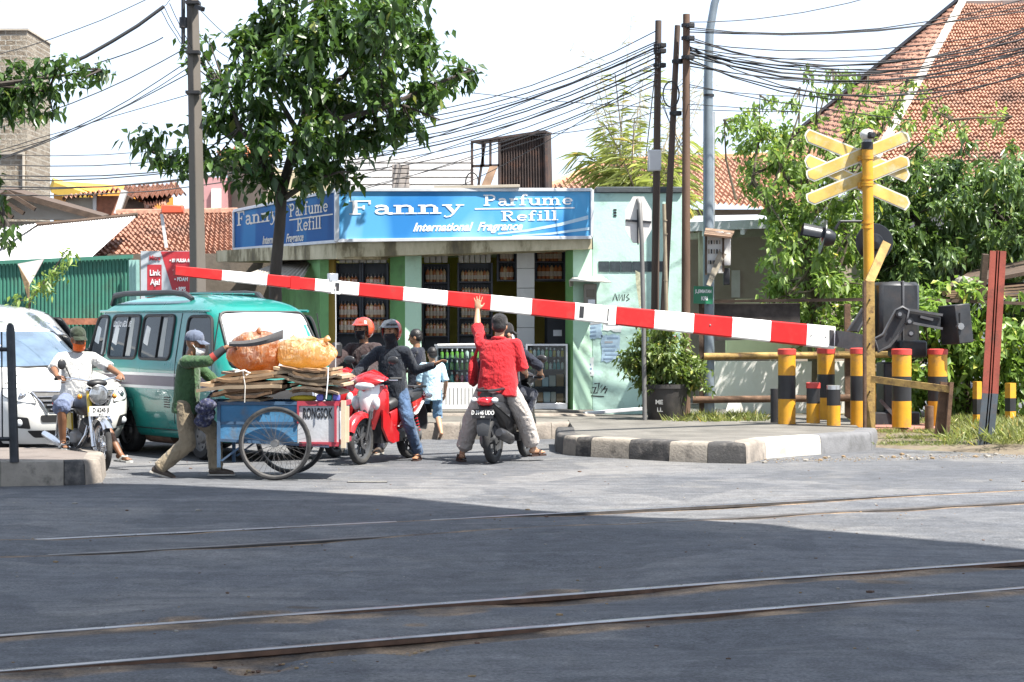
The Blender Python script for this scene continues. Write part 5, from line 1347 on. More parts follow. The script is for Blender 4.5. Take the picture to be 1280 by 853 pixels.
for px, w_ in ((419, .03), (724, .035), (760, .05)):
    mb = MB(); p, hh, hw = sect(px); mb.bar(p - B + sideb * (hw + .004) - dirb * w_, p - B + sideb * (hw + .004) + dirb * w_, .004, hh * 1.3, m_iron, up=upb); mb.build('sticker', arm)
for px in (884, 1010, 1028):
    mb = MB(); p, hh, hw = sect(px); mb.ell(p - B + sideb * (hw + .004), .014, m_bolt, 6, 4); mb.build('bolt', arm)
p, hh, hw = sect(416); mb = MB(); mb.tube([p - B + sideb * .06 + Vector((0, 0, -.0)), p - B + sideb * .07 + Vector((0, 0, -.5)), p - B + sideb * .06 + Vector((0, 0, -1.0))], .006, m_whtin, 5); mb.build('chain', arm)
G = lambda px, py, Y=Yg: at(px, py, Y) - B
# clamp fork carrying the boom, curved arm up to the shaft, weight arm and weight
mb = MB()
d2 = (G(1120, 432, 28.75) - G(1036, 421, 28.28)); 
mb.loft([[G(1037, 413, 28.28) + Vector((0, s, 0)), G(1037, 433, 28.28) + Vector((0, s, 0))] for s in (0,)] and [[G(1037, 412.5, 27.93), G(1037, 432, 27.93), G(1037, 432, 28.15), G(1037, 412.5, 28.15)], [G(1062, 415, 28.2), G(1062, 437, 28.2), G(1062, 437, 28.45), G(1062, 415, 28.45)], [G(1092, 421, 28.5), G(1092, 440, 28.5), G(1092, 440, 28.7), G(1092, 421, 28.7)], [G(1098, 420, 28.5), G(1098, 440, 28.5), G(1098, 440, 28.7), G(1098, 420, 28.7)]], m_iron)
mb.build('clamp', bt, ang=30)
def plate(pts, Y, th, m, nm, rim=True):
    mb = MB(); P = [G(a, b, Y) for a, b in pts]; mb.slab(P[::-1], th, m)
    if rim: mb.tube(P, .022, m_ironl, 5, closed=True)
    return mb.build(nm, bt, ang=40)
plate([(1093, 424), (1104, 418), (1112, 402), (1120, 388), (1128, 384), (1136, 388), (1133, 402), (1124, 418), (1112, 433), (1098, 440)], 28.45, .07, m_iron, 'lever_arm')
plate([(1060, 414), (1078, 386), (1086, 390), (1072, 415)], 28.9, .06, m_iron, 'rear_lever')
mb = MB()
mb.loft([[G(1128, 386, 28.55), G(1128, 407, 28.55), G(1128, 407, 28.75), G(1128, 386, 28.75)], [G(1145, 388, 28.55), G(1145, 406, 28.55), G(1145, 406, 28.75), G(1145, 388, 28.75)], [G(1176, 396, 28.55), G(1176, 410, 28.55), G(1176, 410, 28.75), G(1176, 396, 28.75)]], m_iron)
for a, b, c, d in ((1128, 386, 1178, 394), (1130, 402, 1178, 411), (1150, 396, 1166, 400)): mb.bar(G(a, b, 28.5), G(c, d, 28.5), .06, .035, m_ironl)
for a, b in ((1125, 393), (1137, 402), (1139, 417)): mb.cyl(G(a, b, 28.36), G(a, b, 28.5), .055, m_iron, 12); mb.cyl(G(a, b, 28.33), G(a, b, 28.36), .03, m_bolt, 6)
mb.build('weight_arm', bt, ang=30)
mb = MB(); c = G(1194.5, 405.5, 28.6); mb.box(c, (.26, .42, .56), m_iron, Matrix.Rotation(R(-6), 4, 'Y') @ Matrix.Rotation(R(24), 4, 'Z'), .012); 
wgt = mb.build('counterweight', bt)
mb = MB(); mb.box(c + Vector((.01, -.225, .06)), (.02, .02, .2), m_blk, Matrix.Rotation(R(24), 4, 'Z')); mb.cyl(c + Vector((.02, -.27, -.03)), c + Vector((.0, -.2, -.03)), .05, m_bolt, 8); mb.build('bolt', wgt)
mb = MB(); c = G(1117, 396, 29.15); mb.box(c, (.62, .5, 1.0), m_iron, R(12), .05); mb.box(c + Vector((.04, 0, .0)), (.03, .53, 1.03), m_ironl, R(12), .01); mb.box(c + Vector((0, 0, -.02)) + Vector((.18, -.1, -.45)), (.42, .5, .25), m_iron, R(12), .03); mb.build('drive_box', bt)
mb = MB(); mb.box(G(1112, 500, 29.2) , (.3, .32, 1.1), m_iron, R(12), .02); mb.box(G(1112, 527, 29.2), (.7, .6, .3), m_iron, R(12), .02)
mb.bar(G(1100, 500, 28.9), G(1124, 526, 28.85), .05, .05, m_ironl); mb.build('pedestal', bt)
# --- crossbuck post with two crosses and flashing lamps
cbx = thing('crossbuck_sign', 'tall orange post with two yellow crossbucks and dark warning lamps', 'crossing sign', (at(1086, HZ, 29.0).x, 29.0, .15)); B2 = Vector(cbx.location)
C = lambda px, py, Y=29.0: at(px, py, Y) - B2
mb = MB(); mb.cyl(Vector((0.03, 0, 0)), C(1084, 187), .078, m_ypost, 18); mb.cyl(C(1084, 187), C(1084, 178), .085, m_blk, 18); mb.lathe([(.2, 0), (.2, .02), (.08, .03)], m_ypost, 16, Matrix.Translation((0.03, 0, 0)))
for py in (195, 222, 277, 283): mb.cyl(C(1084.3, py), C(1084.3, py + 3), .088, m_ypost, 18)
mb.build('post', cbx)
mb = MB(); mb.ell(C(1084, 169), (.11, .11, .09), mat('pale lamp dome', (.55, .55, .52), .3, 0, .1), 14, 8); mb.box(C(1089, 169, 28.9), (.1, .1, .1), m_blk, .4, .02); mb.cyl(C(1084, 180), C(1084, 174), .07, m_bolt); mb.build('dome_lamp', cbx)
def board(px0, py0, px1, py1, Y, Yb, parent):
    a, b = C(px0, py0, Y), C(px1, py1, Yb); d = (b - a).normalized(); L = (b - a).length
    nrm = Vector((0, -1, 0)); nrm = (nrm - d * nrm.dot(d)).normalized(); up = d.cross(nrm) 
    if up.z < 0: up = -up
    def hexa(hw, hl, e): return [(-hl, 0 - hw * .2), (-hl + e, -hw), (hl - e * .3, -hw), (hl, -hw * .3), (hl, hw * .3), (hl - e, hw), (-hl + e * .3, hw), (-hl, hw * .4)]
    M = wall_M((a + b) / 2, d, up)
    mb = MB(); mb.prism(hexa(.098, L / 2, .075), -.012, .0, m_cream2, M); mb.prism(hexa(.077, L / 2 - .028, .062), .0, .006, m_ysign, M)
    return mb.build('board', parent, ang=20)
for dy, Yd in ((0, 29.13), (33.5, 29.13)):
    mb = MB()
    for k in (0, 1): mb.cyl(C(1084, 194 + dy + k * 3), C(1084, 196.5 + dy + k * 3), .09, m_ypost, 18)
    mb.bar(C(1077, 195 + dy, 29.06), C(1077, 201 + dy, 29.06), .1, .1, m_ypost); cr = mb.build('crossbuck', cbx)
    yo = 0 if dy == 0 else 0
    board(1006, 168 + dy * .94, 1137, 221 + dy * 1.06, Yd, Yd + .0, cr)
    board(1009, 222 + dy * .87, 1136, 169 + dy * .9, Yd - .03, Yd - .03, cr)
# lamp seen side-on with visor, and round target lamp
mb = MB()
mb.cyl(C(1080, 277), C(1050, 277, 28.9), .02, m_blk, 8); mb.cyl(C(1050, 277, 28.9), C(1044, 287, 28.9), .02, m_blk, 8)
Ml = Matrix.Translation(C(1033, 297, 28.8)) @ Matrix.Rotation(R(-80), 4, 'Y')
mb.lathe([(0, -.14), (.09, -.12), (.125, -.04), (.13, .0), (.13, .04)], mat('dark lamp housing', (.02, .022, .026), .35, .2), 18, Ml); mb.lathe([(.25, .045), (.25, .06), (.13, .06)], MATS['dark lamp housing'], 22, Ml); mb.lathe([(.14, .06), (.15, .36)], MATS['dark lamp housing'], 14, Ml, R(-100), R(100))
mb.ell(Ml @ Vector((0, 0, .05)), (.04, .12, .12), mat('dark red lens', (.2, .01, .01), .1), 12, 8); mb.build('warning_lamp', cbx, ang=50)
Ml = Matrix.Translation(C(1093, 303, 29.2)) @ Matrix.Rotation(R(-90), 4, 'X')
mb = MB(); mb.lathe([(0, 0), (.27, 0), (.275, .012), (0, .012)], MATS['dark lamp housing'], 28, Ml); mb.lathe([(0, -.16), (.1, -.14), (.13, -.05), (.13, .0)], MATS['dark lamp housing'], 18, Ml); mb.lathe([(.14, .012), (.15, .28)], MATS['dark lamp housing'], 14, Ml, R(20), R(160)); mb.build('warning_lamp', cbx, ang=50)
# --- bollards
def bollard(px, pyt, pyb, wpx, Y, bands, label, capred=True, group='round yellow and black bollards'):
    b = at(px, pyb, Y); r = wpx / 2 * Y / F_PX; t = thing('bollard', label, 'bollard', b, 0, group); h = (pyb - pyt) * Y / F_PX
    mb = MB(); z = 0
    zs = [0] + list(bands[0]); ms = bands[1]
    for i in range(len(ms)): mb.lathe([(r, zs[i] * h), (r, zs[i + 1] * h)], ms[i], 22)
    mb.lathe([(r, zs[-1] * h), (r * .98, h), (0, h)], ms[-1], 22)
    mb.build('tube', t, ang=40)
    if capred: mb = MB(); mb.lathe([(r * 1.06, h - .06), (r * 1.06, h + .012), (r * .9, h + .02), (0, h + .024)], m_bred, 22); mb.build('cap', t, ang=40)
    return t
yb = ((.34, .66, .99), (m_bylw, m_bblk, m_bylw))
bollard(983.5, 438, 530, 22, 28.2, yb, 'tall yellow and black bollard at the left end of the row on the verge')
bollard(1032.5, 437, 528, 22, 29.6, yb, 'tall yellow and black bollard behind the two short bollards')
bollard(1073, 437, 534, 20, 28.0, yb, 'tall yellow and black bollard half hidden by the yellow steel post')
bollard(1127, 438, 534, 24, 27.9, yb, 'tall yellow and black bollard directly under the counterweight arm')
bollard(1172, 438, 534, 24, 28.6, yb, 'tall yellow and black bollard at the right end beside the short rusty pipe')
ys = ((.5, .98), (m_bylw, m_bblk))
bollard(1016.5, 480, 529, 17, 28.0, ys, 'short yellow and black bollard with a red top', True, 'short yellow and black bollards')
t = bollard(1042, 482, 532, 17, 27.8, ys, 'short yellow and black bollard with a grey top', False, 'short yellow and black bollards')
mb = MB(); r = 8.5 * 27.8 / F_PX; mb.lathe([(r * 1.03, .5), (r * 1.03, .557), (0, .56)], m_alu, 20); mb.build('cap', t)
bollard(968, 486, 530, 10, 28.6, ((.98,), (m_bblk,)), 'low plain black bollard beside the left end of the row', False, 'low black posts')
mb = MB()
def stake(px, py0, py1, wpx, Y, label):
    b = at(px, py1, Y); t = thing('marker_post', label, 'post', b, 0, 'yellow and black marker posts'); h = (py1 - py0) * Y / F_PX; w_ = wpx * Y / F_PX
    mb = MB(); 
    for z0, z1, m in ((0, .25, m_bylw), (.25, .6, m_bblk), (.6, 1, m_bylw)): mb.box((0, 0, (z0 + z1) / 2 * h), (w_ * .8, w_ * .8, (z1 - z0) * h - .001), m, .5)
    mb.build('shaft', t)
stake(1221.5, 477, 532, 10, 29, 'square yellow and black marker post just left of the red steel beam'); stake(1263, 479, 526, 12, 30, 'square yellow and black marker post among the hedge leaves at the right')
# concrete pad
t = thing('concrete_pad', 'low reddish concrete pad under the barrier and bollards', 'pad', at(1100, 534, 28.4)); mb = MB(); mb.box((0, .15, -.03), (1.75, 1.5, .08), mat('reddish concrete', (.26, .12, .09), .9, 0, .2, 3), 0, .01); mb.build('slab', t)
# --- steel posts
t = thing('steel_post', 'rust flecked yellow steel post in front of the crossbuck, bent over at its top', 'post', at(1087, 546, 27.3)); Q = Vector(t.location); U = lambda px, py, Y=27.3: at(px, py, Y) - Q
mb = MB(); mb.bar(U(1087, 548), U(1086, 352), .15, .05, m_ry, up=(0, 1, 0)); mb.bar(U(1081, 548, 27.25), U(1080.5, 352, 27.25), .03, .14, m_rusty, up=(0, 1, 0)); mb.bar(U(1086, 354), U(1108, 304, 27.6), .12, .05, m_ry, up=(0, 1, 0))
mb.build('angle_iron', t); mb = MB()
for py in (375, 398, 430, 490): mb.cyl(U(1087, py, 27.22), U(1087, py, 27.28), .012, m_blk, 8)
mb.build('hole', t)
t = thing('steel_rail_stop', 'rusty steel stop of an upright joined by a bar to the yellow steel post', 'steel stop', at(1176, 560, 26.8)); Q = Vector(t.location)
mb = MB(); mb.bar(U(1173, 562, 26.8), U(1182, 478, 26.8), .14, .07, m_rusty, up=(0, 1, 0)); mb.bar(U(1182, 562, 26.72), U(1189, 478, 26.72), .05, .1, m_rusty, up=(0, 1, 0)); mb.build('post', t)
mb = MB(); mb.bar(U(1089, 474, 27.2), U(1188, 487, 26.7), .05, .09, m_ry); mb.build('crossbar', t)
t = thing('rusty_pipe', 'short rusty pipe stub beside the steel stop', 'pipe', at(1161.5, 542, 27.6)); mb = MB(); mb.tube([(0, 0, -.05), (0, 0, .38)], .06, m_rusty, 12); mb.build('tube', t)
t = thing('steel_beam', 'tall leaning red steel beam with a grey lower half at the right edge', 'beam', at(1234, 562, 26.0)); Q = Vector(t.location)
m_rb = mat('faded red steel paint', (.27, .06, .038), .7, .1, .2, 4, .1, 40, (.11, .045, .03), .8, 6); m_gb = mat('grey steel paint', (.07, .085, .10), .55, .2, .2, 4, .1, 40, (.13, .08, .05), .5, 5)
mb = MB(); a, m_, b = U(1230, 566, 26), U(1237, 492, 26), U(1247, 314, 26)
for p, q, mm in ((a, m_, m_gb), (m_, b, m_rb)):
    mb.bar(p + Vector((-.04, -.03, 0)), q + Vector((-.04, -.03, 0)), .014, .13, mm, up=(1, 0, 0)); mb.bar(p, q, .08, .015, mm, up=(1, 0, 0)); mb.bar(p + Vector((.04, -.03, 0)), q + Vector((.04, -.03, 0)), .014, .13, mm, up=(1, 0, 0))
mb.build('h_section', t)
# --- rusty rail fence behind bollards
t = thing('rail_fence', 'rusty pipe rail fence with a dark upper bar behind the bollards', 'fence', at(985, 530, 31)); Q = Vector(t.location)
for px in (879, 888, 1060): mb = MB(); mb.bar(U(px, 535, 31), U(px - 1, 380, 31), .09 if px > 880 else .12, .09, m_rusty if px != 879 else m_wood, up=(0, 1, 0)); mb.build('post', t)
for py, Y0 in ((445, 30.9), (499, 30.9)):
    mb = MB(); mb.tube([U(866 if py > 480 else 880, py + 1, Y0), U(960, py, Y0), U(1120, py - 2, Y0)], .055, m_ry if py < 480 else m_rusty, 10); mb.build('rail', t)
mb = MB(); mb.bar(U(890, 377, 31), U(1130, 374, 31), .05, .05, m_wood); mb.bar(U(1130, 374, 31.2), U(1400, 384, 31.2), .05, .05, m_wood); mb.build('top_bar', t)
mb = MB(); mb.slab([U(893, 426, 31.05), U(1000, 424, 31.05), U(1000, 379, 31.05), U(893, 380, 31.05)], .02, mat('dark net', (.06, .05, .045), .9, 0, .4, 9)); mb.build('screen', t)
# --- street name sign and board on the lamp post
t = thing('street_sign', 'small green street name sign on the rusty fence post', 'sign', at(879, 385, 30.8)); Q = Vector(t.location)
mb = MB(); M = wall_M(U(879, 369, 30.8), (1, .1, -.02)); mb.box((0, 0, 0), (.30, .27, .01), mat('street sign green', (.015, .17, .08), .45), None, 0, M); 
pl2 = mb.build('plate', t)
mb = MB(); text_mesh(mb, 'JL.JEMBATAN', .07, m_white, M @ Matrix.Translation((.0, .055, .007)), .002, .62); text_mesh(mb, 'KIRI', .085, m_white, M @ Matrix.Translation((.02, -.055, .007)), .002, .7); mb.build('lettering', pl2)
mb = MB(); mb.bar(U(879, 385, 30.83), U(879, 360, 30.83), .03, .03, m_rusty, up=(0, 1, 0)); mb.build('bracket', t)
t = thing('notice_board', 'weathered wooden notice board with peeling paper strapped to the lamp post', 'notice board', at(893, 345, 30.6)); Q = Vector(t.location)
mb = MB(); mb.box(U(893.5, 316, 30.7), (.27, .06, .64), m_whitew, None, .01); mb.box(U(908, 312, 30.72), (.12, .14, .5), m_white2, None, .01); mb.build('panel', t)
mb = MB(); mb.slab([U(880, 293, 30.4), U(914, 296, 30.4), U(918, 289, 30.9), U(882, 285, 30.9)], .03, mat('old plank', (.22, .14, .09), .85)); mb.bar(U(882.5, 292, 30.6), U(882.5, 344, 30.6), .03, .03, m_wood, up=(0, 1, 0)); mb.bar(U(904, 292, 30.6), U(904, 340, 30.6), .03, .03, m_wood, up=(0, 1, 0)); mb.build('frame', t)
mb = MB()
for k, (a, b, c, d) in enumerate(((884, 300, 901, 306), (884, 311, 901, 318), (884, 325, 895, 331))):
    for q in range(5): mb.box(U(a + 2 + q * (c - a) / 5, (b + d) / 2, 30.655), (.022, .006, (d - b) * .0122 * .8), m_iron if q % 2 else m_plaster)
mb.slab([U(883, 356, 30.5), U(888, 358, 30.5), U(908, 318, 30.6), U(898, 314, 30.6)], .01, mat('torn faded poster', (.25, .22, .17), .85, 0, .4, 9)); mb.build('paper', t)
mb = MB(); mb.box(U(908, 346, 30.75), (.1, .08, .26), m_blk, None, .01); mb.build('junction_box', t)

# ================================================================== poles
m_cpole = mat('grey concrete pole', (.115, .1, .085), .85, 0, .15, 2, .4, 30, (.12, .11, .1), .5, 2, stretch=(1, 1, .2))
Yc_ = 28.0
t = thing('utility_pole', 'thick grey concrete utility pole beside the red payment signboard', 'utility pole', (X(248, Yc_), Yc_, .0)); Q = Vector(t.location)
mb = MB()
mb.loft([[U(px + a * w_, py, Yc_) + Vector((0, b * w_ * Yc_ / F_PX, 0)) for a, b in ((-1, .05), (-.95, -.1), (0, -1), (.12, -1), (1, -.1), (1, .1), (.1, 1), (-.1, 1))] for px, py, w_ in ((248, 560, 11.5), (247, 340, 10), (244, 150, 8.6), (240, -20, 7.4), (238, -120, 6.6))], m_cpole)
mb.build('shaft', t, ang=20)
mb = MB(); mb.cyl(U(229, 55, 27.9), U(229, -60, 27.9), .028, m_iron, 8); mb.cyl(U(229, 35, 27.9), U(229, 22, 27.9), .055, m_iron, 10); mb.build('riser_pipe', t)
for py in (4, 116, 66): mb = MB(); mb.bar(U(233, py, 27.85), U(250, py, 27.85), .2, .04, m_blk); mb.build('clamp', t)
mb = MB(); mb.bar(U(245, 8, 27.8), U(254, 12, 27.7), .06, .06, m_blk); mb.build('bracket', t)
m_creo = mat('creosoted timber', (.075, .052, .04), .85, 0, .35, 3, .4, 30, stretch=(1, 1, .15)); m_steelp = mat('weathered steel lamp post', (.20, .24, .27), .5, .5, .15, 4)
for k, (xt, yt_, xb, wpx, Y, lab) in enumerate(((823, 26, 817, 9.5, 30.4, 'leaning dark timber pole carrying many cables, leftmost of three'), (847, 32, 823, 8.5, 30.2, 'slimmest dark timber pole, leaning between the two others'), (858, 18, 857, 10.5, 30.0, 'upright rusty brown pole carrying cables nearest the lamp post'))):
    b = Vector((X(xb, Y), Y, .15)); t = thing('cable_pole', lab, 'pole', b, 0, 'three dark cable poles'); Q = Vector(t.location)
    xm = lambda py: xt + (xb - xt) * ((py - yt_) / (530 - yt_)) ** 1.0
    mb = MB(); pts = [U(xm(py), py, Y) for py in (532, 450, 380, 300, 220, 140, 80, yt_)]; r0 = wpx / 2 * Y / F_PX
    mb.tube(pts, [r0 * (1.15 - .3 * i / 7) for i in range(8)], m_creo if k < 2 else mat('rusty brown pole', (.11, .065, .042), .8, .1, .35, 3, .3, 30, stretch=(1, 1, .2)), 12); mb.build('shaft', t)
    for py in ((55, 62, 80), (75, 140), (30, 46, 70))[k]:
        mb = MB(); mb.cyl(U(xm(py), py, Y), U(xm(py), py + 4, Y), r0 * 1.25, m_blk, 10); mb.box(U(xm(py) + 5, py + 2, Y - .1), (.1, .12, .07), m_blk, .3, .01); mb.build('bracket', t)
    if k == 1:
        mb = MB(); mb.tube([U(xm(118) - 4 + 10 * math.cos(a), 118 + 16 * math.sin(a), Y - .12) for a in np.linspace(0, 12.5, 50)], .012, m_blk, 5); mb.build('cable_coil', t)
    if k == 0: mb = MB(); mb.box(U(818, 201, Y - .02), (.2, .16, .32), mat('pale junction box', (.5, .5, .5), .6, 0, .08), None, .015); mb.build('junction_box', t)
    if k == 0: mb = MB(); mb.slab([U(794, 338, Y - .2), U(803, 343, Y - .2), U(807, 380, Y - .2), U(799, 384, Y - .2), U(795, 355, Y - .2)], .01, mat('yellowish flyer', (.4, .4, .28), .8, 0, .4, 14)); mb.build('flyer', t)
t = thing('bamboo_pole', 'thin bamboo pole lashed against the dark cable poles', 'bamboo pole', at(833, 530, 29.8)); Q = Vector(t.location)
mb = MB(); mb.tube([U(834, 532, 29.8), U(833, 380, 29.8), U(830, 255, 29.8)], .028, mat('grey bamboo', (.24, .2, .14), .7, 0, .2, 4), 8)
for py in (275, 292, 350, 420): mb.cyl(U(831 + (py - 255) * .012, py, 29.8), U(831 + (py - 255) * .012, py + 1.5, 29.8), .034, MATS['grey bamboo'], 8)
mb.build('cane', t)
# stop-sign seen from behind
t = thing('octagonal_sign', 'blank back of an octagonal road sign on a hooked grey post before the mint wall', 'road sign', at(806, 532, 29.3)); Q = Vector(t.location)
mb = MB(); mb.tube([U(806, 533, 29.3), U(804.5, 400, 29.3), U(802, 300, 29.3), U(799.5, 255, 29.3), U(798.5, 251, 29.35), U(796.5, 250, 29.4)], .034, mat('dull galvanised post', (.17, .165, .16), .6, .4, .2, 4), 10); mb.build('post', t)
mb = MB(); r = 17 * 29.4 / F_PX; oct_ = [(r * 1.05 * math.cos(R(22.5 + 45 * i)), r * 1.85 * math.sin(R(22.5 + 45 * i))) for i in range(8)]
mb.prism(oct_, 0, .006, m_white2, wall_M(U(798, 275, 29.37), (1, .05, 0))); mb.bar(U(782, 275.5, 29.34), U(814, 278, 29.36), .02, .03, m_iron); mb.bar(U(797, 262, 29.35), U(797.5, 306, 29.35), .02, .03, m_iron, up=(0, 1, 0)); mb.build('plate', t)
# street lamp
t = thing('street_lamp', 'tall grey steel street lamp post curving away above the cables', 'street lamp', (X(886, 31), 31, .15)); Q = Vector(t.location)
mb = MB(); mb.tube([U(886, 530, 31), U(885.5, 200, 31), U(885, 100, 31), U(887, 40, 31), U(893, 5, 31), U(903, -25, 31), U(930, -55, 31), U(975, -70, 31)], [.09, .082, .07, .065, .06, .055, .05, .045], m_steelp, 14); mb.cyl(U(890, 285, 31), U(890, 140, 31), .045, m_alu, 8)
mb.cyl(U(886, 118, 31), U(886, 121, 31), .085, m_blk); mb.build('post', t)
mb = MB(); mb.ell(U(990, -72, 31), (.32, .13, .08), m_alu, 12, 8); mb.build('lamp_head', t)
# --- black railing on the left corner
t = thing('railing', 'black painted tubular railing end at the left pavement corner', 'railing', gd(15, 577, .25)); Q = Vector(t.location)
mr_ = mat('worn black railing paint', (.025, .028, .032), .45, .3, .3, 6, .1, 40, (.09, .09, .1), .4, 5)
mb = MB(); yq = Q.y; mb.tube([U(18, 578, yq), U(13, 412, yq), U(12.6, 407, yq), U(12.4, 404, yq)], [.047, .044, .036, .012], mr_, 14); mb.build('post', t)
for py in (437, 549): mb = MB(); mb.cyl(U(14, py, yq), U(-160, py, yq), .022, mr_, 8); mb.build('rail', t)
for px in (3, -25, -53, -81, -109): mb = MB(); mb.cyl(U(px, 549, yq), U(px - 1, 415, yq), .009, mr_, 6); mb.build('bar', t)
# ================================================================== vehicles
def interp(tab, z):
    xs_ = [a for a, b in tab]; return float(np.interp(z, xs_, [b for a, b in tab]))
def smooth_tab(tab, n=4):
    """catmull-rom densified table"""
    P = [tab[0]] + list(tab) + [tab[-1]]; out = []
    for i in range(1, len(P) - 2):
        for k in range(n):
            t = k / n; a = []
            for d in (0, 1):
                p0, p1, p2, p3 = P[i - 1][d], P[i][d], P[i + 1][d], P[i + 2][d]
                a.append(.5 * ((2 * p1) + (-p0 + p2) * t + (2 * p0 - 5 * p1 + 4 * p2 - p3) * t * t + (-p0 + 3 * p1 - 3 * p2 + p3) * t ** 3))
            out.append(tuple(a))
    out.append(tab[-1]); out.sort(); return out
class Body:
    def __init__(s, F, Rr, Wd, rcf, rcr, bow=.04):
        s.F, s.R, s.W = smooth_tab(F), smooth_tab(Rr), smooth_tab(Wd); s.rcf, s.rcr, s.bow = rcf, rcr, bow
    def edge(s, x, y, w, r, sg):
        r = min(r, w * .95); ay = abs(y) - (w - r); q = x - sg * s.bow * (y / w) ** 2
        if ay > 0: q -= sg * (r - math.sqrt(max(0, r * r - ay * ay)))
        return q
    def fx(s, y, z): w = interp(s.W, z); return s.edge(interp(s.F, z), max(-w, min(w, y)), w, s.rcf, 1)
    def rx(s, y, z): w = interp(s.W, z); return s.edge(interp(s.R, z), max(-w, min(w, y)), w, s.rcr, -1)
    def ring(s, z, n=18, ns=12):
        w = interp(s.W, z); pts = []
        ts = [-math.pi / 2 + math.pi * i / n for i in range(n + 1)]
        for t in ts: y = w * math.sin(t); pts.append((s.fx(y, z), y, z))
        a, b = s.fx(w, z), s.rx(w, z)
        for i in range(1, ns): pts.append((a + (b - a) * i / ns, w, z))
        for t in ts: y = -w * math.sin(t); pts.append((s.rx(y, z), y, z))
        for i in range(1, ns): pts.append((b + (a - b) * i / ns, -w, z))
        return pts
    def side(s, sg): return lambda x, z, o=0.: Vector((x, sg * (interp(s.W, z) + o), z))
    def front(s): return lambda y, z, o=0.: Vector((s.fx(y, z) + o, y, z))
    def rear(s): return lambda y, z, o=0.: Vector((s.rx(y, z) - o, y, z))
def rounded(poly, r, n=4):
    out = []; N = len(poly)
    for i in range(N):
        p = Vector(poly[i]); a = Vector(poly[i - 1]); b = Vector(poly[(i + 1) % N])
        u = (a - p); v = (b - p); rr = min(r, u.length * .45, v.length * .45); u.normalize(); v.normalize()
        p0 = p + u * rr; p1 = p + v * rr
        for k in range(n + 1):
            t = k / n; q = p0 * (1 - t) ** 2 + p * 2 * t * (1 - t) + p1 * t * t; out.append((q.x, q.y))
    return out
def patch(mb, poly, fn, m, o=.006, step=.08, r=.04, rim=0, rim_m=None, rim_r=.012):
    pl = rounded(poly, r) if r else list(poly)
    # densify the outline
    B_ = []
    for i in range(len(pl)):
        a = Vector(pl[i]); b = Vector(pl[(i + 1) % len(pl)]); k = max(1, int((b - a).length / step))
        for q in range(k): B_.append(a.lerp(b, q / k))
    n = len(B_); xs_ = [p.x for p in B_]; ys_ = [p.y for p in B_]
    def inside(x, y):
        c = False
        for i in range(n):
            a, b = B_[i], B_[i - 1]
            if (a.y > y) != (b.y > y) and x < (b.x - a.x) * (y - a.y) / (b.y - a.y) + a.x: c = not c
        return c
    V = list(B_); x = min(xs_) + step * .5
    while x < max(xs_):
        y = min(ys_) + step * .5
        while y < max(ys_):
            if inside(x, y) and min((Vector((x, y)) - q).length for q in B_) > step * .35: V.append(Vector((x, y)))
            y += step
        x += step
    res = delaunay_2d_cdt([v.to_2d() if len(v) > 2 else v for v in V], [], [list(range(n))], 1, 1e-6)
    mb.add([fn(v.x, v.y, o) for v in res[0]], [tuple(f) for f in res[2]], m)
    if rim: mb.tube([fn(p.x, p.y, o) for p in B_], rim_r, rim_m, 5, closed=True)
def boolean_cut(o, cutters):
    for k, c in enumerate(cutters):
        md = o.modifiers.new('cut', 'BOOLEAN'); md.operation = 'DIFFERENCE'; md.object = c; md.solver = 'EXACT'
    dg = bpy.context.evaluated_depsgraph_get(); dg.update()
    me = bpy.data.meshes.new_from_object(o.evaluated_get(dg)); o.modifiers.clear(); old = o.data; o.data = me; bpy.data.meshes.remove(old)
    for c in cutters: bpy.data.objects.remove(c)
    me.set_sharp_from_angle(angle=R(32))
m_rub = mat('tyre rubber', (.022, .022, .023), .85, 0, .25, 10, .3, 60, (.09, .085, .075), .6, 5)
m_rubt = mat('black rubber trim', (.015, .015, .016), .6, 0, .2, 8)
m_chr = mat('chrome', (.62, .62, .63), .18, .95, .08, 6); m_hub = mat('silver wheel', (.2, .2, .2), .5, .6, .2, 5, dirt=(.06, .055, .05), damt=.7)
m_under = mat('dark underside', (.015, .015, .015), .9, 0, .3, 5)
def car_wheel(parent, x, y, r, wd, sg):
    t = thing('wheel', None, None); del_ = t; t.parent = parent; t.location = (x, y, r)
    M = Matrix.Rotation(R(90) * -sg, 4, 'X'); h = wd / 2
    mb = MB(); mb.lathe([(r * .62, -h), (r * .9, -h), (r * .98, -h * .7), (r, -h * .4), (r, h * .4), (r * .98, h * .7), (r * .9, h), (r * .62, h)], m_rub, 28, M); mb.build('tyre', t)
    mb = MB(); mb.lathe([(r * .62, h * .95), (r * .58, h * .6), (r * .3, h * .5), (r * .22, h * .8), (0, h * .85)], m_hub, 24, M)
    for k in range(8): a = k * math.pi / 4; mb.cyl(M @ Vector((r * .45 * math.cos(a), r * .45 * math.sin(a), h * .52)), M @ Vector((r * .45 * math.cos(a), r * .45 * math.sin(a), h * .57)), r * .06, m_under, 8)
    mb.build('rim', t); return t
def text_on(mb, txt, size, m, fn, u0, v0, du=1, o=.01, sx=1., bold=0, shear=0, flip=1):
    q = MB(); text_mesh(q, txt, size, m, Matrix(), bold, sx, shear, .001)
    mb.add([fn(u0 + du * x, v0 + y, o + max(0, z)) for x, y, z in q.v], q.f, m)

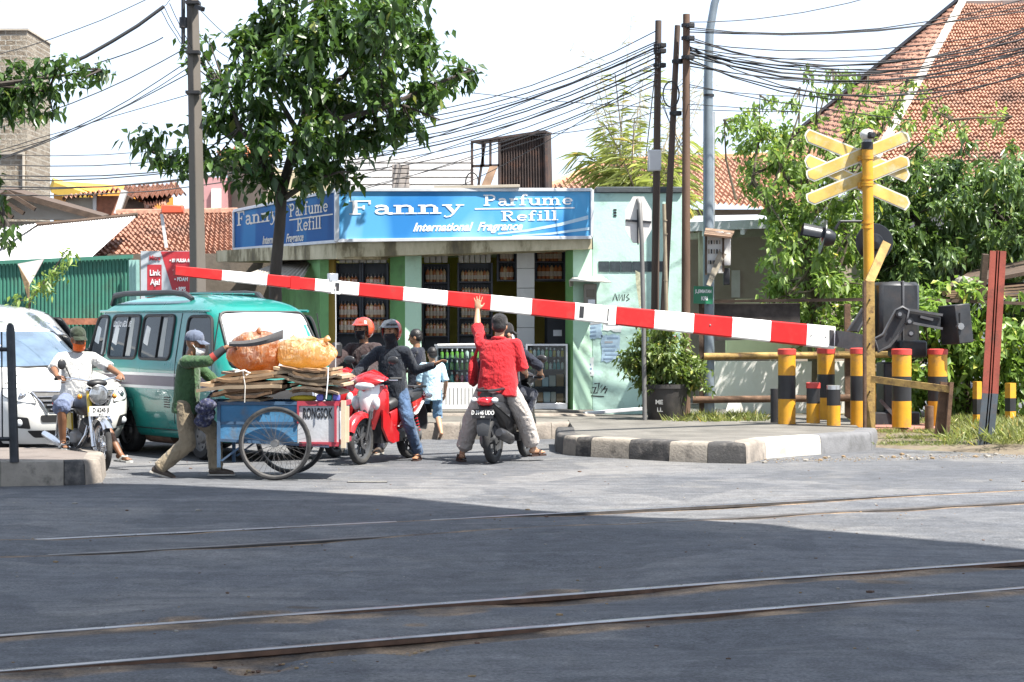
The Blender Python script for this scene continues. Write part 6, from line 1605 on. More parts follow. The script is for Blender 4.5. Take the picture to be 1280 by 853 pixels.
# ------------------------------------------------------------------ teal minibus
VC, VA = Vector((-3.86, 25.55, 0)), -R(53)
m_teal = mat('teal van paint', (.012, .19, .165), .3, .0, .12, 1.6, .03, 60, (.05, .13, .11), .5, 2.2, coat=.6)
m_tint = glass('dark tinted window', (.022, .028, .03), .05, spec=.25); m_tint.node_tree.nodes['Principled BSDF'].inputs['Coat Weight'].default_value = .2
m_wsh = glass('sky reflecting windshield', (.42, .46, .48), .06, .35)  # pale base colour stands in for bright sky reflected in the glass
m_strw = mat('white stripe', (.62, .62, .6), .5, 0, .06); m_strg = mat('grey violet stripe', (.13, .11, .14), .5, 0, .08)
van = thing('minibus', 'teal public minibus with white and grey side stripes waiting behind the handcart', 'minibus', VC, VA)
vb = Body([(.24, 1.84), (.32, 1.9), (.5, 1.93), (.8, 1.92), (1.02, 1.85), (1.12, 1.80), (1.4, 1.62), (1.7, 1.42), (1.8, 1.33), (1.88, 1.2), (1.95, .95), (2.0, .55), (2.025, .1), (2.03, .0)],
          [(.24, -2.0), (.4, -2.06), (.9, -2.08), (1.15, -2.06), (1.5, -1.98), (1.75, -1.86), (1.86, -1.75), (1.94, -1.55), (2.0, -1.1), (2.025, -.5), (2.03, -.4)],
          [(.24, .72), (.32, .77), (.6, .795), (1.1, .79), (1.25, .77), (1.75, .685), (1.83, .65), (1.9, .58), (1.96, .45), (2.0, .3), (2.025, .1), (2.03, .05)], .2, .16, .05)
mb = MB(); zsv = [.24, .27, .32, .4, .5, .6, .7, .8, .9, 1.0, 1.06, 1.12, 1.2, 1.3, 1.4, 1.5, 1.6, 1.7, 1.76, 1.8, 1.84, 1.88, 1.915, 1.95, 1.975, 2.0, 2.015, 2.025, 2.03]
mb.loft([vb.ring(z) for z in zsv], m_teal); body = mb.build('body', van, ang=32)
cut = []
for ax in (1.12, -.86):
    c = MB(); c.cyl((ax, -1.2, .27), (ax, 1.2, .27), .36, m_under, 28); cut.append(c.build('cut', van))
boolean_cut(body, cut)
mb = MB(); mb.box((0, 0, .36), (3.2, 1.2, .3), m_under); mb.cyl((1.12, -.6, .28), (1.12, .6, .28), .05, m_under); mb.cyl((-.86, -.6, .28), (-.86, .6, .28), .05, m_under); mb.cyl((-.4, -.62, .24), (.3, -.62, .24), .09, m_rust, 10); mb.build('chassis', van)
for ax in (1.12, -.86):
    for sg in (1, -1): car_wheel(van, ax, sg * .66, .28, .17, sg)
for sg in (-1, 1):
    sd_ = vb.side(sg)
    for (x0, x1, z0, z1, sl, nm) in ((.76, 1.40, 1.2, 1.74, .2, 'door_window'), (-.44, .40, 1.21, 1.755, 0, 'window'), (-1.33, -.53, 1.21, 1.755, 0, 'window'), (-1.86, -1.45, 1.22, 1.75, -.1, 'window')):
        pl = [(x0 + (.0 if sl >= 0 else -.06), z0), (x1 + (.12 if sl > 0 else 0), z0), (x1 - (.06 if sl > 0 else 0), z1), (x0 + (.1 if sl < 0 else 0), z1)]
        mb = MB(); patch(mb, pl, sd_, m_tint, .004, .1, .09); wn = mb.build(nm, van)
        mb = MB(); mb.tube([sd_(a, b, .006) for a, b in rounded(pl, .09)], .02, m_rubt, 6, closed=True)
        if nm == 'window' and x1 - x0 > .5: mb.bar(sd_((x0 + x1) / 2 + .06, z0, .008), sd_((x0 + x1) / 2 + .06, z1, .008), .014, .03, m_rubt, up=(0, 1, 0))
        mb.build('frame', wn)
        if nm == 'window':
            mb = MB(); rgw = random.Random(int(x0 * 10 + 50))
            cx = (x0 + x1) / 2; fl = 1 if sg < 0 else -1
            if x1 - x0 > .5 and x0 < -.5: text_on(mb, 'ɯnɯo uɐɹɓuɐ', .14, m_white, lambda u, v, o: sd_(cx + fl * (u - cx) - fl * .12, v, o), cx, z1 - .1, 1, .005, .6)
            # pale curtain strips behind the pane
            patch(mb, [(cx + .1, z0 + .03), (cx + .24, z0 + .03), (cx + .22, z1 - .03), (cx + .12, z1 - .03)], sd_, mat('pale grey curtain', (.32, .33, .32), .7), .0055, .1, .01)
            patch(mb, [(x0 + .06, z0 + .2), (x0 + .2, z0 + .16), (x0 + .22, z1 - .16), (x0 + .1, z1 - .12)], sd_, mat('white paper sticker', (.55, .56, .55), .7), .0055, .1, .02)
            mb.build('sticker', wn)
    for z0, z1, m, o in ((1.00, 1.035, m_strw, .004), (.875, 1.00, m_strg, .0035), (.84, .875, m_strw, .004)):
        mb = MB(); patch(mb, [(-1.9, z0), (1.62, z0), (1.6, z1), (-1.9, z1)], sd_, m, o, .2, 0); mb.build('stripe', van)
    mb = MB()                                  # door seams, gutter, handle, side fuel flap
    for x in (.56, 1.5): mb.tube([sd_(x, z, .0) for z in (.42, .7, 1.0, 1.2, 1.5, 1.78)], .008, m_rubt, 4)
    mb.tube([sd_(x, .34, .0) for x in (-1.9, -1.3, -.4, .5, .76)], .009, m_rubt, 4)
    mb.build('seam', van)
    mb = MB(); mb.tube([sd_(x, 1.815 - .02 * max(0, (x - .9)), .012) for x in (-1.75, -1, 0, .9, 1.28)], .018, m_teal, 6); mb.build('gutter', van)
    mb = MB(); mb.bar(sd_(.62, .98, .025), sd_(.74, .98, .025), .02, .025, m_rubt); mb.build('handle', van)
    mb = MB(); mb.lathe([(0, .0), (.065, .0), (.075, -.006)], m_teal, 18, Matrix.Translation(sd_(-.62, .62, .012)) @ Matrix.Rotation(R(90) * (1 if sg < 0 else -1), 4, 'X')); mb.build('fuel_flap', van)
    mb = MB()
    for k in range(5): mb.bar(sd_(.30, .62 + k * .03, .003), sd_(.44, .62 + k * .03, .003), .012, .012, m_rubt)
    mb.build('vent', van)
    mb = MB(); p = Vector((1.56, sg * .93, 1.32)); mb.box(p, (.09, .14, .2), m_rubt, None, .03); mb.cyl(p, sd_(1.5, 1.26), .014, m_rubt, 6); mb.build('mirror', van)
fr = vb.front(); mb = MB(); pl = [(-.66, 1.13), (.66, 1.13), (.585, 1.79), (-.585, 1.79)]
patch(mb, pl, fr, m_wsh, .005, .1, .1); ws = mb.build('windshield', van)
mb = MB(); mb.tube([fr(a, b, .006) for a, b in rounded(pl, .1)], .02, m_rubt, 6, closed=True); mb.build('seal', ws)
mb = MB(); patch(mb, [(-.6, 1.64), (.6, 1.64), (.575, 1.77), (-.575, 1.77)], fr, mat('white sun strip', (.66, .66, .66), .4), .007, .1, .02); 
text_on(mb, 'MANDALA  TRANS', .085, mat('grey lettering', (.3, .3, .34), .6), fr, 0, 1.7, 1, .0085, 1.0); mb.build('sun_strip', ws)
mb = MB(); patch(mb, [(-.7, .66), (.7, .66), (.7, .86), (-.7, .86)], fr, m_rubt, .006, .1, .03); mb.build('grille', van)
for sg in (-1, 1):
    mb = MB(); patch(mb, [(sg * .36, .68), (sg * .66, .68), (sg * .66, .86), (sg * .36, .86)], fr, m_chr, .01, .08, .04); patch(mb, [(sg * .39, .7), (sg * .63, .7), (sg * .63, .84), (sg * .39, .84)], fr, mat('headlight glass', (.5, .52, .54), .08, 0, .2, 12, coat=1), .016, .08, .04); mb.build('headlight', van)
mb = MB(); patch(mb, [(-.76, .3), (.76, .3), (.76, .5), (-.76, .5)], fr, mat('dark bumper plastic', (.03, .03, .032), .6), .02, .1, .04); mb.build('bumper', van)
mb = MB(); pp = fr(0, .42, .04); mb.box(pp, (.012, .4, .14), m_blk); text_mesh(mb, 'D 1947 AS', .09, m_whitew, wall_M(pp + Vector((.008, 0, 0)), (0, 1, 0)), .002, .8); mb.build('number_plate', van)
for x0, x1, sg in ((-1.72, .48, -1), (-1.72, .48, 1)):
    mb = MB(); mb.tube([(x0, sg * .52, 1.9), (x0 + .1, sg * .53, 2.02), (x0 + .4, sg * .53, 2.045), (x1 - .5, sg * .53, 2.045), (x1 - .15, sg * .52, 2.02), (x1, sg * .5, 1.955)], [.04, .042, .036, .036, .04, .03], mat('grey roof rail', (.03, .03, .033), .6), 8); mb.build('roof_rail', van)
mb = MB()
for k in range(5): mb.tube([(x, -.3 + k * .15, interp([(0, 2.03)], 0) + .004 - .03 * (abs(x) / 1.3) ** 2) for x in (-1.2, -.5, .1, .6)], .012, m_teal, 5)
mb.build('roof_rib', van)
mb = MB(); mb.tube([vb.rear()(y, .42, .05) for y in (-.72, -.4, 0, .4, .72)], .05, m_strg, 8); mb.build('rear_bumper', van)
for sg in (-1, 1): mb = MB(); patch(mb, [(sg * .6, .75), (sg * .74, .75), (sg * .74, 1.02), (sg * .6, 1.02)], vb.rear(), m_red, .008, .08, .02); mb.build('tail_light', van)

# ------------------------------------------------------------------ white family car (and the silver one behind)
m_carw = mat('white car paint', (.74, .73, .69), .22, 0, .03, 2, coat=.8); m_silv = mat('silver car paint', (.5, .51, .52), .28, .5, .05, 2, coat=.8)
m_lamp = MATS['headlight glass']; m_cwsh = glass('blue grey windshield', (.10, .15, .21), .04, .1); m_cglass = glass('dark car window', (.03, .035, .04), .05)  # blue grey windshield base stands in for the reflected sky
def mpv(name, label, C, A, paint, wsm, group=None, plate='B 1276 KF'):
    t = thing(name, label, 'car', C, A, group)
    b = Body([(.17, 1.93), (.26, 2.0), (.4, 2.06), (.58, 2.08), (.72, 2.06), (.82, 1.99), (.9, 1.84), (.97, 1.55), (1.03, 1.2), (1.06, 1.02), (1.1, .94), (1.3, .62), (1.5, .28), (1.58, .1), (1.63, -.12), (1.67, -.6), (1.685, -.8)],
             [(.17, -1.95), (.3, -2.02), (.6, -2.06), (1.0, -2.04), (1.2, -1.98), (1.5, -1.82), (1.6, -1.72), (1.66, -1.4), (1.685, -1.0)],
             [(.17, .74), (.26, .79), (.5, .83), (.8, .83), (.95, .81), (1.05, .775), (1.12, .75), (1.3, .70), (1.5, .63), (1.57, .59), (1.62, .5), (1.66, .34), (1.685, .12)], .34, .2, .1)
    mb = MB(); zs = [.17, .21, .26, .33, .4, .5, .58, .66, .72, .78, .82, .86, .9, .935, .97, 1.0, 1.03, 1.06, 1.1, 1.16, 1.23, 1.3, 1.4, 1.48, 1.54, 1.58, 1.605, 1.63, 1.655, 1.675, 1.685]
    mb.loft([b.ring(z, 22) for z in zs], paint); bo = mb.build('body', t, ang=34); cut = []
    for ax in (1.2, -1.3): c = MB(); c.cyl((ax, -1.3, .29), (ax, 1.3, .29), .35, m_under, 26); cut.append(c.build('cut', t))
    boolean_cut(bo, cut)
    mb = MB(); mb.box((0, 0, .3), (3.3, 1.25, .24), m_under); mb.build('chassis', t)
    for ax in (1.2, -1.3):
        for sg in (1, -1): car_wheel(t, ax, sg * .7, .3, .18, sg)
    fr = b.front(); mb = MB(); pl = [(-.655, 1.1), (.655, 1.1), (.56, 1.55), (-.56, 1.55)]; patch(mb, pl, fr, wsm, .005, .09, .06); ws = mb.build('windshield', t)
    mb = MB(); mb.tube([fr(a, z, .006) for a, z in rounded(pl, .06)], .011, m_rubt, 5, closed=True); mb.tube([fr(-.6, 1.095, .02), fr(-.2, 1.1, .03), fr(.25, 1.11, .03)], .012, m_rubt, 5); mb.tube([fr(.05, 1.095, .02), fr(.4, 1.105, .03), fr(.62, 1.13, .03)], .012, m_rubt, 5); mb.build('wiper', ws)
    mb = MB(); mb.tube([fr(y, .91, .0) for y in np.linspace(-.74, .74, 15)], .007, m_rubt, 4)
    for sg in (-1, 1): mb.tube([fr(sg * (.74 - .1 * q), .91 + .035 * q, .0) for q in range(4)], .006, m_rubt, 4)
    mb.build('bonnet_seam', t)
    mb = MB(); gp = [(-.36, .565), (.36, .565), (.52, .80), (-.52, .80)]; patch(mb, gp, fr, m_rubt, .006, .08, .03); gr = mb.build('grille', t)
    mb = MB()
    for k in range(4): zz_ = .60 + k * .052; wdt = .34 + k * .045; mb.tube([fr(y, zz_, .018) for y in np.linspace(-wdt, wdt, 9)], .011, mat('grille bar', (.32, .32, .33), .3, .7), 5)
    mb.tube([fr(y, .815, .014) for y in np.linspace(-.54, .54, 11)], .014, m_chr, 6)
    for sg in (-1, 1): mb.tube([fr(sg * .54, .815, .014), fr(sg * .45, .68, .016), fr(sg * .37, .555, .014)], .013, m_chr, 6)
    mb.ell(fr(0, .73, .02), (.02, .07, .05), m_chr, 14, 8); mb.build('grille_bar', gr)
    for sg in (-1, 1):
        hp = [(sg * .50, .67), (sg * .72, .70), (sg * .815, .76), (sg * .80, .86), (sg * .66, .855), (sg * .55, .80)]
        mb = MB(); patch(mb, hp, fr, m_lamp, .008, .06, .03); hl = mb.build('headlight', t)
        mb = MB(); mb.ell(fr(sg * .64, .77, .0), (.03, .05, .045), m_chr, 12, 8); mb.tube([fr(a, z, .009) for a, z in rounded(hp, .03)], .006, m_rubt, 4, closed=True); mb.build('reflector', hl)
        mb = MB(); patch(mb, [(sg * .56, .36), (sg * .76, .38), (sg * .78, .52), (sg * .60, .5)], fr, m_rubt, .006, .06, .02); mb.ell(fr(sg * .68, .44, .004), (.03, .045, .045), m_lamp, 12, 8); mb.build('fog_light', t)
        sd_ = b.side(sg)
        for x0, x1, x2, x3 in ((-.22, .72, .22, -.15), (-1.2, -.3, -.25, -1.15), (-1.85, -1.28, -1.25, -1.72)):
            mb = MB(); patch(mb, [(x0, 1.1), (x1, 1.1), (x2, 1.5), (x3, 1.5)], sd_, m_cglass, .005, .12, .05, True, m_rubt, .01); mb.build('window', t)
        mb = MB(); p = Vector((.78, sg * .92, 1.12)); mb.ell(p, (.07, .11, .08), paint, 12, 8); mb.cyl(p, sd_(.74, 1.08), .02, m_rubt, 6); mb.build('mirror', t)
        mb = MB(); mb.tube([sd_(-.26, z, .0) for z in (.3, .6, 1.0)], .006, m_rubt, 4); mb.tube([sd_(.82, z, .0) for z in (.3, .6, 1.0)], .006, m_rubt, 4); mb.bar(sd_(-.16, .9, .02), sd_(0, .9, .02), .02, .03, m_chr); mb.build('door_handle', t)
    mb = MB(); patch(mb, [(-.5, .25), (.5, .25), (.6, .34), (-.6, .34)], fr, m_rubt, .006, .08, .03); patch(mb, [(-.44, .44), (.44, .44), (.46, .53), (-.46, .53)], fr, m_rubt, .006, .08, .03); mb.build('air_intake', t)
    mb = MB(); pp = fr(0, .48, .02); mb.box(pp, (.012, .42, .13), m_blk); text_mesh(mb, plate, .085, m_whitew, wall_M(pp + Vector((.008, 0, 0)), (0, 1, 0)), .002, .8); mb.build('number_plate', t)
    return t
CA = -R(55); Pf = at(95, HZ, 24.75); hd = Vector((math.cos(CA), math.sin(CA), 0))
mpv('family_car', 'white family car with a dark slatted grille waiting behind the bareheaded motorbike', Vector((Pf.x, Pf.y, 0)) - hd * 2.06, CA, m_carw, m_cwsh)['label'] = 'white family car with a dark slatted grille waiting behind the rider in a white shirt'
c2 = at(14, HZ, 29.9); mpv('silver_car', 'silver car mostly hidden behind the white family car', Vector((c2.x, c2.y, 0)), CA, m_silv, glass('bright windshield', (.5, .52, .54), .08, .4), plate='D 1082 UR').scale = (1.08, 1.08, 1.16)

# ------------------------------------------------------------------ two-wheelers
m_redp = mat('red scooter plastic', (.40, .013, .016), .25, 0, .06, 3, coat=.7); m_whp = mat('white scooter plastic', (.72, .72, .72), .25, 0, .04, 3, coat=.6); m_blkp = mat('black scooter plastic', (.02, .02, .022), .4, 0, .2, 5, coat=.2)
m_greyp = mat('dark grey plastic', (.05, .052, .056), .5, 0, .2, 5); m_seat = mat('black vinyl seat', (.018, .018, .02), .5, 0, .2, 8); m_eng = mat('grey engine metal', (.18, .18, .18), .5, .6, .3, 9, dirt=(.04, .035, .03), damt=.7); m_tail = mat('red tail lens', (.55, .012, .02), .12, 0, .2, 12, coat=.8)
def bike_wheel(parent, x, r, tw, spokes, rimm, disc=True, name='wheel', hub=.05):
    t = thing(name, None, None); t.parent = parent; t.location = (x, 0, r); M = Matrix.Rotation(R(90), 4, 'X'); k = tw / 2
    mb = MB(); mb.lathe([(r - tw * .8, -k * .7), (r - tw * .4, -k), (r - tw * .12, -k * .75), (r, 0), (r - tw * .12, k * .75), (r - tw * .4, k), (r - tw * .8, k * .7)], m_rub, 36, M); mb.build('tyre', t, ang=60)
    mb = MB(); mb.lathe([(r - tw * .75, -k * .72), (r - tw * 1.05, -k * .5), (r - tw * 1.05, k * .5), (r - tw * .75, k * .72)], rimm, 36, M); mb.lathe([(hub, -k * .9), (hub * 1.1, 0), (hub, k * .9)], rimm, 14, M); mb.lathe([(0, k * .9), (hub, k * .9)], rimm, 14, M); mb.lathe([(0, -k * .9), (hub, -k * .9)], rimm, 14, M)
    if spokes < 10:
        for q in range(spokes):
            a = 2 * math.pi * q / spokes
            for d in (-.16, .16): mb.bar((.045 * math.cos(a), 0, .045 * math.sin(a)), ((r - tw) * math.cos(a + d), 0, (r - tw) * math.sin(a + d)), .02, .024, rimm, up=(0, 1, 0))
    else:
        for q in range(spokes):
            a = 2 * math.pi * q / spokes; d = .35 * (1 if q % 2 else -1); y = k * .8 * (1 if q % 4 < 2 else -1)
            mb.cyl((.045 * math.cos(a), y, .045 * math.sin(a)), ((r - tw) * math.cos(a + d), 0, (r - tw) * math.sin(a + d)), .0035 if hub > .04 else .0022, rimm, 4)
    if disc: mb.lathe([(.045, -k - .012), (.1, -k - .012), (.1, -k - .016), (.045, -k - .016)], m_chr, 24, M)
    mb.build('rim', t, ang=40); return t
def mirror(parent, base, top, face=(.075, .05)):
    mb = MB(); mb.tube([base, Vector(base).lerp(Vector(top), .6) + Vector((.02, 0, .03)), top], .007, m_blk, 6); mb.ell(top, (.022, face[0], face[1]), m_blkp, 14, 8); q = mb.build('mirror', parent)
    return q
def plate_(parent, p, txt, M=None, back=False, pm=None, tm=None):
    pm = pm or m_blk; tm = tm or m_whitew
    mb = MB(); MM = Matrix.Translation(Vector(p)) @ (M or Matrix()); mb.box((0, 0, 0), (.008, .26, .11), pm, None, .003, MM)
    text_mesh(mb, txt, .07, tm, MM @ wall_M((-.006 if back else .006, 0, .012), (0, -1, 0) if back else (0, 1, 0)), .0015, .72); text_mesh(mb, '08 27', .03, tm, MM @ wall_M((-.006 if back else .006, 0, -.036), (0, -1, 0) if back else (0, 1, 0)), .0, .8)
    mb.build('number_plate', parent)
def scooter(name, label, C, A, body, panel, group=None, plate='D 4826 ZB', lean=0.):
    t = thing(name, label, 'scooter', C, A, group); t.rotation_euler = (lean, 0, A)
    r = .28; bike_wheel(t, .64, r, .085, 6, m_greyp); bike_wheel(t, -.62, r, .095, 6, m_greyp, False)
    # fork and front fender
    mb = MB()
    for sy in (-1, 1): mb.cyl((.64, sy * .075, .28), (.52, sy * .075, .62), .022, m_chr if sy < 0 else m_blk, 10)
    mb.cyl((.53, 0, .58), (.40, 0, .98), .03, m_blk); mb.build('fork', t)
    mb = MB(); rings = []
    for k in range(11):
        a = R(150 - k * 13); rr = r + .035; c = Vector((.64 + rr * math.cos(a) * 1.02, 0, .29 + rr * math.sin(a)))
        hw = .072 * (1 - .25 * abs(k - 5) / 5); o_ = Vector((math.cos(a), 0, math.sin(a)))
        rings.append([c + Vector((0, -hw, 0)) - o_ * .055, c + Vector((0, -hw * .85, 0)) + o_ * .0, c + o_ * .022, c + Vector((0, hw * .85, 0)), c + Vector((0, hw, 0)) - o_ * .055])
    mb.loft(rings, body, caps=False, closed=False); mb.build('front_fender', t, ang=60)
    # front apron: outer shield (body colour), centre panel, inner leg shield
    def apron(zs_, x0, w_, m, nm, off=0., th=.05):
        mb = MB(); rings = []
        for (z, x, hw) in zs_:
            pts = []
            for i in range(11):
                s = -1 + 2 * i / 10; pts.append(Vector((x - .16 * abs(s) ** 2.2 + off, hw * s, z)))
            for i in range(10, -1, -1):
                s = -1 + 2 * i / 10; pts.append(Vector((x - .16 * abs(s) ** 2.2 - th + off, hw * s * .97, z)))
            rings.append(pts)
        mb.loft(rings, m); return mb.build(nm, t, ang=45)
    apron([(.40, .44, .12), (.50, .46, .17), (.62, .50, .205), (.74, .52, .215), (.84, .50, .20), (.92, .47, .16)], 0, 0, body, 'front_apron')
    apron([(.46, .475, .05), (.54, .50, .10), (.64, .53, .14), (.74, .55, .155), (.84, .535, .16), (.93, .50, .13)], 0, 0, panel, 'front_panel', .012, .05)
    for sy in (-1, 1):
        mb = MB(); mb.ell((.50, sy * .135, .72), (.045, .05, .085), m_lamp, 12, 8); mb.build('turn_signal', t)
        mb = MB(); mb.loft([[Vector((x, sy * (y + d), z)) for d, z in ((0, z0), (.025, z0 + .01), (.025, z1 - .01), (0, z1))] for x, y, z0, z1 in ((.42, .16, .42, .64), (.30, .17, .26, .60), (.16, .165, .22, .46), (.0, .16, .24, .36))], body); mb.build('leg_shield', t, ang=50)
    mb = MB(); mb.loft([[Vector((x, y, z)) for y, z in ((-.15, .24), (-.15, z1), (.15, z1), (.15, .24))] for x, z1 in ((.40, .60), (.34, .40), (.28, .33), (.0, .31), (-.1, .33))], m_blkp); mb.build('floorboard', t, ang=40)
    # handlebar cowl with headlight
    mb = MB(); mb.loft([[Vector((x, hw * s, z + dz * (1 - abs(s) ** 2))) for s, z, dz in ((-1, zc, 0), (-.6, zc + .04, .02), (0, zc + .06, .03), (.6, zc + .04, .02), (1, zc, 0), (.6, zc - .05, 0), (0, zc - .08, 0), (-.6, zc - .05, 0))] for x, hw, zc in ((.56, .07, .93), (.52, .17, .955), (.45, .24, .985), (.36, .23, 1.01), (.30, .15, 1.02))], body); cw = mb.build('handlebar_cowl', t, ang=50)
    mb = MB(); mb.ell((.535, 0, .915), (.05, .13, .055), m_lamp, 18, 8); mb.build('headlight', cw)
    mb = MB(); mb.tube([(.26, -.33, 1.0), (.32, -.24, 1.0), (.38, -.1, .99), (.38, .1, .99), (.32, .24, 1.0), (.26, .33, 1.0)], .013, m_chr, 8)
    for sy in (-1, 1): mb.cyl((.33, sy * .22, 1.0), (.255, sy * .345, 1.0), .019, m_rubt, 10); mb.tube([(.36, sy * .17, .995), (.37, sy * .25, .985), (.32, sy * .33, .985)], .006, m_chr, 5)
    mb.build('handlebar', t)
    for sy in (-1, 1): mirror(t, (.35, sy * .19, 1.01), (.37, sy * .29, 1.22))
    # rear body, seat, tail
    mb = MB(); rings = []
    for x, hw, z0, z1 in ((.02, .09, .28, .60), (-.1, .13, .30, .66), (-.3, .155, .36, .69), (-.5, .15, .46, .72), (-.7, .125, .58, .76), (-.88, .085, .68, .80), (-.98, .04, .74, .81)):
        rings.append([Vector((x, hw * s, z0 + (z1 - z0) * q)) for s, q in ((-.6, 0), (-.95, .25), (-1, .6), (-.9, .92), (-.5, 1), (.5, 1), (.9, .92), (1, .6), (.95, .25), (.6, 0))])
    mb.loft(rings, body); mb.build('rear_body', t, ang=50)
    for sy in (-1, 1):
        mb = MB(); mb.slab([Vector((x, sy * y, z)) for x, y, z in (((-.06, .155, .42), (-.55, .168, .56), (-.9, .10, .72), (-.3, .172, .60)) if sy > 0 else ((-.06, .155, .42), (-.3, .172, .60), (-.9, .10, .72), (-.55, .168, .56)))], .02, panel); mb.build('side_panel', t)
    mb = MB(); rings = []
    for x, hw, zb, zt_ in ((.03, .08, .62, .72), (-.06, .125, .655, .765), (-.28, .145, .69, .775), (-.42, .145, .70, .78), (-.52, .14, .71, .83), (-.74, .12, .745, .855), (-.88, .08, .78, .85)):
        rings.append([Vector((x, hw * s, zb + (zt_ - zb) * q)) for s, q in ((-.95, 0), (-1, .55), (-.75, .95), (0, 1.04), (.75, .95), (1, .55), (.95, 0))])
    mb.loft(rings, m_seat); mb.build('seat', t, ang=50)
    mb = MB(); mb.loft([[Vector((x, hw * s, zc + dz * q)) for s, q in ((-1, 0), (-.7, .8), (0, 1), (.7, .8), (1, 0), (.7, -.8), (0, -1), (-.7, -.8))] for x, hw, zc, dz in ((-.84, .115, .745, .05), (-.93, .105, .745, .058), (-1.0, .07, .745, .045), (-1.02, .03, .745, .02))], m_tail); tl_ = mb.build('tail_light', t, ang=60)
    for sy in (-1, 1): mb = MB(); mb.ell((-.93, sy * .125, .76), (.08, .04, .035), m_lamp, 10, 6); mb.build('turn_signal', t)
    mb = MB(); mb.tube([(-.52, -.115, .86), (-.62, -.13, .885), (-.86, -.115, .875), (-.95, -.05, .87), (-.95, .05, .87), (-.86, .115, .875), (-.62, .13, .885), (-.52, .115, .86)], .016, m_blk, 8); mb.build('grab_rail', t)
    mb = MB(); mb.loft([[Vector((x, -hw, z)), Vector((x - .01, 0, z + .01)), Vector((x, hw, z)), Vector((x + .02, hw, z)), Vector((x + .02, 0, z + .005)), Vector((x + .02, -hw, z))] for x, z, hw in ((-.88, .70, .08), (-.97, .56, .085), (-1.01, .42, .075), (-1.0, .34, .06))], m_greyp); mb.build('rear_fender', t, ang=50)
    plate_(t, (-.995, 0, .60), plate, Matrix.Rotation(R(12), 4, 'Y'), True)
    # engine, exhaust, stand, shock
    mb = MB(); mb.box((-.36, .1, .33), (.62, .11, .17), m_eng, Matrix.Rotation(R(4), 4, 'Y'), .05); mb.ell((-.62, .1, .29), (.12, .06, .12), m_eng, 14, 8); mb.cyl((-.16, -.08, .34), (-.16, .08, .34), .09, m_eng, 14); mb.build('engine', t)
    mb = MB(); mb.tube([(-.12, -.07, .28), (-.3, -.12, .24), (-.45, -.15, .27)], .02, m_rust, 8); mb.tube([(-.42, -.16, .27), (-.48, -.165, .28), (-.86, -.17, .37), (-.92, -.17, .385)], [.04, .06, .068, .045], m_blkp, 14); mb.tube([(-.5, -.19, .31), (-.8, -.205, .38)], .035, m_eng, 8); mb.build('exhaust', t)
    mb = MB(); mb.cyl((-.62, .13, .32), (-.52, .12, .62), .02, m_blk, 8); mb.tube([Vector((-.62 + .1 * s, .13 - .01 * s, .34 + .26 * s)) + Vector((.03 * math.cos(s * 44), .03 * math.sin(s * 44), 0)) for s in np.linspace(0, 1, 46)], .006, m_tail, 4); mb.build('shock_absorber', t)
    mb = MB(); mb.tube([(-.2, .14, .26), (-.3, .2, .13), (-.4, .19, .11)], .011, m_blk, 6); mb.build('stand', t)
    return t
hA = lambda h: math.atan2(h[1], h[0])
S3C, S3A = Vector((-1.52, 24.02, 0)), hA((-.40, -.917))
S7C, S7A = Vector((-.03, 24.22, 0)), hA((.31, .95))
S4C, S4A = Vector((-1.95, 25.3, 0)), hA((-.37, -.93))
scooter('scooter', 'red and white scooter with a bright white front panel carrying the rider in jeans', S3C, S3A, m_redp, m_whp, 'scooters at the barrier')
scooter('scooter', 'red scooter half hidden behind the handcart and the other red scooter', S4C, S4A, m_redp, m_redp, 'scooters at the barrier', 'D 2359 AKI')
scooter('scooter', 'black scooter seen from behind with a red tail lamp under the man in red', S7C, S7A, m_blkp, m_greyp, 'scooters at the barrier', 'D 3146 UDO', 0.)

# ------------------------------------------------------------------ naked motorbike with round headlight
S1C, S1A = Vector((-4.88, 22.75, 0)), hA((.5, -.866))
m_yelp = mat('yellow tank paint', (.5, .36, .02), .35, 0, .1, 5, coat=.4)
t = thing('motorcycle', 'small old motorcycle with a round headlight and yellow side panel at the kerb', 'motorcycle', S1C, S1A)
bike_wheel(t, .66, .29, .07, 28, m_chr, False); bike_wheel(t, -.62, .29, .08, 28, m_chr, False)
mb = MB()
for sy in (-1, 1): mb.cyl((.66, sy * .09, .29), (.52, sy * .09, .70), .026, m_chr, 10); mb.cyl((.54, sy * .09, .62), (.46, sy * .085, .90), .03, m_yelp if sy < 0 else m_blk, 10); mb.ell((.46, sy * .085, .91), .035, m_chr, 10, 6)
mb.bar((.5, -.1, .72), (.5, .1, .72), .06, .04, m_blk); mb.build('fork', t)
mb = MB(); rings = []
for k in range(10):
    a = R(165 - k * 14); rr = .325; c = Vector((.66 + rr * math.cos(a), 0, .30 + rr * math.sin(a))); o_ = Vector((math.cos(a), 0, math.sin(a)))
    rings.append([c + Vector((0, -.06, 0)) - o_ * .03, c + Vector((0, -.03, 0)), c + Vector((0, .03, 0)), c + Vector((0, .06, 0)) - o_ * .03])
mb.loft(rings, m_chr, False, False); mb.build('front_fender', t, ang=60)
mb = MB(); M = Matrix.Translation((.56, 0, .86)) @ Matrix.Rotation(R(90), 4, 'Y'); mb.lathe([(0, -.14), (.07, -.12), (.10, -.02), (.105, .0)], m_blk, 24, M); hl = mb.build('headlight', t)
mb = MB(); mb.lathe([(.105, -.005), (.112, .005), (.1, .015)], m_chr, 24, M); mb.lathe([(.1, .008), (.07, .022), (0, .03)], mat('round headlight glass', (.25, .26, .27), .06, .5, .5, 18, coat=1), 24, M); mb.build('lens', hl)
mb = MB()
for sy in (-1, 1): mb.cyl((.47, 0, .93), (.47, sy * .03, 1.0), .04, m_blk, 12)
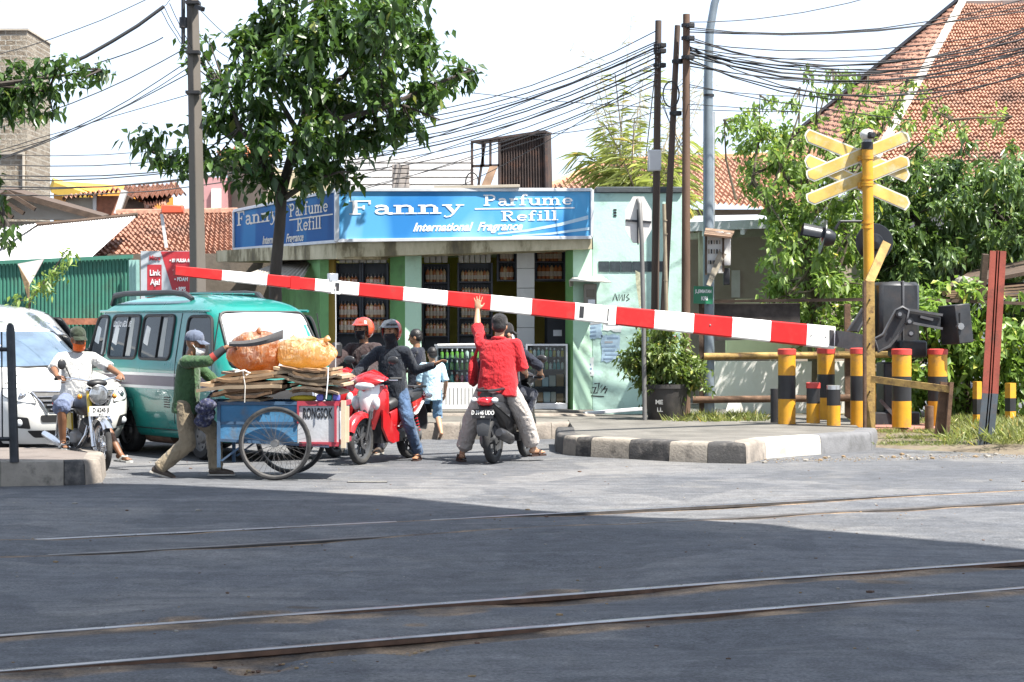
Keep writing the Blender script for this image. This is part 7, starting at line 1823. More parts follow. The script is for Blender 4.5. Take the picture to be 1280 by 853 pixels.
mb.ell((.50, 0, .985), (.07, .12, .05), m_blk, 14, 8); mb.build('gauge', t)
mb = MB(); mb.tube([(.22, -.38, 1.03), (.30, -.28, 1.05), (.42, -.12, 1.02), (.45, 0, 1.0), (.42, .12, 1.02), (.30, .28, 1.05), (.22, .38, 1.03)], .012, m_chr, 8)
for sy in (-1, 1): mb.cyl((.29, sy * .29, 1.05), (.21, sy * .395, 1.03), .018, m_rubt, 10); mb.tube([(.36, sy * .22, 1.04), (.38, sy * .3, 1.01), (.3, sy * .4, 1.0)], .006, m_chr, 5); mb.ell((.5, sy * .2, .84), (.035, .03, .03), mat('amber lens', (.5, .2, .02), .2), 8, 6)
mb.build('handlebar', t)
mb = MB(); rings = []
for x, hw, z0, z1 in ((.40, .05, .66, .80), (.30, .10, .62, .86), (.12, .13, .62, .87), (-.05, .11, .63, .82), (-.12, .07, .64, .78)):
    rings.append([Vector((x, hw * s, z0 + (z1 - z0) * q)) for s, q in ((-.6, 0), (-1, .4), (-.8, .85), (0, 1.02), (.8, .85), (1, .4), (.6, 0))])
mb.loft(rings, m_blkp); mb.build('fuel_tank', t, ang=50)
mb = MB(); rings = []
for x, hw, z0, z1 in ((-.06, .08, .68, .77), (-.2, .12, .70, .78), (-.5, .125, .72, .80), (-.8, .12, .73, .82), (-.92, .08, .75, .81)):
    rings.append([Vector((x, hw * s, z0 + (z1 - z0) * q)) for s, q in ((-.95, 0), (-1, .6), (-.7, 1), (.7, 1), (1, .6), (.95, 0))])
mb.loft(rings, m_seat); mb.build('seat', t, ang=50)
for sy in (-1, 1): mb = MB(); mb.slab([Vector((x, sy * .12, z)) for x, z in (((.02, .45), (-.3, .48), (-.36, .66), (.0, .64)) if sy < 0 else ((.02, .45), (.0, .64), (-.36, .66), (-.3, .48)))], .02, m_yelp); mb.build('side_panel', t)
mb = MB(); mb.tube([(.47, 0, .86), (.40, 0, .70), (.34, 0, .40), (.1, 0, .27), (-.25, 0, .30), (-.3, 0, .66)], .024, m_blk, 8)
for sy in (-1, 1): mb.tube([(-.25, sy * .1, .33), (-.62, sy * .1, .29)], .02, m_blk, 8); mb.cyl((-.6, sy * .12, .32), (-.48, sy * .12, .70), .022, m_chr, 10); mb.cyl((.0, sy * .12, .28), (.0, sy * .26, .28), .014, m_rubt, 8)
mb.build('frame', t)
mb = MB(); mb.box((.04, 0, .36), (.34, .26, .2), m_eng, None, .05); mb.cyl((.14, 0, .42), (.26, 0, .56), .08, m_eng, 14)
for k in range(5): mb.cyl(Vector((.16, 0, .445)) + Vector((.018, 0, .021)) * k, Vector((.166, 0, .452)) + Vector((.018, 0, .021)) * k, .1, m_eng, 14)
mb.build('engine', t)
mb = MB(); mb.tube([(.28, -.03, .52), (.34, -.08, .4), (.2, -.13, .24), (-.2, -.15, .25), (-.45, -.16, .29), (-.9, -.17, .36)], [.02, .02, .02, .025, .045, .04], m_chr, 10); mb.build('exhaust', t)
plate_(t, (.63, 0, .68), 'D 6245 JI', None, False, m_whitew, m_blk); mb = MB(); mb.ell((-.92, 0, .72), (.05, .08, .05), m_tail, 12, 8); mb.build('tail_light', t)
mirror(t, (.33, -.25, 1.05), (.36, -.36, 1.2), (.05, .06))

# ------------------------------------------------------------------ handcart
KC = gd(348, 600.5); KY = KC.y
m_cblue = mat('worn blue cart paint', (.05, .17, .31), .75, 0, .25, 3, .3, 30, (.14, .135, .13), .85, 4); m_cgrey = mat('worn pale cart paint', (.42, .43, .45), .7, 0, .1, 3, .2, 30, (.25, .22, .2), .5, 3); m_cred = mat('dark red cart paint', (.33, .03, .05), .6, 0, .12, 4, dirt=(.15, .05, .05)); m_cfr = mat('dark blue steel frame', (.05, .10, .17), .6, .2, .2, 5, dirt=(.1, .06, .04))
ct = thing('handcart', 'blue and pale grey scrap handcart on bicycle wheels piled with flattened cardboard', 'handcart', (KC.x, KY + .42, 0), R(-4)); 
def K(px, py, dy=0.): p = at(px, py, KY + .04 + dy); return Vector((p.x - KC.x, dy - .38, p.z))
xL, xR = K(277, 0).x, K(427, 0).x; xm = K(375, 0).x; zb, zt2 = .40, .80
mb = MB()
for y in (-.36, .36): mb.box(((xL + xm) / 2, y, (zb + zt2) / 2), (xm - xL - .004, .025, zt2 - zb), m_cblue)
mb.box(((xL + xm) / 2, 0, zb + .015), (xm - xL - .01, .69, .03), m_cblue); mb.box((xL + .012, 0, (zb + zt2) / 2), (.025, .69, zt2 - zb), m_cblue); mb.bar((xL, -.376, .60), (xm, -.376, .60), .012, .03, m_cfr); mb.build('body_panel', ct)
mb = MB()
for y in (-.362, .362): mb.box(((xR + xm) / 2, y, (zb - .02 + zt2) / 2), (xR - xm - .004, .025, zt2 - zb + .02), m_cgrey)
mb.box((xR - .012, 0, (zb + zt2) / 2), (.025, .69, zt2 - zb), m_cgrey); mb.box(((xR + xm) / 2, 0, zb), (xR - xm - .03, .69, .03), m_cgrey); fp = mb.build('front_panel', ct)
mb = MB(); y = -.385
for a, b, w_ in (((xm, zt2 + .01), (xR, zt2 + .01), .05), ((xm + .02, zb - .02), (xR, zb - .02), .045), ((xR - .03, zb), (xR - .03, zt2), .06), ((xm + .01, zb + .2), (xm + .01, zt2), .03)): mb.bar((a[0], y, a[1]), (b[0], y, b[1]), .02, w_, m_cred, up=(0, 1, 0) if a[0] == b[0] else (0, 0, 1))
mb.bar((xR + .01, -.36, zb), (xR + .01, .36, zb), .03, .05, m_cred); mb.bar((xR + .01, -.36, zt2), (xR + .01, .36, zt2), .03, .05, m_cred); mb.build('border', fp)
mb = MB(); text_mesh(mb, 'RONGSOK', .15, mat('black hand lettering', (.015, .015, .018), .7), wall_M(((xm + xR) / 2 - .005, -.377, zt2 - .10), (1, 0, 0)), .005, .40, space=1.1); mb.build('lettering', fp)
mb = MB(); mb.bar((xR + .05, -.36, zb - .06), (xR + .05, -.36, zt2 + .04), .05, .035, mat('raw pale timber', (.5, .42, .3), .8, 0, .1, 5), up=(0, 1, 0)); mb.bar((xR + .09, -.34, zb), (xR + .09, -.34, zt2 - .02), .03, .03, MATS['raw pale timber'], up=(0, 1, 0)); mb.build('corner_post', ct)
mb = MB()
for y in (-.38, .38): mb.bar((xL - .2, y, zt2 + .01), (xm - .003, y, zt2 + .01), .03, .035, m_cfr); mb.bar((xL - .01, y, zt2), (xL - .01, y, .13), .035, .035, m_cfr, up=(0, 1, 0)); mb.bar((xL, y, zb + .02), (xR - .1, y, zb - .04), .03, .03, m_cfr); mb.bar((xL + .02, y, .2), (xL + .25, y, zb - .03), .02, .02, m_cfr)
mb.bar((xL - .2, -.38, zt2 + .01), (xL - .2, .38, zt2 + .01), .03, .03, m_cfr); mb.build('frame', ct)
for y in (-.46, .46):
    wt = bike_wheel(ct, 0, .39, .05, 36, mat('dull wheel steel', (.16, .15, .14), .5, .6, .3, 8), False, 'wheel', .028); wt.location = (0, y, .39)
mb = MB(); mb.cyl((0, -.5, .39), (0, .5, .39), .016, m_blk, 8); mb.cyl((0, -.51, .39), (0, -.4, .39), .04, m_eng, 12); mb.build('axle', ct)
# load on the cart (each its own thing, in cart coordinates turned to the world)
CM = Matrix.Translation(ct.location) @ Matrix.Rotation(R(-4), 4, 'Z')
def cart_thing(nm, label, cat, p, group=None): w_ = CM @ Vector(p); return thing(nm, label, cat, w_, R(-4), group)
m_cb = [mat('brown cardboard', (.26, .16, .085), .85, 0, .2, 5, .2, 40), mat('dark cardboard', (.17, .10, .055), .85, 0, .25, 5, .2, 40), mat('grey brown cardboard', (.27, .2, .14), .85, 0, .2, 5, .2, 40), mat('pale cardboard', (.38, .28, .18), .85, 0, .2, 5)]
rgk = random.Random(31)
def sheets(nm, label, x0, x1, z0, z1, n, tilt):
    t = cart_thing(nm, label, 'cardboard', ((x0 + x1) / 2, 0, z0)); L = x1 - x0
    for k in range(n):
        z = (z1 - z0) * (k + .3) / n; l = L * rgk.uniform(.55, 1.05); xo = rgk.uniform(-.12, .12) * L; y0 = -.36 - rgk.uniform(-.03, .12); ti = tilt + rgk.uniform(-.10, .10); th = (z1 - z0) / n * rgk.uniform(1.1, 1.7); cv = rgk.uniform(-.04, .05)
        mb = MB(); rings = []
        for q in range(9):
            s = q / 8 - .5; x = xo + l * s; zz_ = z + ti * x + cv * (4 * s * s) + .006 * rgk.uniform(-1, 1)
            yj = y0 + rgk.uniform(-.012, .012)
            rings.append([Vector((x, yj, zz_)), Vector((x, .36, zz_ + rgk.uniform(-.01, .01))), Vector((x, .36, zz_ + th)), Vector((x, yj - .005, zz_ + th))])
        mb.loft(rings, rgk.choice(m_cb)); mb.build('sheet', t, ang=25)
    return t
sheets('cardboard_bundle', 'tied bundle of flattened brown cardboard at the pusher end of the handcart', xL - .17, xm - .12, zt2 + .03, zt2 + .33, 14, .06)
sheets('cardboard_bundle', 'ragged stack of flattened cardboard at the front end of the handcart', xm - .22, xR + .05, zt2 + .12, zt2 + .37, 13, -.05)
t = cart_thing('scrap_packages', 'yellow lid and blue packages squeezed under the cardboard on the handcart', 'packages', ((xm + xR) / 2, 0, zt2 + .02)); 
mb = MB(); mb.ell((-.16, -.28, .04), (.16, .1, .035), mat('yellow plastic', (.55, .42, .04), .5), 14, 6); mb.build('lid', t); mb = MB()
for k in range(3): mb.box((.02 + k * .085, -.33, .05), (.075, .12, .07), [mat('blue violet wrapper', (.12, .11, .42), .4, 0, .4, 20), mat('teal wrapper', (.03, .2, .18), .4, 0, .4, 20)][k % 2], .1 * k, .012)
mb.build('package', t)
mb = MB(); x = xL + .28; pts = [(x, -.45, zt2 + .02), (x + .01, -.47, zt2 + .2), (x - .02, -.45, zt2 + .36), (x - .03, .1, zt2 + .37)]; t = cart_thing('twine', 'pale twine tied round the flattened cardboard', 'twine', (0, 0, 0)); mb.tube(pts, .006, m_cream, 5); mb.build('string', t); mb = MB(); mb.tube([(xR - .12, -.46, zt2 + .06), (xR - .1, -.47, zt2 + .25), (xR - .1, -.44, zt2 + .39)], .007, m_white, 5); mb.build('string', t); mb = MB(); mb.tube([(x - .1, -.46, zt2 + .34), (x, -.47, zt2 + .36), (x + .06, -.46, zt2 + .33), (x + .02, -.47, zt2 + .31)], .01, m_cream, 5); mb.build('knot', t)
# bulging orange plastic bags
def bagmat(nm, stops, tr):
    m, nt, b = nodes_of(nm); v = coord(nt)
    vo = nt.nodes.new('ShaderNodeTexVoronoi'); vo.inputs['Scale'].default_value = 8; wv = nt.nodes.new('ShaderNodeVectorMath'); wv.operation = 'ADD'
    nn = nt.nodes.new('ShaderNodeTexNoise'); nn.inputs['Scale'].default_value = 6; nt.links.new(v, nn.inputs['Vector']); nt.links.new(v, wv.inputs[0]); nt.links.new(nn.outputs['Color'], wv.inputs[1]); nt.links.new(wv.outputs[0], vo.inputs['Vector'])
    bw = nt.nodes.new('ShaderNodeRGBToBW'); nt.links.new(vo.outputs['Color'], bw.inputs[0])
    col = mixc(nt, .6, ramp(nt, bw.outputs[0], stops), ramp(nt, noise_n(nt, v, 7, 3, .5, 1.), [(.34 + .03 * k, c_) for k, (p_, c_) in enumerate(stops)]))
    nt.links.new(col, b.inputs['Base Color']); b.inputs['Roughness'].default_value = .28; b.inputs['Coat Weight'].default_value = .5
    t = nt.nodes.new('ShaderNodeBsdfTranslucent'); t.inputs[0].default_value = (*tr, 1); x = nt.nodes.new('ShaderNodeMixShader'); x.inputs[0].default_value = .45
    nt.links.new(b.outputs[0], x.inputs[1]); nt.links.new(t.outputs[0], x.inputs[2]); nt.links.new(x.outputs[0], nt.nodes['Material Output'].inputs['Surface'])
    bump_n(nt, b, noise_n(nt, coord(nt, (1, 1, .4)), 13, 4, .5, 2.2), .8, .04); return m
m_bag = bagmat('cloudy orange plastic bag', [(.2, (.42, .13, .03)), (.36, (.5, .24, .08)), (.5, (.40, .26, .17)), (.62, (.33, .25, .22)), (.75, (.55, .40, .24)), (.85, (.62, .52, .42)), (.95, (.2, .10, .07))], (.8, .38, .12))
m_bag2 = bagmat('pale orange plastic bag', [(.2, (.6, .25, .05)), (.36, (.68, .42, .12)), (.5, (.72, .58, .32)), (.64, (.75, .68, .5)), (.78, (.62, .34, .10)), (.9, (.78, .74, .62)), (.96, (.4, .2, .1))], (.95, .65, .25))
def bag(label, c, r, seed, knot, m_bag):
    t = cart_thing('plastic_bag', label, 'bag', c, 'orange bags on the handcart'); mb = MB(); mb.ell((0, 0, r[2]), r, m_bag, 40, 26)
    for i, (x, y, z) in enumerate(mb.v):
        p = Vector((x, y, z - r[2])); n = p.normalized(); az = math.atan2(n.y, n.x); up_ = max(0, n.z)
        fold = abs(math.sin(az * 4.5 + 2 * noise.noise(n * 2 + Vector((seed, 1, 0))) + seed)) ; d = .085 * noise.noise(n * 1.8 + Vector((seed, 0, 0))) - .05 * (1 - fold) ** 2 * (.35 + up_) + .022 * noise.noise(n * 4.5 + Vector((0, seed, 0))) - .06 * up_ ** 6
        p = p + n * d * 2.2 * max(r); q = p + Vector((0, 0, r[2])); q.z = max(q.z, .02 * noise.noise(n * 6)); mb.v[i] = tuple(q)
    mb.build('sack', t, ang=80); mb = MB(); k = Vector(knot); mb.tube([k * .84, k * .93, k * .97 + Vector((.02, -.01, .0)), k * .98 + Vector((.05, -.03, -.02))], [.07, .025, .035, .01], m_bag, 9); mb.build('knot', t)
bag('bulging dark orange plastic bag nearest the man pushing the handcart', (xL + .30, -.05, zt2 + .325), (.31, .27, .23), 3, (.05, -.05, .47), m_bag)
bag('sunlit pale orange plastic bag at the front end of the handcart load', (xm + .02, -.02, zt2 + .345), (.33, .27, .19), 8, (.25, -.1, .36), m_bag2)
t = cart_thing('tyre_strip', 'grey strip of old tyre lying across the orange bags, held by the pusher', 'tyre strip', (0, 0, 0)); mb = MB()
a, b = K(290, 430, -.06), K(357, 418, -.02); rings = []
for q in range(11):
    s = q / 10; p = a.lerp(b, s) + Vector((0, -.02 * math.sin(math.pi * s), -.035 * math.sin(math.pi * s))); h_ = .028 + .018 * s
    rings.append([p + Vector((0, -.03, -h_)), p + Vector((0, -.045, 0)), p + Vector((0, -.03, h_)), p + Vector((0, .03, h_)), p + Vector((0, .03, -h_))])
mb.loft(rings, mat('grey worn rubber', (.09, .085, .085), .8, 0, .2, 5, .3, 40)); mb.build('strip', t, ang=40)
t = cart_thing('cloth_bundle', 'dark blue patterned cloth bundle hanging from the handcart handle', 'bundle', K(260, 500)); mb = MB(); mcb = mat('dark blue patterned cloth', (.014, .017, .05), .85, 0, .9, 30, .3, 20, (.3, .3, .33), .6, 22)
for k in range(5): mb.ell((rgk.uniform(-.07, .07), rgk.uniform(-.05, .05), -.05 - .045 * k), (.1, .09, .07), mcb, 12, 8)
mb.tube([(.0, 0, .0), (.05, 0, .06), (.12, .02, .1)], .015, mcb, 6); mb.build('cloth', t)
# ================================================================== people
def cap(mb, a, b, ra, rb, m, n=12, flat=False):
    a, b = Vector(a), Vector(b); d = b - a; L = d.length
    if L < 1e-5: mb.ell(a, ra, m, n, 8); return
    M = frame_to(a, b); prof = []
    if flat: prof = [(0, 0), (ra, 0), (rb, L), (0, L)]
    else:
        for k in range(5): t = math.pi / 2 * k / 4; prof.append((ra * math.sin(t), -ra * math.cos(t)))
        for k in range(5): t = math.pi / 2 * k / 4; prof.append((rb * math.cos(t), L + rb * math.sin(t)))
    mb.lathe(prof, m, n, M)
def rot_to(fwd, up=(0, 0, 1)):
    x = Vector(fwd).normalized(); u = Vector(up); y = u.cross(x).normalized(); z = x.cross(y)
    return Matrix(((x.x, y.x, z.x, 0), (x.y, y.y, z.y, 0), (x.z, y.z, z.z, 0), (0, 0, 0, 1)))
def fuse(mb, name, parent, m, vox, smooth=4, wr=0., wsc=11, seed=0, stretch=.5, planes=()):
    """one continuous skin over the overlapping pieces in mb"""
    o = mb.build(name, parent, flat=True)
    md = o.modifiers.new('r', 'REMESH'); md.mode = 'VOXEL'; md.voxel_size = vox; md.use_smooth_shade = True
    if smooth: sm = o.modifiers.new('s', 'SMOOTH'); sm.factor = .5; sm.iterations = smooth
    dg = bpy.context.evaluated_depsgraph_get(); dg.update()
    me = bpy.data.meshes.new_from_object(o.evaluated_get(dg)); o.modifiers.clear(); old = o.data; o.data = me; bpy.data.meshes.remove(old)
    if wr:
        ns = [v.normal.copy() for v in me.vertices]
        for v, nn in zip(me.vertices, ns):
            c = v.co; s1 = Vector((c.x * wsc * .8 + c.z * 4, c.y * wsc * .8 - c.z * 3, c.z * wsc * 1.5 + seed))
            h = (1 - 2.6 * abs(noise.noise(s1 + Vector((0, 0, 2.2 * noise.noise(c * 4)))))) * max(0, .45 + noise.noise(c * 5 + Vector((seed, 0, 0)))) ; h2 = noise.noise(c * wsc * 3)
            v.co = c + nn * wr * (h * .8 + h2 * .35)
    me.materials.clear(); me.materials.append(m)
    me.polygons.foreach_set('use_smooth', [True] * len(me.polygons)); me.update()
    return o
def ik(a, c, l1, l2, pole):
    a, c = Vector(a), Vector(c); d = c - a; D = d.length
    if D > (l1 + l2) * .995: c = a + d * ((l1 + l2) * .995 / D); d = c - a; D = d.length
    x = (l1 * l1 - l2 * l2 + D * D) / (2 * D); h = math.sqrt(max(0, l1 * l1 - x * x)); u = d.normalized()
    p = Vector(pole); p = (p - u * p.dot(u)).normalized()
    return a + u * x + p * h, c
def hand_shape(mb, w, d, nrm, side, s, curl, spread, m):
    """w wrist, d along the hand, nrm out of the palm, side +1/-1 thumb direction"""
    d = Vector(d).normalized(); nrm = Vector(nrm); nrm = (nrm - d * nrm.dot(d)).normalized(); t = d.cross(nrm) * side
    M = Matrix(((d.x, t.x, nrm.x, 0), (d.y, t.y, nrm.y, 0), (d.z, t.z, nrm.z, 0), (0, 0, 0, 1)))
    pc = w + d * .05 * s; mb.ell(pc, (.056 * s, .041 * s, .019 * s), m, 14, 10, M); mb.ell(w + d * .075 * s, (.03 * s, .04 * s, .015 * s), m, 12, 8, M)
    for k, (off, L) in enumerate(((.030, .072), (.010, .082), (-.010, .076), (-.029, .060))):
        p = w + d * .088 * s + t * off * s; a = spread * (1.5 - k) / 1.5; dirv = (d * math.cos(a) + t * math.sin(a)); ang = curl * .5
        for q, f in enumerate((.45, .32, .27)):
            dd = dirv * math.cos(ang) + nrm * math.sin(ang); p2 = p + dd * L * f * s
            cap(mb, p, p2, (.0098 - .001 * q) * s, (.0092 - .001 * q) * s, m, 8); p = p2; ang += curl * .8
    a = .75 if curl < .8 else .45
    p = w + d * .025 * s + t * .028 * s; p1 = p + (d * math.cos(a) + t * math.sin(a)) * .042 * s + nrm * .012 * s; p2 = p1 + (d * math.cos(a * .6) + t * math.sin(a * .6) + nrm * (.15 + curl * .5)).normalized() * .034 * s
    cap(mb, p, p1, .013 * s, .0112 * s, m, 8); cap(mb, p1, p2, .0108 * s, .009 * s, m, 8)
def skin(name, c):
    if name in MATS: return MATS[name]
    mm, nt, b = nodes_of(name); v = coord(nt); f = noise_n(nt, v, 9, 4)
    nt.links.new(ramp(nt, f, [(.3, tuple(x * .82 for x in c)), (.7, tuple(min(1, x * 1.12) for x in c))]), b.inputs['Base Color'])
    b.inputs['Roughness'].default_value = .5; b.inputs['Subsurface Weight'].default_value = .08; b.inputs['Subsurface Radius'].default_value = (.02, .008, .004)
    bump_n(nt, b, noise_n(nt, v, 80, 3), .15, .004); MATS[name] = mm; return mm
m_skin = skin('tanned skin', (.30, .155, .085)); m_skin2 = skin('light brown skin', (.40, .225, .135)); m_skin3 = skin('deep tanned skin', (.20, .095, .05))
m_hair = mat('black hair', (.012, .010, .010), .45, 0, .3, 30, .5, 90)
m_eye = mat('dark eye', (.01, .008, .007), .15); m_sole = mat('sandal rubber', (.06, .04, .03), .7, 0, .2, 8)
def person(label, loc, rz, sk, s=1., pelvis=(0, 0, .9), spine=(0, 0, 1), chest_yaw=0., head_off=(.02, 0, .17), look=(1, 0, 0), wr=None, wl=None, pr=(-.3, -1, -.4), pl=(-.3, 1, -.4), hr='relaxed', hl='relaxed', hdr=None, hdl=None, npr=None, npl=None,
           ar=None, al=None, kr=(1, -.2, .2), kl=(1, .2, .2), fr=(1, -.15, 0), fl=(1, .15, 0), wide=1., belly=0., shirt=None, sleeve=.75, trousers=None, leglen=1.8, shoes='shoe', shoem=None, loose=1., hem=.0, extra=None, hips=.095, wrk=.009):
    t = thing('person', label, 'person', loc, rz); P = Vector(pelvis); sp = Vector(spine).normalized()
    side = Matrix.Rotation(chest_yaw, 3, 'Z') @ Vector((0, 1, 0)); side = (side - sp * side.dot(sp)).normalized(); fw = side.cross(sp)
    nb = P + sp * .50 * s                                  # base of the neck
    hc = nb + Vector(head_off) * s
    S = {1: nb - sp * .055 * s + side * .178 * s * (1 + (wide - 1) * .5), -1: nb - sp * .055 * s - side * .178 * s * (1 + (wide - 1) * .5)}
    Hp = {1: P + side * hips * s - sp * .03 * s, -1: P - side * hips * s - sp * .03 * s}
    W_ = {1: Vector(wl) if wl is not None else S[1] + Vector((.12, .1, -.48)) * s, -1: Vector(wr) if wr is not None else S[-1] + Vector((.12, -.1, -.48)) * s}
    E = {}; 
    for k in (1, -1): E[k], W_[k] = ik(S[k], W_[k], .285 * s, .25 * s, pl if k > 0 else pr)
    A = {1: Vector(al) if al is not None else P + Vector((0, .12, -.82)) * s, -1: Vector(ar) if ar is not None else P + Vector((0, -.12, -.82)) * s}
    Kn = {}
    for k in (1, -1): Kn[k], A[k] = ik(Hp[k], A[k], .42 * s, .405 * s, kl if k > 0 else kr)
    Rt = Matrix(((fw.x, side.x, sp.x, 0), (fw.y, side.y, sp.y, 0), (fw.z, side.z, sp.z, 0), (0, 0, 0, 1)))
    Hm = rot_to(look)
    hloc = lambda x, y, z: hc + (Hm.to_3x3() @ Vector((x, y, z))) * s
    mb = MB(); q = sk
    # torso
    mb.ell(P + sp * .02 * s, (.105 * s, .15 * s * wide, .11 * s), q, 18, 12, Rt); mb.ell(P + sp * .2 * s + fw * .02 * belly, ((.098 + .07 * belly) * s, .135 * s * wide, .17 * s), q, 18, 12, Rt); mb.ell(P + sp * .36 * s, (.108 * s, .165 * s * wide, .16 * s), q, 18, 12, Rt)
    cap(mb, S[1] - side * .03, S[-1] + side * .03, .058 * s, .058 * s, q); cap(mb, nb - sp * .03 * s, hc - (Hm.to_3x3() @ Vector((.01, 0, .05))) * s, .058 * s, .052 * s, q)
    # head with face
    mb.ell(hloc(-.005, 0, .022), (.098 * s, .077 * s, .095 * s), q, 20, 14, Hm); mb.ell(hloc(.03, 0, -.05), (.062 * s, .056 * s, .065 * s), q, 16, 12, Hm); mb.ell(hloc(.055, 0, -.088), (.03 * s, .03 * s, .022 * s), q, 12, 8, Hm)
    cap(mb, hloc(.088, 0, .012), hloc(.112, 0, -.03), .009 * s, .015 * s, q, 8); mb.ell(hloc(.088, 0, -.062), (.014 * s, .027 * s, .010 * s), q, 10, 8, Hm); mb.ell(hloc(.082, 0, .034), (.018 * s, .052 * s, .012 * s), q, 12, 8, Hm)
    for k in (1, -1): mb.ell(hloc(-.005, k * .078, -.008), (.022 * s, .010 * s, .032 * s), q, 10, 8, Hm); mb.ell(hloc(.058, k * .04, -.025), (.03 * s, .026 * s, .024 * s), q, 10, 8, Hm)
    # limbs, hands, feet
    for k in (1, -1):
        cap(mb, S[k], E[k], .050 * s, .039 * s, q); cap(mb, E[k], E[k].lerp(W_[k], .35), .038 * s, .040 * s, q); cap(mb, E[k].lerp(W_[k], .35), W_[k], .040 * s, .027 * s, q)
        dn = (W_[k] - E[k]).normalized(); mode = hl if k > 0 else hr; hd_ = hdl if k > 0 else hdr; hd_ = Vector(hd_) if hd_ is not None else dn
        n0 = (npl if k > 0 else npr); n0 = Vector(n0) if n0 is not None else Vector((0, -k, -.25))
        cr, spd = {'grip': (1.25, .05), 'open': (.10, .30), 'relaxed': (.38, .08), 'flat': (.15, .1)}[mode]
        hand_shape(mb, W_[k], hd_, n0, 1 if (Vector((1, 0, .6))).dot(hd_.cross(n0)) > 0 else -1, s, cr, spd, q)
        cap(mb, Hp[k], Kn[k], .082 * s, .055 * s, q); cap(mb, Kn[k], Kn[k].lerp(A[k], .35), .053 * s, .055 * s, q); cap(mb, Kn[k].lerp(A[k], .35), A[k], .054 * s, .034 * s, q)
        f = Vector(fl if k > 0 else fr).normalized(); a = A[k]; dz = Vector((0, 0, -.048 * s))
        cap(mb, a - f * .03 * s + dz * .6, a + f * .10 * s + dz, .034 * s, .026 * s, q); cap(mb, a + f * .10 * s + dz, a + f * .165 * s + dz * 1.1, .030 * s, .02 * s, q); cap(mb, a, a + f * .06 * s + dz * .8, .034 * s, .03 * s, q)
        sd2 = f.cross(Vector((0, 0, 1)))
        for j in range(5): cap(mb, a + f * .165 * s + sd2 * (j - 2) * .014 * s + dz * 1.1, a + f * (.205 - .006 * abs(j - 1)) * s + sd2 * (j - 2) * .015 * s + dz * 1.2, .009 * s, .008 * s, q, 6)
    body = fuse(mb, 'body', t, sk, .0078 * s, 3)
    # eyes
    for k in (1, -1): mb = MB(); mb.ell(hloc(.086, k * .033, .012), (.008 * s, .012 * s, .006 * s), m_eye, 10, 6, Hm); mb.ell(hloc(.092, k * .034, .034), (.006 * s, .02 * s, .004 * s), m_hair, 10, 6, Hm); mb.build('eye', t)
    g = loose
    if trousers:
        mb = MB(); tm = trousers
        mb.ell(P + sp * .01 * s, (.122 * s, .168 * s * wide, .115 * s), tm, 18, 12, Rt); mb.ell(P + sp * .08 * s, (.118 * s, .158 * s * wide, .09 * s), tm, 18, 12, Rt)
        for k in (1, -1):
            full = min(1., leglen); end = Hp[k].lerp(Kn[k], full); cap(mb, Hp[k], end, .098 * s * (1 + (wide - 1) * .5), (.098 - .03 * full) * s * g, tm, 16, False if leglen > 1 else False)
            if leglen > 1:
                e2 = Kn[k].lerp(A[k], leglen - 1); cap(mb, Kn[k], e2, .070 * s * g, .060 * s * g, tm, 16); mb.lathe([(0, -.02), (.061 * s * g, -.02), (.062 * s * g, .045 * s), (0, .045 * s)], tm, 16, frame_to(e2, e2 + (e2 - Kn[k])))
            else: mb.lathe([(0, -.06), ((.098 - .03 * full) * s * g * 1.06, -.06), ((.104 - .03 * full) * s * g * 1.08, .05 * s), (0, .05 * s)], tm, 16, frame_to(end, end + (Kn[k] - Hp[k])))
        fuse(mb, 'trousers' if leglen > 1 else 'shorts', t, trousers, .0115 * s, 3, wrk * 1.25, 10, 3)
    if shirt:
        mb = MB(); tm = shirt
        def ringat(tt, hw, hd, off): c = P + sp * tt * s + fw * off * s; return [c + side * (math.copysign(abs(math.cos(a)) ** .8, math.cos(a)) * hw * s) + fw * (math.copysign(abs(math.sin(a)) ** .85, math.sin(a)) * hd * s) for a in [2 * math.pi * i / 24 for i in range(24)]]
        w1 = wide; bl_ = .055 * belly
        mb.loft([ringat(*r_) for r_ in ((-.075 - hem, .178 * w1, .142, 0), (-.03, .180 * w1, .140, 0), (.06, .174 * w1, .134 + bl_, bl_ * .6), (.16, .164 * w1, .130 + bl_ * 1.2, bl_ * .8), (.26, .164 * w1, .127 + bl_, bl_ * .5), (.35, .172 * w1, .125, 0), (.41, .168 * w1, .115, 0), (.46, .145 * w1, .095, -.005), (.49, .10 * w1, .075, -.005))], tm)
        cap(mb, S[1] - side * .02, S[-1] + side * .02, .072 * s, .072 * s, tm); cap(mb, nb - sp * .05 * s, nb + sp * .012 * s, .075 * s, .068 * s, tm, 14, True)
        for k in (1, -1):
            sl = min(1, sleeve); e = S[k].lerp(E[k], sl); cap(mb, S[k], e, .070 * s, .059 * s * g ** .25, tm, 14)
            if sleeve > 1:
                e2 = E[k].lerp(W_[k], sleeve - 1); cap(mb, E[k], e2, .054 * s * g ** .3, .042 * s * g ** .3, tm, 14)
            else: mb.lathe([(0, -.03), (.062 * s, -.03), (.066 * s * (1 + (g - 1) * .3), .05 * s), (0, .05 * s)], tm, 14, frame_to(e, e + (E[k] - S[k])))
        fuse(mb, 'shirt', t, shirt, .0115 * s, 3, wrk, 11, 0)
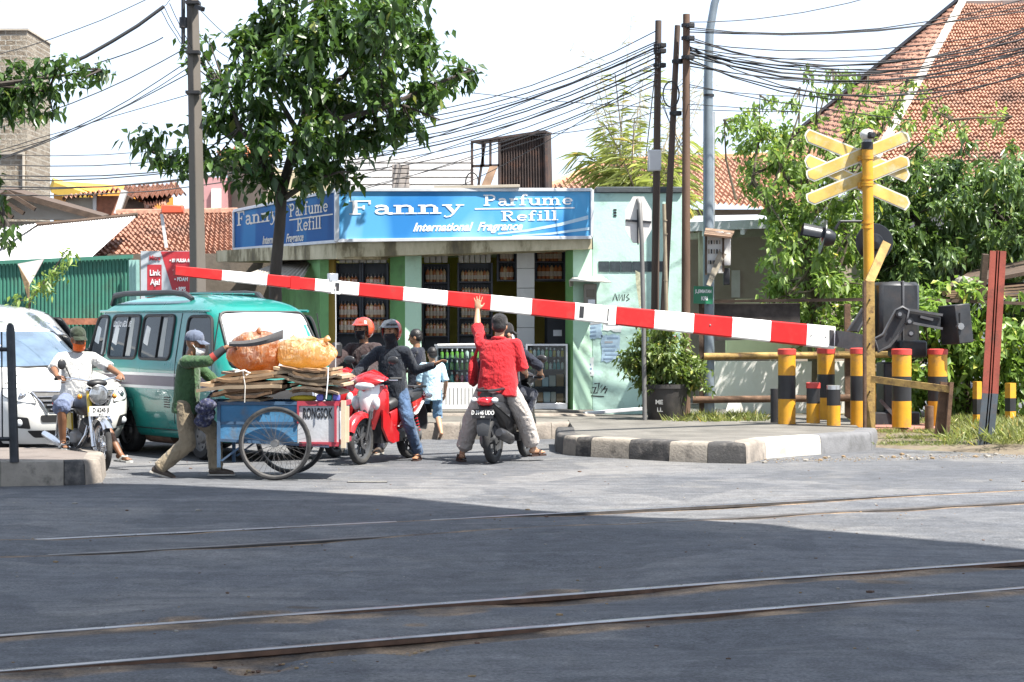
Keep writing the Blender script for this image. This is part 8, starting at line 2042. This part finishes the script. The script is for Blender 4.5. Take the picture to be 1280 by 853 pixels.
    for k in (1, -1):
        a = A[k]; f = Vector(fl if k > 0 else fr).normalized(); dz = Vector((0, 0, -.048 * s)); Fm = rot_to(f)
        lc = lambda x, y, z: a + (Fm.to_3x3() @ Vector((x, y, z))) * s
        if shoes == 'shoe':
            mb = MB(); cap(mb, lc(-.035, 0, -.035), lc(.09, 0, -.045), .046 * s, .042 * s, shoem, 14); cap(mb, lc(.09, 0, -.045), lc(.17, 0, -.055), .044 * s, .034 * s, shoem, 14); cap(mb, lc(-.01, 0, .02), lc(.04, 0, -.03), .048 * s, .045 * s, shoem, 14)
            sh = fuse(mb, 'shoe', t, shoem, .009 * s, 3); mb = MB(); mb.prism([(-.085, -.04), (-.02, -.043), (.10, -.05), (.18, -.043), (.215, -.01), (.20, .03), (.10, .046), (-.02, .04), (-.085, .03)], -.079, -.062, mat('pale shoe sole', (.4, .37, .32), .7), Matrix.Translation(a) @ Fm @ Matrix.Scale(s, 4)); mb.build('sole', sh)
        elif shoes == 'sandal':
            mb = MB(); mb.prism([(-.075, -.038), (-.02, -.04), (.10, -.05), (.19, -.045), (.228, -.01), (.215, .035), (.10, .048), (-.02, .04), (-.075, .03)], -.092, -.072, shoem or m_sole, Matrix.Translation(a) @ Fm @ Matrix.Scale(s, 4)); mb.tube([lc(.05, -.05, -.07), lc(.09, -.03, -.025), lc(.15, .0, -.035), lc(.09, .035, -.022), lc(.05, .05, -.07)], .011 * s, shoem or m_sole, 6); mb.build('sandal', t)
    if extra: extra(t, dict(hc=hc, Hm=Hm, hloc=hloc, S=S, E=E, W=W_, P=P, nb=nb, sp=sp, side=side, fw=fw, s=s, A=A, Kn=Kn))
    return t
def hair(t, d, thick=1.08, low=-.03):
    mb = MB(); h = d['hloc']; s = d['s']; mb.ell(h(-.014, 0, .035), (.102 * s, .086 * s, .098 * s), m_hair, 18, 12, d['Hm']); mb.ell(h(-.045, 0, -.0), (.07 * s, .079 * s, .075 * s), m_hair, 16, 10, d['Hm'])
    fuse(mb, 'hair', t, m_hair, .009 * s, 2, .006, 40)
def cap_hat(t, d, m, brim=(1, 0), m2=None, logo=None):
    h = d['hloc']; s = d['s']; Hm = d['Hm']; mb = MB(); M = Matrix.Translation(h(-.008, 0, .045)) @ Hm
    mb.lathe([(.100 * s, -.015), (.103 * s, .01), (.099 * s, .04 * s), (.082 * s, .075 * s), (.045 * s, .098 * s), (0, .104 * s)], m, 22, M @ Matrix.Scale(.88, 4, (0, 1, 0)) @ Matrix.Scale(1.06, 4, (1, 0, 0))); mb.ell(M @ Vector((0, 0, .104 * s)), .009 * s, m, 8, 6)
    c = mb.build('cap', t, ang=60); mb = MB(); n = 9; top = []; bot = []
    for i in range(n + 1):
        a = R(-62 + 124 * i / n); r0 = .098 * s; x0, y0 = r0 * math.cos(a) * 1.05 * brim[0], r0 * .9 * math.sin(a); L = .075 * s * math.cos(R(-62 + 124 * i / n)) ** .5
        top.append((x0, y0, -.004)); bot.append((x0 + brim[0] * L, y0 * 1.02, -.018 - .25 * L - .012 * abs(math.sin(a))))
    vs = top + bot + [(x, y, z - .006) for x, y, z in top] + [(x, y, z - .006) for x, y, z in bot]; k = n + 1
    fs = [(i, i + 1, k + i + 1, k + i) for i in range(n)] + [(2 * k + i, 3 * k + i, 3 * k + i + 1, 2 * k + i + 1) for i in range(n)] + [(k + i, k + i + 1, 3 * k + i + 1, 3 * k + i) for i in range(n)]
    mb.add(vs, fs, m2 or m, M); mb.build('brim', c, ang=60)
def face_mask(t, d, m, low=False):
    h = d['hloc']; s = d['s']; mb = MB(); dz = -.03 if low else 0
    vs = []; nu, nv = 14, 8
    for j in range(nv + 1):
        for i in range(nu + 1):
            a = R(-80 + 160 * i / nu); z = -.115 + (.082 if low else .105) * j / nv + dz * .6; r = 1 - .35 * ((j / nv - .62) / .62) ** 2 if j / nv < .62 else 1 - .12 * ((j / nv - .62) / .38) ** 2
            x = (.03 + .088 * math.cos(a) * r + (.012 * math.exp(-(a / .35) ** 2) * (j / nv)) ); y = .073 * math.sin(a) * (.7 + .3 * r)
            vs.append(h(x, y, z + .012 * (1 - math.cos(a))))
    fs = [(j * (nu + 1) + i, j * (nu + 1) + i + 1, (j + 1) * (nu + 1) + i + 1, (j + 1) * (nu + 1) + i) for j in range(nv) for i in range(nu)]
    mb.add(vs, fs, m)
    for k in (1, -1): mb.tube([h(.045, k * .072, -.03 + dz), h(.0, k * .082, .0), h(-.01, k * .082, .01)], .0035 * s, m, 5)
    mb.build('face_mask', t, ang=80, fixn=False)
def helmet(t, d, m1, m2, m3, visor=False):
    h = d['hloc']; s = d['s']; Hm = d['Hm']; mb = MB(); nu, nv = 40, 22; vs = []; idx = {}; fs = {0: [], 1: [], 2: []}
    def hs(a, ph): return h(-.012 + .142 * math.cos(ph) * math.cos(a), .122 * math.cos(ph) * math.sin(a), .022 + .14 * math.sin(ph))
    for j in range(nv + 1):
        ph = R(-58 + 148 * j / nv)
        for i in range(nu): vs.append(hs(2 * math.pi * i / nu, ph))
    for j in range(nv):
        phm = R(-58 + 148 * (j + .5) / nv)
        for i in range(nu):
            a = (2 * math.pi * (i + .5) / nu + math.pi) % (2 * math.pi) - math.pi
            if abs(a) < R(72) and phm < R(22): continue
            if phm < R(-35) and abs(a) < R(100): continue
            k = 0 if (abs(a) < R(60) and phm > R(20)) or phm > R(62) else (1 if abs(a) < R(118) else 2)
            fs[k].append((j * nu + i, j * nu + (i + 1) % nu, (j + 1) * nu + (i + 1) % nu, (j + 1) * nu + i))
    o = len(mb.v); mb.add(vs, fs[0], m1)
    for k, m in ((1, m2), (2, m3)): mb.add(vs, fs[k], m)
    rim = [hs(R(a), R(22)) for a in range(-72, 73, 8)] + [hs(R(72), R(b)) for b in range(16, -36, -8)]; mb.tube([hs(R(-72), R(b)) for b in range(-32, 22, 9)] + rim, .008, m_rubt, 6)
    hm = mb.build('helmet', t, ang=60, fixn=False); sd = hm.modifiers.new('t', 'SOLIDIFY'); sd.thickness = .012; sd.offset = -1
    mb = MB(); p0, p1 = (R(14), R(58)) if not visor else (R(-40), R(30)); vs = []; n = 16; k = 6
    for j in range(k + 1):
        ph = p0 + (p1 - p0) * j / k
        for i in range(n + 1):
            a = R(-70 + 140 * i / n); p = hs(a, ph); vs.append(hs(a, ph) + (p - h(-.012, 0, .022)).normalized() * (.012 + (.02 if not visor and j == 0 else 0)))
    mb.add(vs, [(j * (n + 1) + i, j * (n + 1) + i + 1, (j + 1) * (n + 1) + i + 1, (j + 1) * (n + 1) + i) for j in range(k) for i in range(n)], visor if visor else m1); mb.build('visor', hm, ang=80, fixn=False)
# clothes
c_white = cloth('white t-shirt', (.48, .48, .47), .06); c_bshort = cloth('blue grey shorts', (.13, .16, .25), .3); c_green = cloth('dark green sweater', (.045, .095, .04), .15, (.03, .05, .03)); c_khaki = cloth('dusty khaki trousers', (.23, .185, .125), .15, (.3, .26, .2)); c_red = cloth('red polo shirt', (.42, .016, .022), .1); c_beige = cloth('pale grey beige trousers', (.40, .36, .33), .08)
c_black = cloth('black jacket', (.016, .02, .028), .3); c_jean = cloth('faded blue jeans', (.05, .085, .15), .6); c_brown = cloth('dark brown jacket', (.045, .03, .03), .2); c_navy = cloth('navy shirt', (.014, .017, .028), .2); c_sky = cloth('pale blue t-shirt', (.42, .60, .70), .1); c_denim = cloth('denim shorts', (.12, .22, .34), .35); c_cap = cloth('black cap cloth', (.018, .017, .018), .2); c_olive = cloth('olive cap cloth', (.03, .04, .025), .2); c_gcap = cloth('grey blue cap cloth', (.10, .12, .17), .2); c_orange = cloth('orange mask cloth', (.75, .13, .02), .1); c_wmask = cloth('white mask cloth', (.62, .64, .66), .05); c_kmask = cloth('black mask cloth', (.014, .014, .018), .2)
m_hred = mat('red helmet shell', (.5, .05, .03), .15, 0, .1, 4, coat=1); m_hora = mat('orange helmet shell', (.55, .075, .02), .15, 0, .1, 4, coat=1); m_hgrey = mat('black silver helmet shell', (.05, .055, .06), .12, .2, .9, 9, coat=1); m_hblk = mat('black helmet shell', (.015, .015, .018), .2, 0, .2, 5, coat=1)
m_shoe = mat('dark brown shoe', (.05, .035, .025), .6, 0, .3, 8); m_wsand = mat('white sandal rubber', (.5, .5, .47), .6)

# man on the motorbike
def x1(t, d): cap_hat(t, d, c_olive); face_mask(t, d, c_orange, True); hair(t, d) if 0 else None
person('man in white t-shirt, dark cap and orange chin mask sitting on the old motorbike', S1C, S1A, m_skin3, 1., (-.26, 0, .815), (.08, 0, 1), 0, (.035, 0, .16), (1, .05, -.08), (.22, -.37, 1.065), (.24, .37, 1.065), (-.5, -1, -.3), (-.5, 1, -.3), 'grip', 'grip', (.8, .5, -.2), (.8, -.5, -.2), (0, 0, -1), (0, 0, -1),
       (.02, -.24, .32), (.28, .40, .09), (1, -.5, .3), (1, .6, .4), (1, -.1, 0), (1, .25, 0), 1.05, .3, c_white, .85, c_bshort, .92, 'sandal', m_wsand, 1.25, .02, x1)
# man pushing the handcart
b2 = gd(236, 596.5)
def x2(t, d):
    cap_hat(t, d, c_gcap); face_mask(t, d, c_wmask, True); h = d['hloc']
    mb = MB(); E, W_ = d['E'][-1], d['W'][-1]; cap(mb, E.lerp(W_, .42), E.lerp(W_, .92), .047, .04, mat('dark arm warmer', (.03, .035, .04), .8), 14, True); cap(mb, E.lerp(W_, .22), E.lerp(W_, .42), .048, .047, mat('red arm band', (.3, .04, .03), .8), 14, True); mb.build('arm_warmer', t)
person('man in green sweater, khaki trousers and grey cap pushing the handcart', (b2.x, b2.y + .05, 0), 0., m_skin3, .985, (-.04, 0, .805), (.08, 0, 1), 0, (.06, 0, .145), (1, -.22, -.06), (.44, -.30, 1.40), (.42, .22, .92), (.1, -.8, -1), (-.4, .6, -.8), 'grip', 'grip', (1, .1, .25), (1, 0, -.1), (0, .4, -1), (0, -.3, -1),
       (-.305, -.10, .105), (.27, .09, .085), (1, -.05, .1), (1, .05, .1), (1, -.05, -.32), (1, 0, 0), .98, .1, c_green, 1.3, c_khaki, 1.9, 'shoe', m_shoe, 1.32, .05, x2)
# rider in black jacket and jeans
def x3(t, d): helmet(t, d, m_hgrey, m_hred, m_hred); face_mask(t, d, c_kmask); mb = MB(); h = d['hloc']; mb.ell(h(.03, 0, -.07), (.085, .08, .06), c_kmask, 14, 10, d['Hm']); cap(mb, h(0, 0, -.1), d['nb'], .075, .085, c_kmask, 14); fuse(mb, 'balaclava', t, c_kmask, .01, 2)
person('scooter rider in black jacket, blue jeans and dark helmet with red back', S3C, S3A, m_skin, 1.02, (-.2, 0, .86), (.06, 0, 1), .0, (.02, 0, .17), (1, -.05, -.02), (.27, -.30, 1.03), (-.36, .47, 1.15), (-.4, -1, -.3), (-.6, .7, -.6), 'grip', 'relaxed', (.8, .4, -.2), (-.2, .5, .3), (0, 0, -1), (.3, 0, -1),
       (.14, -.12, .40), (-.34, .27, .09), (1, -.3, .3), (1, .35, .3), (1, -.1, 0), (1, .25, 0), 1.0, .05, c_black, 1.95, c_jean, 1.92, 'sandal', mat('dark brown sandal', (.04, .02, .015), .6), 1.05, .04, x3)
# rider behind, orange helmet
def x4(t, d): helmet(t, d, m_hred, m_hora, m_hred); face_mask(t, d, c_kmask); mb = MB(); q = d['nb'] + d['fw'] * .12 - d['sp'] * .16 - d['side'] * -.09; mb.box(q, (.01, .09, .05), mat('grey chest badge', (.4, .4, .42), .7), d['Hm'].copy()); mb.build('badge', t)
person('scooter rider in dark brown jacket and red orange helmet behind the handcart', S4C, S4A, m_skin, 1.03, (-.2, 0, .88), (.05, 0, 1), 0, (.02, 0, .17), (1, -.35, -.02), (.27, -.30, 1.03), (.27, .30, 1.03), (-.4, -1, -.3), (-.4, 1, -.3), 'grip', 'grip', (.8, .4, -.2), (.8, -.4, -.2), (0, 0, -1), (0, 0, -1),
       (-.05, -.28, .09), (-.05, .28, .09), (1, -.3, .3), (1, .3, .3), (1, -.1, 0), (1, .1, 0), 1.03, .1, c_brown, 1.95, c_navy, 1.92, 'shoe', m_shoe, 1.1, .04, x4)
# big man in red from behind
def x7(t, d): 
    cap_hat(t, d, c_cap); hair(t, d); mb = MB(); mb.tube([d['nb'] + d['side'] * .075 * math.cos(a) + d['fw'] * .075 * math.sin(a) + d['sp'] * .02 for a in np.linspace(0, 2 * math.pi, 24)[:-1]], .02, c_red, 8, closed=True); mb.build('collar', t)
person('heavy man in red polo shirt and black cap pushing the barrier up', S7C, S7A, m_skin2, 1.06, (-.46, 0, .93), (.16, .02, 1), .0, (.03, 0, .155), (1, .2, -.05), (-.10, -.24, 1.06), (-.035, .40, 1.83), (-.6, -.45, -1), (-.2, 1, -.3), 'relaxed', 'open', None, (.12, .0, 1), None, (1, .1, -.05),
       (-.04, -.34, .10), (-.42, .46, .10), (.8, -.9, .2), (.6, 1, .2), (1, -.35, 0), (.9, .5, 0), 1.28, .6, c_red, .85, c_beige, 1.74, 'sandal', mat('dark brown sandal', (.04, .02, .015), .6), 1.5, .07, x7, .11, .010)
# driver in front of him
def x8(t, d): hair(t, d); cap_hat(t, d, c_cap); face_mask(t, d, c_wmask)
person('scooter driver in navy shirt and white mask in front of the man in red', S7C, S7A, m_skin2, 1., (-.08, .02, .86), (.12, .06, 1), 0, (.03, 0, .17), (.75, -.66, 0), (.27, -.31, 1.04), (.27, .31, 1.04), (-.4, -1, -.35), (-.4, 1, -.35), 'grip', 'grip', (.8, .4, -.2), (.8, -.4, -.2), (0, 0, -1), (0, 0, -1),
       (.16, -.1, .42), (.16, .1, .42), (1, -.3, .3), (1, .3, .3), (1, -.1, 0), (1, .1, 0), 1.05, .2, c_navy, 1.25, c_navy, 1.9, 'shoe', m_shoe, 1.1, .03, x8)
# red shoulder bag of the heavy man
t = thing('shoulder_bag', 'red cloth shoulder bag hanging at the left side of the man in red', 'bag', S7C, S7A); mb = MB()
mb.ell((-.34, .345, 1.08), (.13, .05, .19), c_red, 16, 12); mb.box((-.34, .345, 1.04), (.24, .07, .26), c_red, None, .03); fuse(mb, 'pouch', t, c_red, .01, 3, .006)
mb = MB(); mb.tube([(-.3, .335, 1.22), (-.32, .29, 1.40), (-.34, .2, 1.52), (-.42, .26, 1.36), (-.42, .33, 1.2)], .014, c_red, 6); mb.build('strap', t)
# child and adult by the shop
b6 = gd(540, 549.5)
person('child in pale blue t-shirt and denim shorts walking barefoot toward the shop', (b6.x, b6.y, .0), R(105), m_skin2, .80, (0, 0, .685), (.0, .0, 1), 0, (.01, 0, .165), (1, .25, 0), (.06, -.20, .66), (.24, .15, .80), (-1, -.25, -.1), (-1, .25, -.4), 'relaxed', 'grip', None, None, None, None,
       (-.15, -.10, .11), (.15, .09, .075), (1, -.05, .1), (1, .05, .1), (1, -.1, -.3), (1, .1, 0), .92, .1, c_sky, .8, c_denim, .97, 'none', None, 1.12, .08, lambda t, d: hair(t, d))
b5 = gd(522, 546)
def x5(t, d): hair(t, d)
person('person in dark clothes with short black hair standing beside the child', (b5.x, b5.y, 0), R(165), m_skin, .95, (0, 0, .82), (.03, 0, 1), 0, (.02, 0, .165), (1, .1, -.1), (.2, -.05, .95), (.28, .12, 1.0), (-.3, -1, -.5), (-.3, 1, -.5), 'relaxed', 'relaxed', None, None, None, None,
       (-.04, -.1, .085), (.06, .1, .085), (1, -.05, .1), (1, .05, .1), (1, -.1, 0), (1, .1, 0), .98, .05, c_navy, .95, c_navy, 1.8, 'sandal', None, 1.15, .05, x5)
# ================================================================== overhead cables
m_wire = mat('black cable', (.02, .02, .022), .6, 0, .2, 8)
rgw = random.Random(77)
def cable(a, b, sag, r, label, group):
    a, b = at(*a), at(*b); L = (b - a).length; n = max(8, int(L / 1.2)); pts = []; r *= .82
    ph = rgw.uniform(0, 9)
    for i in range(n + 1):
        s = i / n; p = a.lerp(b, s); p.z -= sag * 4 * s * (1 - s) - .015 * noise.noise((s * 14, ph, 0)); pts.append(p)
    o0 = pts[0].copy(); mb = MB(); mb.tube([p - o0 for p in pts], r, m_wire, 5); o = mb.build('cable', ang=80); o.location = o0
    return setp(o, label, 'cable', group)
G1 = 'cables running left from the three dark poles'; L1 = 'thin black cable running from the dark poles down past the street tree to the left'
for k, (y0, y1, x1, r) in enumerate(((38, 118, 430, .010), (52, 130, 420, .012), (58, 148, 415, .018), (66, 152, 420, .012), (72, 158, 425, .014), (78, 166, 410, .010), (84, 172, 420, .016), (92, 178, 425, .010), (100, 186, 415, .012), (62, 140, 400, .010))):
    cable((822, y0, 30.2), (x1, y1 + 30, 34 + k * .3), .25 + .1 * rgw.random(), r, L1, G1)
for k, (y0, y1) in enumerate(((44, 205), (70, 222), (95, 240))):
    cable((822, y0 + 10, 30.2), (440, y1, 36 + k * .2), .12, .010, L1, G1)
for (a, b) in (((822, 120, 30.2), (430, 240, 33)), ((820, 90, 30.2), (560, 240, 33.5)), ((1000, 140, 31.5), (520, 108, 34)), ((820, 140, 30.2), (640, 170, 35))): cable(a, b, .1, .008, L1, G1)
G2 = 'cables running right from the dark poles past the lamp post'; L2 = 'thin black cable running from the dark poles to the right across the tiled roof'
for k, (y0, x1, y1, r, sg) in enumerate(((28, 1090, -4, .009, .1), (34, 1340, -20, .011, .35), (36, 1340, -8, .010, .3), (60, 1340, 8, .014, .7), (58, 1330, 30, .010, .5), (62, 1330, 44, .016, .45), (64, 1340, 38, .020, .6), (70, 1330, 52, .012, .4), (76, 1330, 80, .014, .5), (78, 1330, 62, .010, .4), (52, 1340, 20, .010, .3), (108, 1330, 78, .008, .3), (105, 1140, 150, .009, .05), (130, 1000, 140, .007, .0), (45, 1340, 46, .010, .5), (66, 1340, 24, .009, .3), (40, 1340, 2, .012, .2), (48, 1330, 14, .014, .6), (56, 1340, 36, .012, .9), (68, 1330, 34, .016, .35), (72, 1340, 66, .012, .7), (60, 1340, 50, .011, .25), (82, 1330, 70, .012, .3))):
    cable((857, y0, 30), (x1, y1, 30.5 - .2 * k % 3), sg, r, L2, G2)
G3 = 'cables running left from the concrete utility pole'; L3 = 'thin black cable running from the concrete pole to the left over the tin roofs'
for (a, b, sg, r) in (((236, 58, 28), (-60, 175, 27), .15, .010), ((236, 76, 28), (-60, 215, 28), .2, .009), ((236, 84, 28), (-60, 200, 28), .25, .008), ((236, 92, 28), (-60, 220, 27), .1, .010), ((236, 118, 28), (-60, 205, 28), .0, .007), ((400, 160, 31), (-60, 200, 30), .3, .010), ((430, 170, 31), (-60, 214, 30), .3, .012), ((430, 176, 31), (-60, 222, 30), .25, .012), ((430, 184, 31), (-60, 228, 30), .3, .014), ((430, 190, 32), (-60, 236, 30), .2, .010), ((430, 198, 32), (-60, 240, 30), .25, .011), ((430, 150, 32), (-60, 190, 30), .25, .008)):
    cable(a, b, sg, r, L3, G3)
cable((205, 8, 27), (-60, 118, 26.4), .25, .032, 'thick twisted black cable rising to the top of the concrete pole', 'thick cables at the concrete pole')['label'] = 'thick twisted black cable rising to the top of the concrete pole'
cable((186, -2, 27), (-60, 82, 26), .1, .008, 'single thin wire above the thick twisted cable at top left', None)
cable((204, 47, 27), (118, 80, 27), .03, .010, 'short frayed cable ending in mid air left of the concrete pole', None)
for (a, b) in (((205, 8, 27), (228, 50, 27.9)), ((202, 14, 27), (232, 62, 27.9)), ((212, 4, 27), (240, 60, 27.9)), ((205, 8, 27), (218, -10, 27.4))): cable(a, b, .03, .007, 'short thin tie wire between the thick twisted cable and the concrete pole', 'tie wires at the concrete pole')
for (a, b) in (((250, 12, 28), (330, 75, 29)), ((250, 45, 28), (340, 100, 29.5)), ((820, 110, 30.2), (857, 190, 30)), ((826, 120, 30.2), (862, 210, 30.2)), ((857, 100, 30), (826, 110, 30.2))): cable(a, b, .08, .007, 'loose thin drop wire hanging at a pole', 'drop wires at the poles')
for o in list(bpy.data.objects):
    if o.name.startswith('wheel') and o.type == 'EMPTY' and 'label' in o: del o['label']
